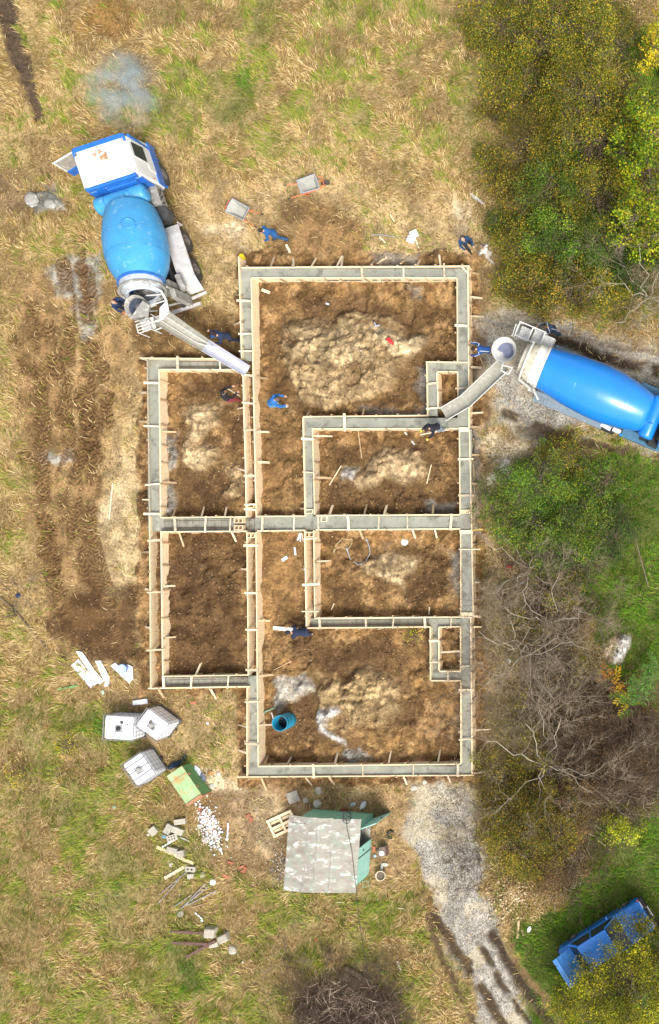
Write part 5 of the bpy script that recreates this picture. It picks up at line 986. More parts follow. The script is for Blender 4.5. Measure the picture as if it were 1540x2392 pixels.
# ---------------------------------------------------------------- people
SKIN = pm('skin', (.50, .28, .19), (.46, .25, .17), 6, .6); cloth_cache = {}
def cloth(c, pat=None):
    k = (c, pat)
    if k not in cloth_cache: cloth_cache[k] = pm('cloth', c, tuple(x*.8 for x in c), 5, .9, c3=pat, s3=9, thr3=.55, bump=.003) if pat else pm('cloth', c, tuple(x*.75 for x in c), 5, .9, bump=.003)
    return cloth_cache[k]
def capsule(m, pts, rad):
    m.tube(pts, rad, 12); m.ball(pts[0], rad[0], n=10, m=6); m.ball(pts[-1], rad[-1], n=10, m=6)
def remesh(o, v):
    r = o.modifiers.new('r', 'REMESH'); r.mode = 'VOXEL'; r.voxel_size = v; r.use_smooth_shade = True; return o
def person(lab, feet, heading, lean=.1, crouch=0, turn=0, top=(.02, .05, .2), bot=(.03, .05, .12), hair=(.03, .02, .015), arms=None, step=.16, stripe=None, pat=None, cap=None, gloves=None, z=None, shoes=(.03, .03, .03), bald=False, cuffs=None, base_z=None):
    p = W(*feet, 0) if z is None else W(*feet, z); zz = gz(p.x, p.y) if z is None else z
    t = thing('person', lab, 'person', (p.x, p.y, zz), R(heading-90))
    hz = .92-.42*crouch; hy = -.10*crouch-.12*lean
    hip = Vector((0, hy, hz)); up = Vector((0, math.sin(lean), math.cos(lean))); fw = Vector((0, math.cos(lean), -math.sin(lean)))
    sh = hip+up*.50+fw*.02; nk = sh+up*.07; hd = nk+up*.15+fw*.05
    L = {}
    for s in (-1, 1):
        ft = Vector((s*.11, s*step, .05)); kn = (hip+Vector((s*.1, 0, 0))+ft)/2+Vector((0, .05+.24*crouch, .03+.10*crouch)); L[s] = (hip+Vector((s*.095, 0, -.03)), kn, ft)
    if arms is None: arms = {-1: ((-.27, .10, -.26), (-.20, .28, -.40)), 1: ((.27, .10, -.26), (.20, .28, -.40))}
    A_ = {}
    for s in (-1, 1):
        e, w_ = arms[s]; so = sh+Vector((s*.185, 0, -.02)); A_[s] = (so, sh+Vector(e), sh+Vector(w_))
    m = MB()                                         # body
    m.ball(hip+up*.02, .13, (1.15, .8, .8)); capsule(m, [hip+up*.05, hip+up*.25, sh-up*.06], [.125, .115, .14]); m.ball(sh-up*.07, .155, (1.15, .72, .8)); m.tube([sh, nk+up*.06], [.06, .052], 10)
    m.ball(hd, .098, (.82, 1.0, 1.2), 14, 10); f2 = fw; m.ball(hd+f2*.09-up*.075, .035, (1, .8, .6)); m.ball(hd+f2*.10-up*.015, .018, (.8, 1.1, 1.3)); m.ball(hd+f2*.088-up*.055, .02, (1.3, .5, .4))
    for s in (-1, 1):
        m.ball(hd+Vector((s*.082, 0, 0))-up*.01, .022, (.5, 1, 1.4)); so, el, wr = A_[s]; capsule(m, [so, el], [.05, .038]); capsule(m, [el, wr], [.036, .026])
        d = (wr-el).normalized(); sd_ = d.cross(Vector((0, 0, 1))); sd_ = sd_.normalized() if sd_.length > .1 else Vector((1, 0, 0)); nn = sd_.cross(d)
        m.ball(wr+d*.055, .036, (1, 1, 1)); 
        for k in range(4):
            b0 = wr+d*.075+sd_*(k-1.5)*.02; l = (.062, .075, .07, .055)[k]; capsule(m, [b0, b0+d*l*.6-nn*.008, b0+d*l-nn*.03], [.0095, .0085, .0075])
        b0 = wr+d*.03+sd_*.03*s; capsule(m, [b0, b0+d*.03+sd_*.03*s, b0+d*.06+sd_*.034*s], [.011, .0095, .009])
        a, b_, c = L[s]; capsule(m, [a, b_], [.082, .055]); capsule(m, [b_, c], [.052, .036])
    remesh(m.build('body', SKIN, t), .012)
    for s in (-1, 1): q = MB(); q.ball(hd+f2*.092+Vector((s*.032, 0, 0))+up*.012, .010, n=6, m=4); q.build('eye', M['black'], t)
    q = MB()
    if bald: q.ball(hd-f2*.035-up*.03, .088, (.95, .95, .9), 12, 8)
    else: q.ball(hd+up*.022-f2*.018, .106, (.86, .98, 1.12), 12, 8)
    remesh(q.build('hair', cloth(hair), t), .014)
    if cap: q = MB(); q.ball(hd+up*.045, .112, (.9, 1.02, .9), 12, 8); q.ball(hd+up*.05+f2*.1, .07, (1.1, 1, .25)); remesh(q.build('cap', cloth(cap), t), .016)
    m = MB(); m.ball(hip+up*.06, .155, (1.12, .82, .75)); capsule(m, [hip+up*.08, hip+up*.26, sh-up*.06], [.145, .135, .165]); m.ball(sh-up*.06, .18, (1.15, .75, .8)); m.tube([sh, nk+up*.01], [.085, .075], 10)
    for s in (-1, 1): so, el, wr = A_[s]; capsule(m, [so, el], [.072, .056]); capsule(m, [el, wr-(wr-el).normalized()*.02], [.056, .044])
    j = remesh(m.build('jacket', cloth(top, pat), t), .017)
    if stripe:
        for s in (-1, 1): so, el, wr = A_[s]; q = MB(); o_ = Vector((s*.045, -.02, .055)); q.tube([nk+o_*.6, so+o_*1.1, el+o_*.9, wr+o_*.5], .012, 5); q.build('sleeve_stripe', cloth(stripe), j)
        q = MB(); q.tube([sh-fw*.13-Vector((.1, 0, 0)), hip-fw*.14+up*.1-Vector((.1, 0, 0))], .012, 5); q.build('sleeve_stripe', cloth(stripe), j)
    m = MB(); m.ball(hip, .15, (1.12, .85, .8))
    for s in (-1, 1): a, b_, c = L[s]; capsule(m, [a, b_], [.10, .075]); capsule(m, [b_, c+Vector((0, 0, .06))], [.072, .06])
    remesh(m.build('trousers', cloth(bot, pat), t), .017)
    for s in (-1, 1): a, b_, c = L[s]; m = MB(); m.ball(c+Vector((0, .05, -.005)), .05, (.9, 2.5, .85)); remesh(m.build('shoe', cloth(shoes), t), .014)
    if gloves or cuffs:
        for s in (-1, 1):
            so, el, wr = A_[s]; d = (wr-el).normalized(); m = MB()
            if gloves: m.ball(wr+d*.07, .052, (1, 1, 1)); m.tube([wr-d*.02, wr+d*.05], .04, 8)
            else: m.tube([wr-d*.05, wr], .048, 10)
            m.build('glove' if gloves else 'cuff', cloth(gloves or cuffs), t, smooth=True)
    return t
person('man in blue jacket and jeans walking on dry grass near the wheelbarrows', (660, 560), 200, .35, .05, top=(.012, .10, .30), bot=(.03, .10, .24), step=.26)
person('balding man in dark blue standing beside the man in camouflage', (1100, 578), -60, .12, .0, top=(.012, .05, .12), bot=(.02, .025, .035), step=.14, bald=True, hair=(.25, .22, .2))
person('man in pale camouflage clothes at the thicket edge', (1151, 606), 140, .15, 0, top=(.62, .58, .50), bot=(.50, .46, .38), pat=(.20, .16, .12), shoes=(.2, .2, .22), hair=(.22, .15, .1))
person('operator in navy with orange cuffs behind the older mixer', (308, 722), -25, .2, 0, top=(.012, .03, .085), bot=(.015, .025, .05), cuffs=(.7, .2, .05), bald=True, hair=(.3, .2, .15), arms={-1: ((-.26, .18, -.12), (-.2, .45, -.05)), 1: ((.26, .18, -.15), (.24, .42, -.22))})
person('man in navy steadying the older mixer chute with one arm', (553, 795), 205, .35, .05, top=(.012, .025, .07), bot=(.012, .02, .045), cap=(.012, .05, .16), step=.2, arms={-1: ((-.26, .15, -.2), (-.16, .35, -.2)), 1: ((.30, .12, -.15), (.42, .34, -.18))})
person('man in black top and red trousers inside the left wing', (553, 936), 40, .25, .05, top=(.014, .012, .018), bot=(.26, .035, .05), hair=(.02, .015, .012), arms={-1: ((-.25, .18, -.2), (-.15, .42, -.25)), 1: ((.25, .14, -.22), (.16, .40, -.34))})
person('man in bright blue shirt bending over in the hallway', (655, 946), 10, .75, .25, top=(.02, .14, .42), bot=(.10, .25, .36), hair=(.12, .09, .09), shoes=(.45, .48, .5), step=.2)
person('man in black with yellow gloves crouching over the fresh beam', (1030, 1003), 215, .5, .55, top=(.012, .014, .022), bot=(.22, .26, .32), gloves=(.75, .60, .05), z=.6, hair=(.03, .02, .02), shoes=(.4, .4, .38), arms={-1: ((-.25, .16, -.18), (-.24, .38, -.25)), 1: ((.25, .16, -.18), (.22, .40, -.26))})
person('man in blue tracksuit top leaning over the right wall', (1150, 827), 180, 1.15, .1, top=(.015, .075, .26), bot=(.32, .20, .12), stripe=(.75, .75, .78), hair=(.03, .02, .02), step=.2, arms={-1: ((-.26, .2, -.1), (-.2, .42, -.25)), 1: ((.28, .15, -.12), (.3, .4, -.2))})
person('operator in navy with white stripes at the controls of the bright mixer', (1300, 778), 195, .3, .05, top=(.014, .035, .085), bot=(.014, .05, .085), stripe=(.6, .65, .7), hair=(.09, .05, .035), arms={-1: ((-.25, .18, -.14), (-.2, .44, -.1)), 1: ((.25, .18, -.14), (.2, .44, -.14))})
person('man in dark navy crouching at the end of the white plank', (722, 1474), 175, .75, .6, top=(.012, .022, .055), bot=(.02, .035, .08), cap=(.012, .02, .04), shoes=(.65, .68, .75), hair=(.02, .02, .02))
# ---------------------------------------------------------------- tools, barrel, loose things
def put(name, mb, mat, lab, cat, u, v, deg=0, dz=0, group=None, z=None, smooth=False, bevel=0):
    p = W(u, v, z or 0); zz = (gz(p.x, p.y) if z is None else z)+dz
    m_ = mat if not isinstance(mat, str) else M[mat]
    o = mb.build(name, m_, loc=(p.x, p.y, zz), smooth=smooth, bevel=bevel); o.rotation_euler.z = R(deg); return tag(o, lab, cat, group)
bl = pm('teal blue plastic', (.02, .26, .40), (.015, .22, .34), 4, .5)
p = W(655, 1689, .95); t = thing('plastic_barrel', 'open teal blue plastic barrel in the bottom room', 'barrel', (p.x, p.y, gz(p.x, p.y)-.02))
m = MB(); m.lathe([(.32, 0), (.335, .05), (.335, .28), (.345, .30), (.335, .32), (.335, .6), (.345, .62), (.335, .64), (.33, .9), (.345, .92), (.345, .95), (.32, .95), (.31, .9), (.31, .05), (.01, .04)], None, 36, True, False); m.build('barrel_body', bl, t, smooth=True)
m = MB(); m.lathe([(.005, .35), (.312, .35)], None, 32, False, False); m.build('dark_water', pm('dark water', (.004, .006, .008), None, 3, .15), t)
t = thing('chainsaw', 'red chainsaw lying on the rubble mound', 'chainsaw', W(910, 793, .6), R(133)); t.location.z = gz(t.location.x, t.location.y)+.03; rd = pm('red plastic', (.62, .03, .03), (.5, .03, .03), 6, .4)
m = MB(); m.box((-.1, 0, .08), (.30, .17, .16)); m.box((-.27, 0, .07), (.12, .10, .1)); m.build('saw_body', rd, t, bevel=.03)
m = MB(); m.tube([(-.15, -.05, .15), (-.3, -.02, .2), (-.42, 0, .12), (-.38, 0, .05)], .016, 6); m.build('handle', rd, t); m = MB(); m.tube([(.02, -.11, .05), (.04, -.1, .2), (.04, .1, .2), (.02, .11, .05)], .014, 6); m.build('front_handle', M['black'], t)
m = MB(); m.prism([(.05, -.04), (.48, -.03), (.52, 0), (.48, .03), (.05, .04)], .05, .062); m.build('guide_bar', M['white'], t)
t = thing('cordless_drill', 'grey power drill lying on the rubble mound above the chainsaw', 'drill', W(878, 758, .6), R(15)); t.location.z = gz(t.location.x, t.location.y)+.04
m = MB(); m.tube([(-.1, 0, .05), (.12, 0, .05)], .04, 10); m.bar((-.05, 0, .05), (-.08, .2, .04), .05, .06); m.build('drill_body', M['chutenew'], t); m = MB(); m.tube([(.12, 0, .05), (-.0, 0, .05)], .02, 8); m.tube([(-.1, 0, .05), (-.42, -.02, .03)], .014, 8); m.build('drill_bit', M['dirtymetal'], t); m = MB(); m.box((-.09, .22, .04), (.09, .07, .08)); m.build('battery', M['black'], t)
p3 = [G0(*q, dz=.03) for q in ((813, 1286), (818, 1305), (836, 1318), (850, 1316), (859, 1309), (865, 1292), (864, 1278), (859, 1264))]
m = MB(); m.tube(p3, .022, 8); m.tube([p3[0], p3[0]+Vector((-.03, .12, .02))], .04, 8); m.tube([p3[-1], p3[-1]+Vector((-.05, .1, .02))], .035, 8); tag(m.build('vibrator_hose', pm('grey rubber hose', (.32, .34, .38), None, 6, .5), smooth=True), 'thick grey hose bent into a U in the hose room', 'hose')
p3 = [G0(*q, dz=.02) for q in ((808, 1284), (800, 1276), (784, 1282), (779, 1292), (777, 1290), (786, 1272), (802, 1258), (815, 1260), (824, 1258), (824, 1270), (815, 1282))]
m = MB(); m.tube(p3, .010, 6); tag(m.build('extension_cord', pm('straw yellow cord', (.62, .52, .28), None, 6, .6), smooth=True), 'thin yellow cord looped beside the grey hose', 'cord')
m = MB(); m.box((0, 0, .1), (.26, .14, .14), taper=.8); o = put('power_tool', m, rd, 'small red power tool half hidden under bare twigs right of the site', 'power tool', 1190, 1322, 20, .02, bevel=.02); m = MB(); m.tube([(.12, 0, .12), (.24, .06, .1)], .03, 8); m.tube([(-.08, .02, .16), (.06, .02, .22), (.14, 0, .15)], .015, 6); m.build('grip', M['black'], o)
m = MB(); m.tube([G0(1203, 1342, .04), G0(1210, 1350, .05), G0(1222, 1362, .04)], .02, 6); o = m.build('boot_brush', M['black']); tag(o, 'black handled brush with white head on the bare earth', 'brush'); m = MB(); q = G0(1221, 1362, .05); m.box(q, (.16, .12, .07), rz=.5); m.build('brush_head', M['white'], o)
# single lying sticks and boards
STICKS = [((837, 1006), (846, 1070), .045, 'wood2', 'long reddish stick lying in the room below the man in black'), ((946, 1009), (968, 1038), .07, 'greymesh', 'grey plank end lying below the man in black'), ((772, 1133), (804, 1089), .035, 'batten', 'slanting stick beside the mound, left of the curved white one'),
 ((999, 1130), (1009, 1085), .04, 'wood', 'curved white stick lying right of the middle mound'), ((640, 1466), (700, 1471), .17, 'whiteboard', 'wide white plank beside the crouching man'), ((647, 1563), (684, 1543), .02, 'wood2', 'thin curved twig in the bottom hall'),
 ((367, 1977), (455, 2016), .14, 'wood', 'longest pale board lying across the concrete blocks'), ((387, 2050), (441, 2019), .14, 'palewood', 'short pale board ending at the hollow block'), ((381, 1978), (421, 1954), .08, 'white', 'white angle strip among the concrete blocks'), ((423, 1954), (444, 1964), .05, 'greymesh', 'short grey angle strip near the perforated block'),
 ((464, 1925), (468, 1951), .05, 'palewood', 'short upright lath left of the white rubble'), ((535, 1921), (533, 1962), .06, 'white', 'slightly bent white strip right of the white rubble'), ((510, 1960), (522, 1996), .04, 'wood', 'thin lath below the white rubble'), ((478, 1890), (485, 1925), .05, 'white', 'white strip lying through the white rubble'),
 ((458, 2131), (475, 2146), .06, 'white', 'stubby white pipe piece below the metal profiles'), ((448, 2119), (490, 2107), .025, 'wood2', 'thin brown stick beside the metal profiles'), ((404, 2172), (483, 2176), .08, 'rustbeam', 'upper rust brown beam pointing at the boulders'), ((409, 2198), (490, 2201), .08, 'rustbeam', 'middle rust brown beam pointing at the boulders'), ((442, 2231), (509, 2194), .08, 'rustbeam', 'slanting rust brown beam below the boulders'),
 ((929, 2245), (937, 2265), .07, 'white', 'white stick in grass above the brush heap'), ((913, 501), (923, 518), .06, 'palewood', 'pale stick lying in the dry grass above the top wall'), ((888, 553), (902, 568), .06, 'palewood', 'pale stick beside the grey wire'), ((972, 560), (980, 580), .06, 'palewood', 'pale stick below the two white blocks'), ((882, 617), (906, 602), .06, 'wood', 'loose batten leaning off the top wall'),
 ((1098, 450), (1132, 476), .08, 'greymesh', 'upper of two grey planks at the thicket edge'), ((1102, 458), (1136, 482), .06, 'dirtymetal', 'lower of two grey planks at the thicket edge'), ((671, 572), (680, 590), .1, 'wood', 'thick wood offcut beside the man in blue jacket'), ((612, 676), (632, 684), .13, 'wood', 'wood offcut in the top left corner of the top room'),
 ((949, 828), (964, 820), .12, 'palewood', 'pale wood offcut on the right side of the big mound'), ((497, 1683), (508, 1697), .05, 'wood2', 'brown stick on the worn grass right of the tanks'), ((690, 1278), (691, 1296), .07, 'white', 'narrow white offcut on the bottom hall floor'), ((660, 1309), (671, 1301), .13, 'white', 'stubby white offcut on the bottom hall floor'),
 ((697, 1262), (701, 1245), .07, 'white', 'left white offcut at the top of the bottom hall'), ((704, 1265), (702, 1244), .06, 'white', 'middle white offcut at the top of the bottom hall'), ((711, 1264), (706, 1245), .06, 'palewood', 'right white offcut at the top of the bottom hall'), ((788, 1455), (0, 0), 0, '', ''),
 ((774, 1424), (781, 1409), .04, 'palewood', 'small pale stick in the lower left of the hose room'), ((1004, 1435), (1006, 1417), .05, 'palewood', 'small pale stick in the lower right of the hose room'), ((930, 2120), (945, 2121), .04, 'palewood', 'short pale stick in grass right of the shed'), ((1105, 1238), (1128, 1236), .06, 'yellowpaint', 'yellow painted stake on the right wall at the central beam'),
 ((1210, 2190), (1213, 2150), .1, 'wood2', 'old brown post by the gravel track'), ((1221, 2170), (1224, 2184), .1, 'wood2', 'short brown stub by the gravel track'), ((530, 906), (557, 922), .04, 'palewood', 'tool handle held by the man in red trousers'), ((983, 1015), (1049, 1003), .05, 'palewood', 'levelling lath held by the man in black'), ((264, 1128), (256, 1212), .05, 'palewood', 'long pale lath on the sandy strip left of the site'),
 ((1123, 835), (1133, 860), .04, 'wood2', 'tool handle under the man in the blue tracksuit top'), ((136, 1610), (182, 1601), .08, 'greenpaint', 'green painted slat in the grass below the white sheets'), ((787, 2107), (806, 2108), .05, 'palewood', 'pale stick in grass below the shed')]
M['palewood'] = pm('pale split wood', (.70, .62, .46), (.58, .48, .33), 6, .8); M['whiteboard'] = pm('white plank', (.78, .75, .66), (.70, .66, .56), 4, .7); M['rustbeam'] = pm('rust brown steel', (.14, .07, .055), (.09, .05, .045), 7, .8); M['yellowpaint'] = pm('yellow paint', (.65, .48, .08), None, 5, .6); M['greenpaint'] = pm('green paint', (.08, .32, .12), (.2, .3, .1), 9, .7)
for a, b_, wd, mt, lab in STICKS:
    if not mt: continue
    hold = 'held' in lab; A_, B_ = G0(*a, dz=.05), G0(*b_, dz=.05)
    if 'red trousers' in lab: A_, B_ = W(530, 906, 1.0), W(560, 924, .15)
    if 'man in black' in lab and hold: A_, B_ = W(*a, .72), W(*b_, .74)
    if 'central beam' in lab: A_, B_ = W(*a, .58), W(*b_, .4)
    if 'pointing at' in lab or 'boulders' in lab: A_.z += .12; B_.z += .14; wd *= 1.5
    stick('loose_board' if wd > .09 else 'loose_stick', lab, 'board' if wd > .09 else 'stick', A_, B_, wd, .03, mt, bev=.004)
for i, (a, b_) in enumerate((((374, 2089), (440, 2034)), ((373, 2108), (420, 2054)), ((405, 2119), (451, 2088)), ((424, 2122), (484, 2062)), ((426, 2120), (489, 2070)), ((440, 2113), (510, 2078)))):
    m = MB(); A_, B_ = G0(*a, dz=.05), G0(*b_, dz=.06+.02*i); c = (A_+B_)/2; m.bar(A_-c, B_-c, .030, .010); m.bar(A_-c+Vector((.012, .012, .015)), B_-c+Vector((.012, .012, .015)), .008, .03)
    tag(m.build('metal_profile', M['chutenew'], loc=c), 'thin galvanised metal profile, %s of six from the left' % ORD[i], 'metal profile', 'metal profiles lying in the grass')
# blocks, stones and bricks
bk = pm('mossy concrete block', (.42, .38, .31), (.34, .31, .24), 6, .9, bump=.008, c3=(.26, .27, .14), s3=3, thr3=.6, rnd=.15); st = pm('field stone', (.50, .46, .40), (.36, .32, .27), 4, .9, bump=.01, rnd=.2); br = pm('red brick', (.42, .14, .08), (.33, .11, .07), 6, .9, rnd=.2)
def rock(r, sx=1, sy=1, sz=.6):
    m = MB(); m.ball((0, 0, r*sz*.5), r, (sx, sy, sz), 9, 6); m.v = [tuple(c*random.uniform(.85, 1.12) for c in q[:2])+(q[2],) for q in m.v]; return m
for u, v, w_, h_, dg, lab, holes in ((362, 1939, .36, .34, 40, 'square pale block standing apart at the left of the block pile', 0), (398, 1934, .45, .30, 60, 'mossy block standing upright between its neighbours', 0), (425, 1917, .50, .24, 8, 'topmost flat block of the pile, below the chest', 0), (420, 1938, .5, .28, -22, 'block touching the mossy one on its right', 0),
        (408, 1954, .48, .28, 15, 'perforated block with six holes', 6), (407, 1983, .46, .24, -15, 'blue grey block under the longest board', 0), (427, 1991, .32, .28, 10, 'chipped block right of the blue grey one', 0), (450, 2027, .44, .24, -5, 'dark hollow block with two holes', 2), (451, 2043, .28, .2, 5, 'small flat block below the hollow one', 0)):
    m = MB(); m.box((0, 0, .1), (w_, h_, .22)); o = put('concrete_block', m, bk, lab, 'concrete block', u, v, dg, .0, 'concrete blocks in the grass', bevel=.015)
    if holes:
        q = MB()
        for k in range(holes): q.tube([((k % 3-1)*.12 if holes > 2 else (k-.5)*.17, (-.06+.12*(k//3)) if holes > 2 else 0, .205), ((k % 3-1)*.12 if holes > 2 else (k-.5)*.17, (-.06+.12*(k//3)) if holes > 2 else 0, .2145)], .03 if holes > 2 else .045, 10)
        q.build('hole_shade_disc', M['black'], o)  # flat black discs on top stand for the shade inside the holes
for u, v, w_, h_, hh, dg, lab in ((497, 2174, .52, .50, .4, -5, 'largest square boulder at the ends of the rust brown beams'), (527, 2188, .52, .42, .35, 25, 'boulder wedged to the right of the largest one'), (502, 2204, .5, .3, .2, 10, 'low boulder under the slanting beam')):
    m = MB(); m.box((0, 0, hh/2-.03), (w_, h_, hh), taper=.82); put('boulder', m, bk, lab, 'boulder', u, v, dg, 0, 'boulders by the rust brown beams', bevel=.06)
for u, v, r, mt, lab in ((544, 2218, .24, st, 'boulder with rough pale top, lowest of its group'), (401, 2019, .12, st, 'small stone left of the short pale board'), (475, 2043, .15, st, 'round pale stone beside the hollow block'), (423, 2134, .16, st, 'flat pale stone below the metal profiles'), (745, 1846, .16, st, 'round stone above the shed, upper one'), (743, 1876, .21, st, 'round pinkish stone above the shed'), (715, 1868, .15, st, 'stone between the flat slab and the round ones'),
        (737, 2196, .1, br, 'single orange stone in the lower grass'), (968, 1840, .16, st, 'grey stone near the start of the gravel track'), (993, 1826, .1, st, 'small stone below the bottom wall'), (494, 1837, .13, st, 'whitish stone right of the chest'), (482, 1960, .17, st, 'biggest brown stone in the white rubble'), (945, 1266, .16, M['cement'], 'lump of set cement in the hose room'), (842, 950, .0, st, ''),
        (510, 1808, .12, st, 'pale crumpled lump right of the bags'), (1188, 1545, .16, st, 'pale stone under the bare trees'), (85, 470, .35, M['dirtymetal'], 'large lump of dumped concrete left of the older mixer'), (125, 480, .26, M['dirtymetal'], 'smaller lump of dumped concrete left of the older mixer')):
    if r: put('stone', rock(r, random.uniform(.85, 1.15), random.uniform(.8, 1.1), .45), mt, lab, 'stone', u, v, random.uniform(0, 360), -.02, 'loose stones')
for u, v, dg, lab in ((467, 1887, 80, 'red brick at the lower end of the green chest'), (528, 2046, -35, 'single red brick in grass between pile and shed'), (540, 2014, -15, 'small orange brick piece near the worn patch'), (566, 2024, 20, 'left brick of the broken orange heap'), (573, 2030, 70, 'right brick of the broken orange heap'), (570, 2035, 10, 'lowest brick of the broken orange heap'), (582, 1904, 30, 'brick on the pale sand left of the pallet'), (588, 1914, 80, 'orange brick beside the one on pale sand'), (875, 1983, 90, 'brick leaning at the shed door side'), (858, 2300, 5, 'brick beside the logs'), (454, 1640, 10, 'lone brick below the left wing')):
    m = MB(); m.box((0, 0, .03), (.24, .12, .07)); put('brick', m, br, lab, 'brick', u, v, dg, .0, 'scattered bricks', bevel=.006)
m = MB(); m.box((0, 0, .03), (.52, .50, .05)); put('paving_slab', m, pm('pale slab', (.45, .42, .35), (.36, .33, .28), 4, .9, bump=.003), 'square pale slab lying below the bottom wall', 'slab', 685, 1862, 20, 0, bevel=.01)
# pallet
p = W(660, 1924, .12); t = thing('wooden_pallet', 'pale wooden pallet leaning against the shed corner', 'pallet', (p.x, p.y, gz(p.x, p.y)), R(25))
for y in (-.36, -.02, .36): m = MB(); m.box((0, y, .13), (1.2, .12 if y else .16, .022)); m.build('deck_board', M['wood'], t)
for x in (-.55, 0, .55): m = MB(); m.box((x, 0, .107), (.1, .8, .022)); m.build('cross_board', M['wood'], t)
for x in (-.55, 0, .55):
    for y in (-.35, 0, .35): m = MB(); m.box((x, y, .06), (.1, .1, .075)); m.build('pallet_block', M['wood2'], t)
for y in (-.17, .2): m = MB(); m.box((0, y, .012), (1.2, .1, .02)); m.build('bottom_board', M['wood'], t)
# pale sheets by the pit
for i, (q, lab) in enumerate((([(168, 1554), (185, 1539), (234, 1593), (216, 1606)], 'broadest white sheet at the left of the pile'), ([(181, 1520), (196, 1522), (223, 1562), (246, 1590), (236, 1598), (200, 1550)], 'pointed white sheet beside the broadest one'), ([(226, 1543), (239, 1542), (258, 1576), (247, 1589)], 'narrow white sheet in the middle of the pile'), ([(250, 1579), (259, 1579), (257, 1603), (247, 1602)], 'small square white scrap below the narrow sheet'),
        ([(264, 1554), (273, 1547), (315, 1582), (306, 1596)], 'white sheet under the blue bucket'), ([(300, 1550), (314, 1556), (316, 1588), (303, 1575)], 'white scrap right of the blue bucket'), ([(313, 1636), (347, 1631), (349, 1643), (314, 1646)], 'lone pale sheet above the touching water tanks'))):
    c = W(sum(a for a, b_ in q)/len(q), sum(b_ for a, b_ in q)/len(q), 0); P = [(W(a, b_)-c) for a, b_ in q]; m = MB(); k = 3
    g_ = gz(c.x, c.y); m.prism([(a.x, a.y) for a in P], 0, .03); o = m.build('white_sheet', M['white'], loc=(c.x, c.y, g_+.035+.012*i)); o.rotation_euler = (random.uniform(-.05, .05), random.uniform(-.05, .05), 0); tag(o, lab, 'sheet', 'white sheets lying by the earth pit')
    d = (P[2]-P[1]).normalized(); s_ = (P[0]-P[1])
    if i in (0, 1, 2, 4):
        r_ = MB()
        for f in (.3, .6): r_.bar(P[1]+s_*f+Vector((0, 0, .035)), P[2]+((P[3] if len(P) == 4 else P[-2])-P[2])*f*.8+Vector((0, 0, .035)), .02, .012)
        r_.build('sheet_rib', M['whitepaint'], o)
t = thing('bucket', 'blue bucket with pale lid standing on the white sheets', 'bucket', W(298, 1559, 0)); t.location.z = gz(t.location.x, t.location.y)+.06
m = MB(); m.lathe([(.15, 0), (.19, .30), (.2, .31)], None, 24); m.build('bucket_body', M['bluecab'], t, smooth=True); m = MB(); m.lathe([(.19, .315), (.18, .335), (.02, .33)], None, 24); m.build('bucket_lid', pm('pale blue lid', (.40, .58, .78), None, 4, .5), t, smooth=True)
t = thing('bucket', 'cream bucket of dark water by the shed front', 'bucket', W(889, 2046, .3)); t.location.z = gz(t.location.x, t.location.y)
m = MB(); m.lathe([(.17, 0), (.215, .32), (.225, .33), (.2, .33), (.16, .04)], None, 24, True, False); m.build('bucket_body', pm('cream plastic', (.68, .60, .42), None, 5, .6), t, smooth=True); m = MB(); m.lathe([(.005, .24), (.19, .24)], None, 24, False, False); m.build('muddy_water', pm('muddy water', (.13, .10, .07), None, 5, .3), t)
t = thing('bucket', 'small yellow bucket hung at the top left formwork corner', 'bucket', W(565, 599, .5)); t.location.z = .3
m = MB(); m.lathe([(.09, 0), (.12, .22), (.125, .23), (.11, .23), (.08, .03)], None, 20, True, True); m.build('bucket_body', pm('yellow plastic', (.80, .58, .03), None, 5, .5), t, smooth=True)
def crumple(r, sx, sy, sz, n=14):
    m = MB(); m.ball((0, 0, r*sz*.8), r, (sx, sy, sz), n, 9); m.v = [tuple(c*random.uniform(.75, 1.15) for c in q) for q in m.v]; return m
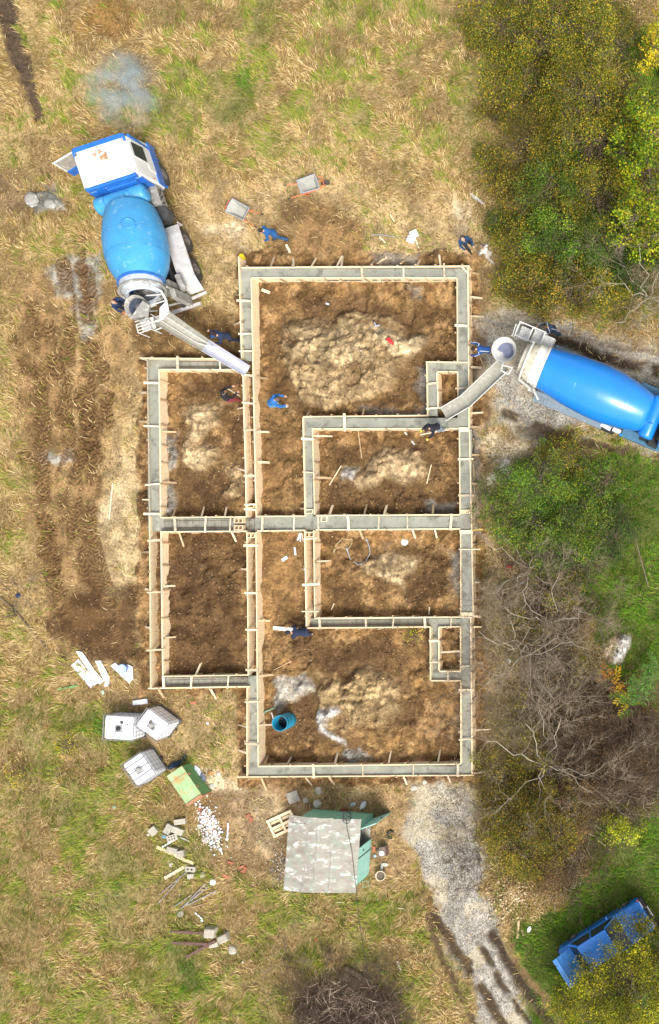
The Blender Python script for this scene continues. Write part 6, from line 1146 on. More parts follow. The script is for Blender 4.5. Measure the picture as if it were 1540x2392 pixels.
for u, v, r, sx, sy, dg, c, lab, cat in ((462, 1803, .22, .8, 1.35, 15, (.72, .74, .82), 'white plastic bag between the chest and the worn grass', 'bag'), (476, 1814, .17, .7, 1.4, 25, (.16, .20, .32), 'blue grey bag leaning on the white one', 'bag'), (412, 1785, .26, 1.7, .5, 25, (.012, .03, .07), 'dark navy tarp crumpled behind the green chest', 'tarp'), (432, 1770, .16, .6, 1.3, -20, (.012, .03, .07), 'dark navy scrap of tarp above the chest corner', 'tarp'),
        (494, 1805, .12, 1.1, .9, 0, (.50, .28, .10), 'round orange brown lid right of the bags', 'lid'), (499, 2059, .14, 1, 1.1, 0, (.70, .70, .68), 'pointed white bag in grass above the metal profiles', 'bag'), (385, 1953, .11, 1.3, .8, -15, (.16, .35, .45), 'flattened turquoise bottle beside the perforated block', 'bottle'), (241, 1617, .09, .9, 1.3, 10, (.5, .66, .5), 'small pale green can below the white sheets', 'can'), (267, 1885, .08, 1, 1, 0, (.4, .6, .5), 'small pale green wrapper in the lower left grass', 'wrapper'),
        (827, 1878, .11, 1.3, .8, 25, (.45, .58, .62), 'crumpled pale blue bag above the shed', 'bag'), (806, 1892, .12, 1.4, .7, 10, (.22, .03, .025), 'dark red rag against the shed north side', 'rag'), (850, 1880, .16, .7, 1.3, -35, (.75, .76, .78), 'white crumpled sheet by the shed door', 'sheet'), (486, 1689, .07, 1, 1, 0, (.8, .8, .85), 'white cup on the worn grass right of the tanks', 'cup'), (877, 1999, .07, 1, 1, 0, (.35, .5, .62), 'small pale blue can by the shed front', 'can'),
        (1237, 2170, .13, .7, 1.2, -20, (.8, .8, .85), 'white bottle in the grass left of the blue car', 'bottle'), (45, 1391, .13, 1, .8, 0, (.012, .03, .09), 'dark blue cloth at the left edge near the dry branches', 'cloth'), (767, 710, .07, 1.3, .8, -20, (.55, .6, .75), 'small bluish can on the big rubble mound', 'can'), (473, 2150, .06, 1, 1, 0, (.6, .75, .7), 'tiny pale bottle cap pile below the metal profiles', 'bottle'), (346, 1950, .06, 1, 1, 0, (.8, .8, .8), 'tiny white cup left of the block pile', 'cup'),
        (900, 2019, .1, 1.5, .8, -10, (.62, .6, .5), 'pale bottle above the cream bucket', 'bottle'), (893, 2026, .09, .6, 1.6, 5, (.75, .75, .72), 'white bottle above the cream bucket', 'bottle'), (568, 2247, .06, 1, 1, 0, (.8, .8, .8), 'white scrap near the bottom edge by the dry weeds', 'scrap'), (477, 2187, .05, 1, 1, 0, (.8, .8, .82), 'tiny white scrap right of nothing but grass under the beams', 'scrap')):
    if 'right of nothing' in lab: continue
    put(lab_n := {'bag': 'plastic_bag', 'tarp': 'tarp', 'lid': 'bucket_lid_scrap', 'bottle': 'plastic_bottle', 'can': 'tin_can', 'wrapper': 'wrapper', 'rag': 'rag', 'sheet': 'crumpled_sheet', 'cup': 'cup', 'cloth': 'cloth', 'scrap': 'scrap'}[cat], crumple(r, sx, sy, .4), pm('litter', c, tuple(x*.7 for x in c), 7, .6), lab, cat, u, v, dg, .01)
for u, v, lab in ((969, 547, 'upper of two white blocks above the top wall'), (962, 560, 'lower of two white blocks above the top wall')):
    m = MB(); m.box((0, 0, .07), (.34, .3, .14)); put('foam_block', m, 'white', lab, 'foam block', u, v, 25 if 'upper' in lab else -20, 0, bevel=.02)
m = MB(); m.tube([G0(870, 548, .03), G0(895, 549, .04), G0(925, 553, .03), G0(955, 557, .03)], .018, 6); tag(m.build('steel_rod', M['chutenew']), 'thin grey rod in dry grass leading to the white blocks', 'rod')
# the scrap by the shed
t = thing('old_stove', 'small rusty stove standing in front of the shed', 'stove', W(894, 1988, .3), R(10)); t.location.z = gz(t.location.x, t.location.y)
m = MB(); m.box((0, 0, .22), (.34, .42, .44)); m.build('stove_body', pm('rusty brown iron', (.12, .08, .06), (.2, .15, .12), 7, .8), t, bevel=.02); m = MB(); m.lathe([(.12, 0), (.12, .03), (.02, .03)], Matrix.Translation((0, -.06, .44)), 16); m.build('hot_plate', M['greymesh'], t); m = MB(); m.tube([(-.1, .15, .44), (-.1, .15, .62)], .03, 8); m.build('pipe_stub', M['chassis'], t)
m = MB(); pts = [(.16*math.cos(a), .16*math.sin(a), .05) for a in np.linspace(.9, 4.9, 16)]; m.tube(pts, .05, 8); put('rubber_tyre_piece', m, 'black', 'crescent of black tyre on earth right of the shed', 'tyre piece', 915, 1949, 0, .0, smooth=True)
m = MB()
for x, y in ((-.14, -.14), (.14, -.14), (.14, .14), (-.14, .14)): m.tube([(x, y, 0), (x*.8, y*.8, .42)], .012, 6)
m.tube([(-.12, -.12, .42), (.12, -.12, .42), (.12, .12, .42), (-.12, .12, .42), (-.12, -.12, .42)], .014, 6); put('stool_frame', m, pm('green enamel', (.30, .48, .28), None, 5, .5), 'bare green stool frame at the shed lower right corner', 'stool frame', 862, 2058, 5)
m = MB(); m.tube([G0(622, 1661, .06), G0(648, 1651, .08)], .045, 10); m.tube([G0(622, 1661, .06), G0(621, 1664, .1)], .06, 10); tag(m.build('green_pipe', pm('faded green pipe', (.20, .30, .18), (.14, .2, .12), 7, .7), smooth=True), 'green pipe piece lying above the blue barrel', 'pipe')
m = MB(); m.tube([G0(635, 1664, .03), G0(640, 1676, .03), G0(645, 1684, .05)], .02, 6); tag(m.build('white_rag_strip', M['white']), 'narrow white strip between pipe and barrel', 'strip')
bark = pm('bark', (.20, .15, .09), (.11, .08, .05), 8, .9, bump=.01)
for a, b_, lab in (((811, 2258), (860, 2289), 'pale topped log on the brush heap edge'), ((808, 2270), (848, 2298), 'darker log lying below the pale topped one')):
    m = MB(); m.tube([G0(*a, dz=.14), G0(*b_, dz=.14)], .12, 12); tag(m.build('log', bark, smooth=True), lab, 'log')
# white rubble and wood scrap heaps: nobody could count them
def heap(name, n, cu, cv, ru, rv, pal, s0, s1, ang=0):
    u = rng.normal(0, .45, n)*ru; v = rng.normal(0, .45, n)*rv; ca, sa = math.cos(ang), math.sin(ang); u, v = cu+u*ca-v*sa, cv+u*sa+v*ca
    x = (u-770)/S; y = -(v-1195.5)/S; s = rng.uniform(s0, s1, n); q = OCT[None]*(s[:, None, None]*rng.uniform(.5, 1.2, (n, 1, 3)))*(1+rng.normal(0, .2, (n, 6, 3)))
    q = q+np.stack([x, y, samp(Z, x, y)+s*.3+rng.uniform(0, .06, n)], -1)[:, None]; P = np.array(pal); return soup(name, q.reshape(-1, 3), 6, P[rng.integers(0, len(P), n)], M['stone'], 'stuff', OF)
h_ = heap('white_rubble', 750, 492, 1932, 24, 56, [(.8, .8, .82), (.74, .74, .78), (.66, .62, .58), (.8, .78, .74), (.35, .22, .15)], .015, .085, -.35); h_['label'] = 'white foam and plaster rubble heap below the green chest'
heap('wood_scraps', 300, 1217, 1165, 22, 34, [(.66, .55, .38), (.58, .46, .3), (.7, .62, .46)], .02, .10); heap('wood_chips', 800, 1196, 2095, 42, 55, [(.62, .48, .3), (.68, .56, .38), (.5, .36, .2), (.3, .2, .1)], .015, .09)
heap('white_scraps', 160, 1244, 1205, 18, 26, [(.7, .74, .76), (.6, .66, .7), (.3, .4, .3)], .02, .07); heap('plaster_crumbs', 120, 1331, 1582, 20, 30, [(.66, .64, .6), (.5, .48, .44)], .02, .07, .7)
heap('site_scraps', 260, 560, 1960, 260, 160, [(.7, .68, .62), (.6, .55, .45), (.5, .42, .3), (.75, .75, .75)], .01, .035); heap('room_scraps', 260, 800, 1200, 420, 900, [(.6, .5, .34), (.5, .42, .3), (.66, .6, .5)], .01, .035)
heap('litter_scraps', 200, 660, 2030, 30, 60, [(.55, .48, .4), (.4, .34, .26), (.6, .55, .5)], .01, .05)
# ---------------------------------------------------------------- trees, shrubs, twigs
def tri_mesh(name, V3, mat, parent):                # list of (pts, radii) chains -> 4 sided tubes, built with numpy
    vs = []; fs = []; n0 = 0
    for pts, rr, n in V3:
        pts = np.asarray(pts); k = len(pts); d = np.gradient(pts, axis=0); d /= np.linalg.norm(d, axis=1)[:, None]+1e-9
        a = np.cross(d, (0.03, .1, 1)); a /= np.linalg.norm(a, axis=1)[:, None]+1e-9; b = np.cross(d, a); t = np.arange(n)*2*np.pi/n
        ring = pts[:, None]+np.asarray(rr)[:, None, None]*(a[:, None]*np.cos(t)[None, :, None]+b[:, None]*np.sin(t)[None, :, None]); vs.append(ring.reshape(-1, 3))
        i = np.arange(k-1)[:, None]*n; j = np.arange(n)[None]; f = np.stack([i+j, i+(j+1) % n, i+n+(j+1) % n, i+n+j], -1).reshape(-1, 4)+n0; fs.append(f); n0 += k*n
    vs = np.concatenate(vs); fs = np.concatenate(fs); me = bpy.data.meshes.new(name); me.vertices.add(len(vs)); me.vertices.foreach_set('co', vs.astype(np.float32).ravel())
    me.loops.add(fs.size); me.loops.foreach_set('vertex_index', fs.ravel().astype(np.int32)); me.polygons.add(len(fs)); me.polygons.foreach_set('loop_start', np.arange(0, fs.size, 4, dtype=np.int32)); me.polygons.foreach_set('use_smooth', np.ones(len(fs), bool)); me.update(calc_edges=True)
    me.materials.append(mat); o = bpy.data.objects.new(name, me); COL.objects.link(o); o.parent = parent; return o
def wig(a, b, n, w_, sag=0):
    a = np.asarray(a, float); b = np.asarray(b, float); t = np.linspace(0, 1, n)[:, None]; L = np.linalg.norm(b-a)
    p = a+(b-a)*t; off = rng.normal(0, w_*L, (n, 3))*np.sin(np.pi*t)**.5; off[0] = 0; off[-1] = 0; p = p+off; p[:, 2] += sag*np.sin(np.pi*t[:, 0]); return p
def leaves_mesh(name, P, size, cols, parent, asp=.6, up=.6, mat='leaf', dirs=None):
    n = len(P); s = size*rng.uniform(.6, 1.25, n); nrm = rng.normal(0, 1, (n, 3)); nrm[:, 2] = abs(nrm[:, 2])+up; nrm /= np.linalg.norm(nrm, axis=1)[:, None]
    a = rng.normal(0, 1, (n, 3)) if dirs is None else dirs+rng.normal(0, .15, (n, 3)); a -= (a*nrm).sum(1)[:, None]*nrm; a /= np.linalg.norm(a, axis=1)[:, None]+1e-9; b = np.cross(nrm, a)
    v = np.stack([P-a*s[:, None]*.5, P+b*s[:, None]*asp*.5-nrm*s[:, None]*.06, P+a*s[:, None]*.5, P-b*s[:, None]*asp*.5-nrm*s[:, None]*.06], 1)
    o = soup(name, v.reshape(-1, 3), 4, cols, M[mat], None, [(0, 1, 2, 3)]); o.parent = parent; return o
PAL = {'ygreen': [(.12, .16, .008), (.20, .22, .01), (.07, .10, .008), (.30, .28, .012), (.46, .38, .015), (.10, .14, .01)],
 'olive': [(.11, .16, .012), (.18, .20, .02), (.07, .12, .012), (.26, .25, .02), (.48, .32, .02), (.16, .14, .03), (.10, .18, .018), (.13, .20, .02)],
 'green': [(.07, .16, .016), (.11, .21, .018), (.04, .10, .015), (.15, .24, .02), (.26, .26, .02), (.08, .15, .04)],
 'bright': [(.11, .21, .008), (.18, .28, .01), (.07, .14, .008), (.28, .33, .012), (.42, .36, .015), (.05, .10, .008)],
 'yellow': [(.60, .45, .02), (.50, .42, .02), (.36, .38, .02), (.62, .40, .03), (.22, .28, .02)],
 'gold': [(.22, .20, .015), (.36, .24, .02), (.13, .15, .018), (.17, .11, .025), (.10, .13, .015), (.50, .31, .025)],
 'lime': [(.40, .44, .02), (.30, .38, .02), (.50, .48, .03), (.20, .28, .02)],
 'brown': [(.17, .09, .035), (.11, .06, .03), (.22, .13, .045), (.12, .11, .025)],
 'dark': [(.05, .10, .02), (.07, .13, .02), (.04, .08, .02), (.10, .13, .03)]}
M['twig'] = pm('grey brown twig', (.20, .15, .10), (.11, .08, .055), 6, .9); M['twigpale'] = pm('pale bare twig', (.31, .245, .165), (.18, .135, .09), 6, .85); M['twigdark'] = pm('purple brown twig', (.105, .07, .04), (.06, .04, .024), 6, .9); M['barkpale'] = pm('pale bark', (.48, .43, .34), (.33, .29, .22), 5, .9, bump=.01)
def leafy(name, lab, cat, u, v, r, zc, pal, nl, size=.06, asp=.6, group=None, clumps=None, twig='twig', hfrac=.75, sparse=1.0, bare=.25, trunk=.05):
    c = W(u, v, zc); rr = r/S*(HC-zc)/HC; g = gz(c.x, c.y); t = thing(name, lab, cat, (c.x, c.y, g), rng.uniform(0, 6.28), group)
    K = clumps or int(20+rr*rr*9); hgt = zc*hfrac
    th = rng.uniform(0, 2*np.pi, K); q = np.sqrt(rng.random(K)); rad = q*rr*rng.uniform(.85, 1.12, K); ez = (1-q**2)**.5
    cz = zc*.3+hgt*ez*rng.uniform(.3, 1.35, K)+.1; C0 = np.stack([rad*np.cos(th), rad*np.sin(th), cz], 1); C0[:, :2] *= (1+.18*np.sin(th*3+u))[:, None]
    sg = rng.uniform(.09, .26, K)*min(1.2, .5+rr*.35); k = rng.choice(K, int(nl*sparse), p=(sg**2)/(sg**2).sum()); P = C0[k]+rng.normal(0, 1, (len(k), 3))*sg[k, None]*np.array([1, 1, .6])
    P[:, 2] = np.maximum(P[:, 2], .05+rng.uniform(0, .15, len(P))); pl = np.array(PAL[pal]); ci = (rng.random(len(k))*.6+rng.random(K)[k]*.4)*len(pl); cols = pl[np.minimum(ci.astype(int), len(pl)-1)]*rng.uniform(.6, 1.4, (len(k), 1))*(.5+1.0*rng.random(K))[k, None]
    leaves_mesh('crown', P, size, cols, t, asp)
    ch = []; nt_ = max(3, int(3+rr*1.5)); stems = []
    for i in range(nt_):
        a = rng.uniform(0, 6.28); e = np.array([rr*.45*math.cos(a), rr*.45*math.sin(a), zc*.62]); p = wig((rng.normal(0, .06), rng.normal(0, .06), 0), e, 6, .05); ch.append((p, np.linspace(trunk, trunk*.45, 6), 5)); stems.append(p)
    tr = tri_mesh('trunk', ch, M[twig], t); ch = []
    for i in range(K):
        p = stems[rng.integers(nt_)]; s_ = p[rng.integers(2, 6)]; w_ = wig(s_, C0[i], 5, .06); ch.append((w_, np.linspace(trunk*.4, .006, 5), 4))
        for _ in range(int(3+bare*8)):
            st_ = w_[rng.integers(2, 5)]; d = rng.normal(0, 1, 3); d[2] = abs(d[2])*.5; e = st_+d/np.linalg.norm(d)*rng.uniform(.2, .55)*min(1.3, .6+rr*.3); ch.append((wig(st_, e, 3, .06), [.008, .006, .003], 3))
    tri_mesh('branches', ch, M[twig], t); return t
def bare(name, lab, u, v, r, h, nb=9, twig='twigpale', group='bare trees right of the site', trunk=.08, base=None, lv=3, cat='tree', split=5, tk=1.0):
    b = W(*(base or (u, v)), 0); g = gz(b.x, b.y); t = thing(name, lab, cat, (b.x, b.y, g), 0, group); rr = r/S; top = W(u, v, h*.5)-b
    T = []; Bm = []; p = wig((0, 0, 0), (top.x, top.y, h*.35), 5, .04); trunk *= .7; T.append((p, np.linspace(trunk, trunk*.8, 5), 7))
    def grow(s, e, r0, l):
        n = 6; q = wig(s, e, n, .055); (T if l == 0 else Bm).append((q, np.linspace(r0, r0*.4, n), 6 if l == 0 else 4 if l == 1 else 3))
        if l >= lv: return
        L_ = np.linalg.norm(np.asarray(e)-s)
        for k in range(split+(3 if l == lv-1 else 0)):
            i = rng.integers(2, n); st_ = q[i]; d = (q[i]-q[i-1]); d = d/np.linalg.norm(d)+rng.normal(0, .55, 3); d[2] *= .5; d /= np.linalg.norm(d); grow(st_, st_+d*L_*rng.uniform(.35, .65), max(r0*.45, .0055), l+1)
    for k in range(nb):
        a = 2*math.pi*k/nb+rng.normal(0, .3); R_ = rr*rng.uniform(.6, 1.05); grow(p[rng.integers(2, 5)], np.array([top.x+R_*math.cos(a), top.y+R_*math.sin(a), h*rng.uniform(.45, .95)]), trunk*.34*tk, 0)
    tri_mesh('trunk', T, M[twig if twig != 'twigpale' else 'barkpale'], t); tri_mesh('branches', Bm, M[twig], t); return t
GT = 'trees and shrubs of the thicket'
th = [(1128, 90, 42, 1.0, 'olive', 'thin sapling at the ragged thicket edge, highest'), (1150, 250, 46, 1.2, 'gold', 'thin golden sapling at the thicket edge beside the field'), (1135, 370, 36, .9, 'olive', 'small sapling at the thicket edge above the grey planks'), (1165, 520, 34, .9, 'green', 'small green sapling above the man in camouflage'), (1180, 660, 40, .9, 'olive', 'small sapling near the start of the gravel behind the bright mixer'), (1180, 40, 95, 1.9, 'olive', 'sparse olive shrub at the top left end of the thicket'), (1290, 50, 115, 2.5, 'olive', 'dense olive tree at the top edge of the picture'), (1400, 60, 100, 3.0, 'olive', 'darker olive tree beside the dark grass clearing'), (1220, 180, 100, 2.0, 'olive', 'twiggy olive shrub second from the top, field side'), (1350, 185, 110, 2.8, 'olive', 'broad olive tree left of the dark grass clearing'),
 (1235, 315, 100, 2.1, 'gold', 'yellow speckled shrub on the field side'), (1355, 320, 115, 2.8, 'olive', 'big olive tree in the middle of the thicket'), (1195, 440, 62, 1.5, 'gold', 'low yellowish shrub above the two grey planks'), (1285, 440, 100, 2.6, 'green', 'green shrub with pale bare twigs above the two standing men'), (1400, 440, 95, 3.0, 'olive', 'olive green tree touching the bright leafed ones'),
 (1215, 560, 70, 1.7, 'olive', 'low shrub right beside the man in camouflage'), (1300, 560, 95, 2.4, 'green', 'greener shrub in the lower thicket'), (1395, 560, 85, 2.8, 'green', 'dark green tree below the bright leafed ones'), (1240, 650, 70, 1.7, 'gold', 'golden shrub at the lower left corner of the thicket'), (1330, 670, 85, 2.2, 'gold', 'golden brown shrub above the bright mixer'), (1410, 660, 70, 2.2, 'olive', 'thin olive shrub left of the bare white tree'), (1480, 620, 60, 2.0, 'dark', 'dark undergrowth bush above the bare white tree')]
for u, v, r, z, pl, lab in th: leafy('thicket_tree' if z > 2.3 else 'thicket_shrub', lab, 'tree' if z > 2.3 else 'shrub', u, v, r, z, pl, int(r*r*1.0), .075, group=GT, bare=.5)
for u, v, r, z, pl, lab in [(1500, 260, 70, 4.2, 'bright', 'bright green tree with big leaves below the dark clearing'), (1455, 330, 45, 3.8, 'bright', 'slim bright green tree leaning over the thicket'), (1525, 380, 70, 4.6, 'bright', 'tall yellow green tree at the right edge, upper'), (1490, 470, 70, 4.2, 'bright', 'wide bright green tree beside the dark gap'), (1530, 540, 60, 4.4, 'bright', 'tall yellow green tree at the right edge, lower'), (1452, 540, 45, 3.6, 'bright', 'small bright green tree above the dark undergrowth')]:
    leafy('broadleaf_tree', lab, 'tree', u, v, r, z, pl, int(r*r*.62), .11, .7, 'bright leafed trees at the right edge', bare=.1, trunk=.07)
leafy('yellow_tree', 'golden yellow tree in the upper right corner', 'tree', 1535, 60, 45, 4.5, 'yellow', 1500, .10, .7, trunk=.06, bare=.1)
for u, v, r, z, pl, n, lab in [(1170, 1195, 62, 2.0, 'green', 2200, 'sparse green shrub reaching over the right wall'), (1255, 1125, 85, 2.6, 'green', 5200, 'fullest green bush below the muddy ruts'), (1330, 1210, 80, 2.0, 'green', 4200, 'green bush with brown gaps right of the fullest one'), (1235, 1235, 60, 1.8, 'green', 2400, 'low green bush above the bare trees'), (1400, 1120, 60, 1.0, 'green', 2000, 'low green growth beside the lawn'), (1430, 1250, 70, 1.2, 'dark', 2600, 'dark green low bush by the fallen branch'), (1340, 1310, 60, 1.0, 'dark', 1600, 'dark ferny growth among bare twigs')]:
    leafy('green_bush', lab, 'bush', u, v, r, z*1.25, pl, int(n*1.7), .07, group='green bushes below the bright mixer', bare=.4)
for u, v, r, z, pl, n, lab in [(1190, 1890, 80, 1.6, 'gold', 3000, 'golden brown shrub where the gravel starts'), (1275, 1930, 90, 2.2, 'gold', 5200, 'densest golden shrub beside the gravel'), (1215, 1985, 85, 2.0, 'gold', 4600, 'golden shrub overhanging the gravel'), (1300, 2030, 70, 1.6, 'brown', 2200, 'brown shrub with bare twigs left of the blue car'), (1165, 1820, 60, 1.2, 'gold', 1300, 'thin golden shrub by the lower right formwork corner'), (1340, 1890, 70, 1.8, 'brown', 1800, 'brown shrub right of the pale birch')]:
    leafy('golden_shrub', lab, 'shrub', u, v, r, z, pl, int(n*2.6), .065, group='golden shrubs by the gravel track', bare=.8, twig='twig')
for u, v, r, z, pl, n, lab in [(1250, 1300, 70, 1.4, 'green', 2600, 'green bush among the bare trees, highest of them'), (1350, 1230, 75, 1.8, 'green', 3600, 'green bush behind the dead branch'), (1180, 1130, 55, 1.5, 'green', 1800, 'green shrub nearest the sandy bright patch'), (1300, 1070, 60, 1.2, 'olive', 2200, 'olive shrub along the muddy ruts below the bright mixer'), (1310, 1380, 55, 1.1, 'olive', 1200, 'olive shrub between the bare trees'), (1220, 1480, 55, 1.0, 'gold', 900, 'small golden shrub near the lower small shaft'), (1210, 1690, 60, 1.0, 'olive', 1200, 'olive shrub right of the bottom room'), (1250, 1770, 60, 1.2, 'olive', 1500, 'olive shrub under the pale birch')]:
    leafy('green_bush', lab, 'bush', u, v, r, z*1.2, pl, int(n*1.6), .065, group='green bushes below the bright mixer', bare=.6)
for u, v, r, z, pl, n, lab in [(1380, 1700, 90, 1.5, 'brown', 2600, 'brown leafed scrub, left of the brambles'), (1470, 1740, 90, 1.6, 'brown', 2600, 'brown leafed scrub among the right brambles'), (1420, 1820, 85, 1.4, 'brown', 2200, 'brown leafed scrub above the lime bush'), (1290, 1680, 80, 1.4, 'gold', 1500, 'thin golden scrub right of the birch trunk'), (1330, 1560, 70, 1.0, 'olive', 1400, 'olive scrub left of the sandy dump'), (1330, 1450, 65, 1.0, 'brown', 1300, 'brown scrub above the sandy dump')]:
    leafy('scrub', lab, 'shrub', u, v, r, z, pl, n, .05, group='scrub of the brown thicket', bare=1.2, twig='twigdark')
leafy('lime_bush', 'small lime yellow bush alone in the lawn', 'bush', 1458, 1935, 50, .9, 'lime', 2600, .07, .7, bare=.1, trunk=.025, hfrac=.6)
for u, v, r, z, n, lab in [(1455, 2325, 125, 3.6, 17000, 'yellow green tree whose leaves cover the back of the blue car'), (1370, 2370, 80, 2.6, 6500, 'yellow green tree at the bottom edge by the ruts'), (1545, 2270, 85, 3.6, 8000, 'yellow green tree at the right edge below the blue car')]:
    leafy('yellowgreen_tree', lab, 'tree', u, v, r, z, 'ygreen', n, .075, .6, 'yellow green trees in the lower right corner', bare=.4, trunk=.06)
for u, v, r, z, n, lab in [(700, 1790, 0, 0, 0, '')]: pass
for u, v, h, r, nb, tw, lab in [(1236, 1330, 2.6, 115, 9, 'twigpale', 'bare pale tree below the green bushes'), (1275, 1455, 2.8, 110, 9, 'twigpale', 'bare tree level with the lower small shaft'), (1235, 1530, 3.0, 115, 10, 'twigpale', 'bare tree midway down the right wall'), (1170, 1600, 2.2, 80, 8, 'twig', 'small bare tree whose twigs cross the right wall'), (1250, 1650, 2.6, 105, 9, 'twig', 'bare tree above the pale birch'),
        (1270, 1790, 3.4, 135, 9, 'twigpale', 'large pale birch above the golden shrubs'), (1180, 1420, 2.0, 75, 8, 'twig', 'low bare tree against the right wall by the yellow stake'), (1355, 1400, 2.0, 95, 8, 'twig', 'bare tree at the edge of the lawn'), (1510, 690, 3.6, 90, 10, 'twigpale', 'bare white tree above the bright mixer cab'), (1130, 1900, 2.0, 90, 7, 'twigdark', 'thin dark sapling leaning over the gravel'), (1120, 2010, 1.6, 85, 7, 'twigdark', 'thin dark sapling further down the gravel'), (1370, 2030, 1.3, 55, 7, 'twigdark', 'small bare shrub between golden shrubs and car')]:
    bare('bare_tree', lab, u, v, r, h, nb, tw, trunk=.09 if h > 2.4 else .05, split=5)
for u, v, h, r, nb, lab in [(1420, 1720, 1.6, 110, 13, 'upper dark bramble tangle in the brown thicket'), (1480, 1790, 1.6, 100, 13, 'right dark bramble tangle in the brown thicket'), (1370, 1790, 1.5, 100, 13, 'left dark bramble tangle in the brown thicket'), (1340, 1650, 1.3, 90, 11, 'dark bramble tangle beside the sandy dump'), (1440, 1840, 1.3, 90, 11, 'lowest dark bramble tangle above the lime bush'), (1310, 1290, 1.2, 80, 10, 'dark bramble tangle below the green bushes'), (1250, 1380, 1.0, 90, 10, 'low dark bramble between two bare trees')]:
    bare('bramble', lab, u, v, r, h, nb, 'twigdark', 'brambles in the brown thicket', trunk=.03, cat='bramble', split=5, tk=.8)
for u, v, h, r, nb, lab in [(790, 2350, .8, 105, 14, 'left dark heap of cut branches at the bottom edge'), (860, 2375, .8, 100, 13, 'right dark heap of cut branches at the bottom edge')]:
    bare('brush_heap', lab, u, v, r, h, nb, 'twigdark', 'heaps of cut branches at the bottom edge', trunk=.025, cat='branches', split=6)
for u, v, r, h, nb, tw, lab in [(670, 2245, 50, .3, 5, 'twigpale', 'pale fallen twig spray left of the brush heap'), (760, 2290, 60, .5, 5, 'twigpale', 'pale fallen twig spray on the brush heap'), (905, 1300, 30, .2, 4, 'twigpale', 'small bare twig on the mound in the hose room'), (50, 1375, 40, .25, 6, 'twigpale', 'dry branch spray at the left edge'), (655, 2030, 26, .2, 7, 'twigpale', 'pale twig heap against the left shed wall')]:
    bare('fallen_twigs', lab, u, v, r, h, nb, tw, 'fallen twigs', trunk=.018, cat='twigs', lv=2)
def branch(pts, r, mat, lab):
    m = MB(); P = [W(*p) for p in pts]; m.tube(P, list(np.linspace(r, r*.4, len(P))), 7); o = m.build('fallen_branch', M[mat], smooth=True); tag(o, lab, 'branch')
    ch = []
    for i in range(9): q = np.array(P[rng.integers(1, len(P))]); d = rng.normal(0, 1, 3)*np.array([1, 1, .4]); ch.append((wig(q, q+d*rng.uniform(.25, .6), 4, .06), np.linspace(r*.35, .004, 4), 4))
    tri_mesh('side_twigs', ch, M[mat], o)
branch([(0, 1395, .12), (35, 1425, .1), (75, 1475, .1), (118, 1520, .08)], .035, 'twig', 'long fallen branch at the left edge of the field')
branch([(1515, 1370, .6), (1480, 1240, .8), (1440, 1200, .9), (1375, 1140, .7)], .028, 'twig', 'long dead branch across the dark bush beside the lawn')
# sumac: long drooping leaflets in green and orange
def sumac(u, v, lab, pal, nf, rad, z):
    c = W(u, v, z); t = thing('sumac_plant', lab, 'sumac', (c.x, c.y, gz(c.x, c.y)), 0, 'sumac plants by the brambles'); Pn, Dn, Cn, ch = [], [], [], []
    for k in range(nf):
        a = rng.uniform(0, 6.28); L_ = rad*rng.uniform(.5, 1); o0 = rng.normal(0, rad*.35, 2); s_ = np.array([o0[0], o0[1], z*.8]); e = s_+np.array([L_*math.cos(a), L_*math.sin(a), -.15*L_]); q = wig(s_, e, 7, .02, .08); ch.append((q, np.linspace(.009, .004, 7), 4)); col = np.array(PALS[pal])[rng.integers(0, len(PALS[pal]))]
        for i in range(1, 7):
            for sd_ in (-1, 1):
                d = (q[i]-q[i-1]); d /= np.linalg.norm(d)+1e-9; sd3 = np.array([-d[1], d[0], -.25])*sd_; dd = d*.5+sd3; Pn.append(q[i]+dd*.08); Dn.append(dd); Cn.append(col*rng.uniform(.75, 1.25))
    leaves_mesh('crown', np.array(Pn), .20, np.array(Cn), t, .22, 1.2, dirs=np.array(Dn)); ch += [(wig((0, 0, 0), (0, 0, z*.8), 4, .03), [.03, .025, .02, .02], 6)]; tri_mesh('stem', ch, M['twig'], t)
PALS = {'g': [(.10, .24, .03), (.14, .30, .04), (.08, .18, .04)], 'o': [(.55, .30, .02), (.50, .18, .02), (.45, .36, .02)], 'm': [(.12, .26, .03), (.50, .36, .02), (.16, .28, .04)]}
sumac(1500, 1610, 'green sumac at the right edge below the sandy dump', 'g', 34, .75, 1.7); sumac(1460, 1640, 'sumac with half orange leaves', 'm', 22, .6, 1.5); sumac(1408, 1575, 'small orange sumac by the sandy dump', 'o', 7, .35, 1.1); sumac(1440, 1600, 'orange leafed sumac in front of the green one', 'o', 10, .45, 1.2); sumac(1525, 1560, 'upper green sumac at the right edge', 'g', 14, .5, 1.5)
for u, v, pal, n, r, lab in ((155, 1740, 'yellow', 350, 32, 'yellow flowering weeds left of the water tanks'), (45, 1810, 'yellow', 350, 34, 'yellow flowering weeds at the left edge'), (965, 1490, 'lime', 160, 26, 'lime leafed twigs hanging over the lower small shaft'), (1115, 1775, 'lime', 260, 20, 'lime leafed weed at the lower right formwork wall'), (1280, 1470, 'yellow', 160, 20, 'yellow leaved sapling among bare trees'), (1290, 1600, 'yellow', 160, 24, 'yellow leaved sapling above the birch'), (1200, 1430, 'yellow', 140, 22, 'yellow leaved sapling left of the bare trees'), (20, 1440, 'lime', 80, 10, 'tiny bright green weed by the fallen branch'), (1470, 720, 'lime', 160, 26, 'lime leafed sapling under the bare white tree')):
    leafy('weed', lab, 'weed', u, v, r, .5 if u < 1000 or u > 1450 else .9, pal, n, .06, clumps=14, trunk=.012, bare=.2, group='small leafy weeds')
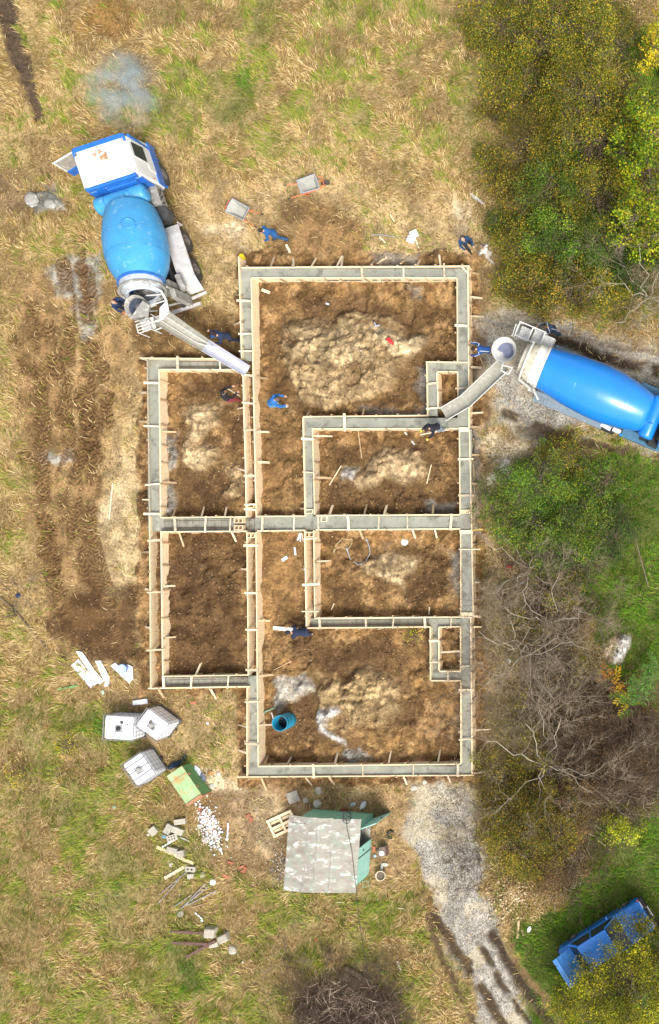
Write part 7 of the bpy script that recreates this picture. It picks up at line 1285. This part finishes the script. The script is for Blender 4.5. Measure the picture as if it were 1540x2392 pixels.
# fallen leaves and dark undergrowth litter
LT = np.zeros(X.shape)
for p in ([(1130, -40), (1640, -40), (1640, 760), (1300, 740), (1180, 690), (1130, 560), (1120, 300)], [(1130, 1050), (1400, 1060), (1400, 1400), (1540, 1700), (1540, 1880), (1380, 2080), (1180, 2130), (1120, 1900), (1110, 1300)]): LT = np.maximum(LT, zone(p, 40))
def litter(n):
    x = rng.uniform(6, 15.6, n); y = rng.uniform(-18, 23.5, n); k = rng.random(n) < samp(LT, x, y); x, y = x[k], y[k]; P = np.stack([x, y, samp(Z, x, y)+rng.uniform(.01, .12, len(x))], 1); pl = np.array(PAL['brown']+PAL['gold'][:3]+PAL['olive'][:2]); o = leaves_mesh('fallen_leaves', P, .06, pl[rng.integers(0, len(pl), len(x))]*rng.uniform(.6, 1.3, (len(x), 1)), None, .6, 1.5); o['kind'] = 'stuff'
litter(90000)
def undergrowth(n):                                 # matted dead canes and twigs nobody could count
    x = rng.uniform(-2, 15.6, n); y = rng.uniform(-24, 0, n); u = 770+x*S; v = 1195.5-y*S; poly = [(1330, 1560), (1380, 1640), (1540, 1690), (1560, 1870), (1400, 1890), (1330, 2080), (1280, 2060), (1290, 1850), (1260, 1650), (1250, 1400), (1290, 1290), (1340, 1300)]
    w_ = np.maximum(ss(-40, 30, sdist(u, v, poly)), 1.0*ss(-25, 15, sdist(u, v, [(720, 2310), (780, 2285), (880, 2290), (930, 2330), (930, 2470), (710, 2470)]))); k = rng.random(n) < w_; x, y = x[k], y[k]; n = len(x); L_ = rng.uniform(.3, 1.1, n); a = rng.uniform(0, 6.28, n); el = rng.uniform(-.1, .9, n); wd = rng.uniform(.004, .011, n)
    d = np.stack([np.cos(a)*np.cos(el), np.sin(a)*np.cos(el), np.sin(el)], 1); s_ = np.stack([-np.sin(a), np.cos(a), 0*a], 1); b0 = np.stack([x, y, samp(Z, x, y)+rng.uniform(0, .45, n)], 1); mid = b0+d*L_[:, None]*.5+s_*rng.normal(0, .06, n)[:, None]; e = b0+d*L_[:, None]; e[:, 2] -= L_*.15
    v_ = np.stack([b0-s_*wd[:, None], b0+s_*wd[:, None], mid-s_*wd[:, None], mid+s_*wd[:, None], e], 1); P = np.array([(.09, .055, .04), (.16, .105, .075), (.04, .025, .018), (.42, .33, .24), (.055, .035, .025)])
    soup('undergrowth', v_.reshape(-1, 3), 5, P[rng.integers(0, 5, n)]*rng.uniform(.7, 1.2, (n, 1)), M['stone'], 'stuff', [(0, 1, 2), (1, 3, 2), (2, 3, 4)])
undergrowth(90000)
# ---------------------------------------------------------------- exhaust smoke in front of the older truck
m = MB(); c = W(285, 205, 1.3); m.ball(c, 1.0, (1.9, 2.1, 1.0), 24, 14)
sm = bpy.data.materials.new('smoke'); sm.use_nodes = True; nt = sm.node_tree; nt.nodes.remove(nt.nodes['Principled BSDF']); pv = node(nt, 'ShaderNodeVolumePrincipled'); pv.inputs['Color'].default_value = (.62, .85, 1, 1); pv.inputs['Anisotropy'].default_value = .1
tc = node(nt, 'ShaderNodeTexCoord'); nz = node(nt, 'ShaderNodeTexNoise', Scale=1.4, Detail=4.0); nt.links.new(tc.outputs['Object'], nz.inputs['Vector']); rp = node(nt, 'ShaderNodeMapRange'); rp.inputs[1].default_value = .42; rp.inputs[2].default_value = .75; rp.inputs[3].default_value = 0; rp.inputs[4].default_value = 1.3
# densest in the middle of the puff
gr = node(nt, 'ShaderNodeVectorMath', operation='DISTANCE'); gr.inputs[1].default_value = tuple(c); nt.links.new(tc.outputs['Object'], gr.inputs[0]); r2 = node(nt, 'ShaderNodeMapRange'); r2.inputs[1].default_value = 1.85; r2.inputs[2].default_value = .3; r2.inputs[3].default_value = 0; r2.inputs[4].default_value = 1; nt.links.new(gr.outputs['Value'], r2.inputs[0])
mu = node(nt, 'ShaderNodeMath', operation='MULTIPLY'); nt.links.new(nz.outputs[0], rp.inputs[0]); nt.links.new(rp.outputs[0], mu.inputs[0]); nt.links.new(r2.outputs[0], mu.inputs[1]); nt.links.new(mu.outputs[0], pv.inputs['Density']); nt.links.new(pv.outputs[0], nt.nodes['Material Output'].inputs['Volume'])
o = m.build('smoke', sm); o['kind'] = 'stuff'; o['label'] = 'thin bluish exhaust smoke drifting in front of the older mixer'
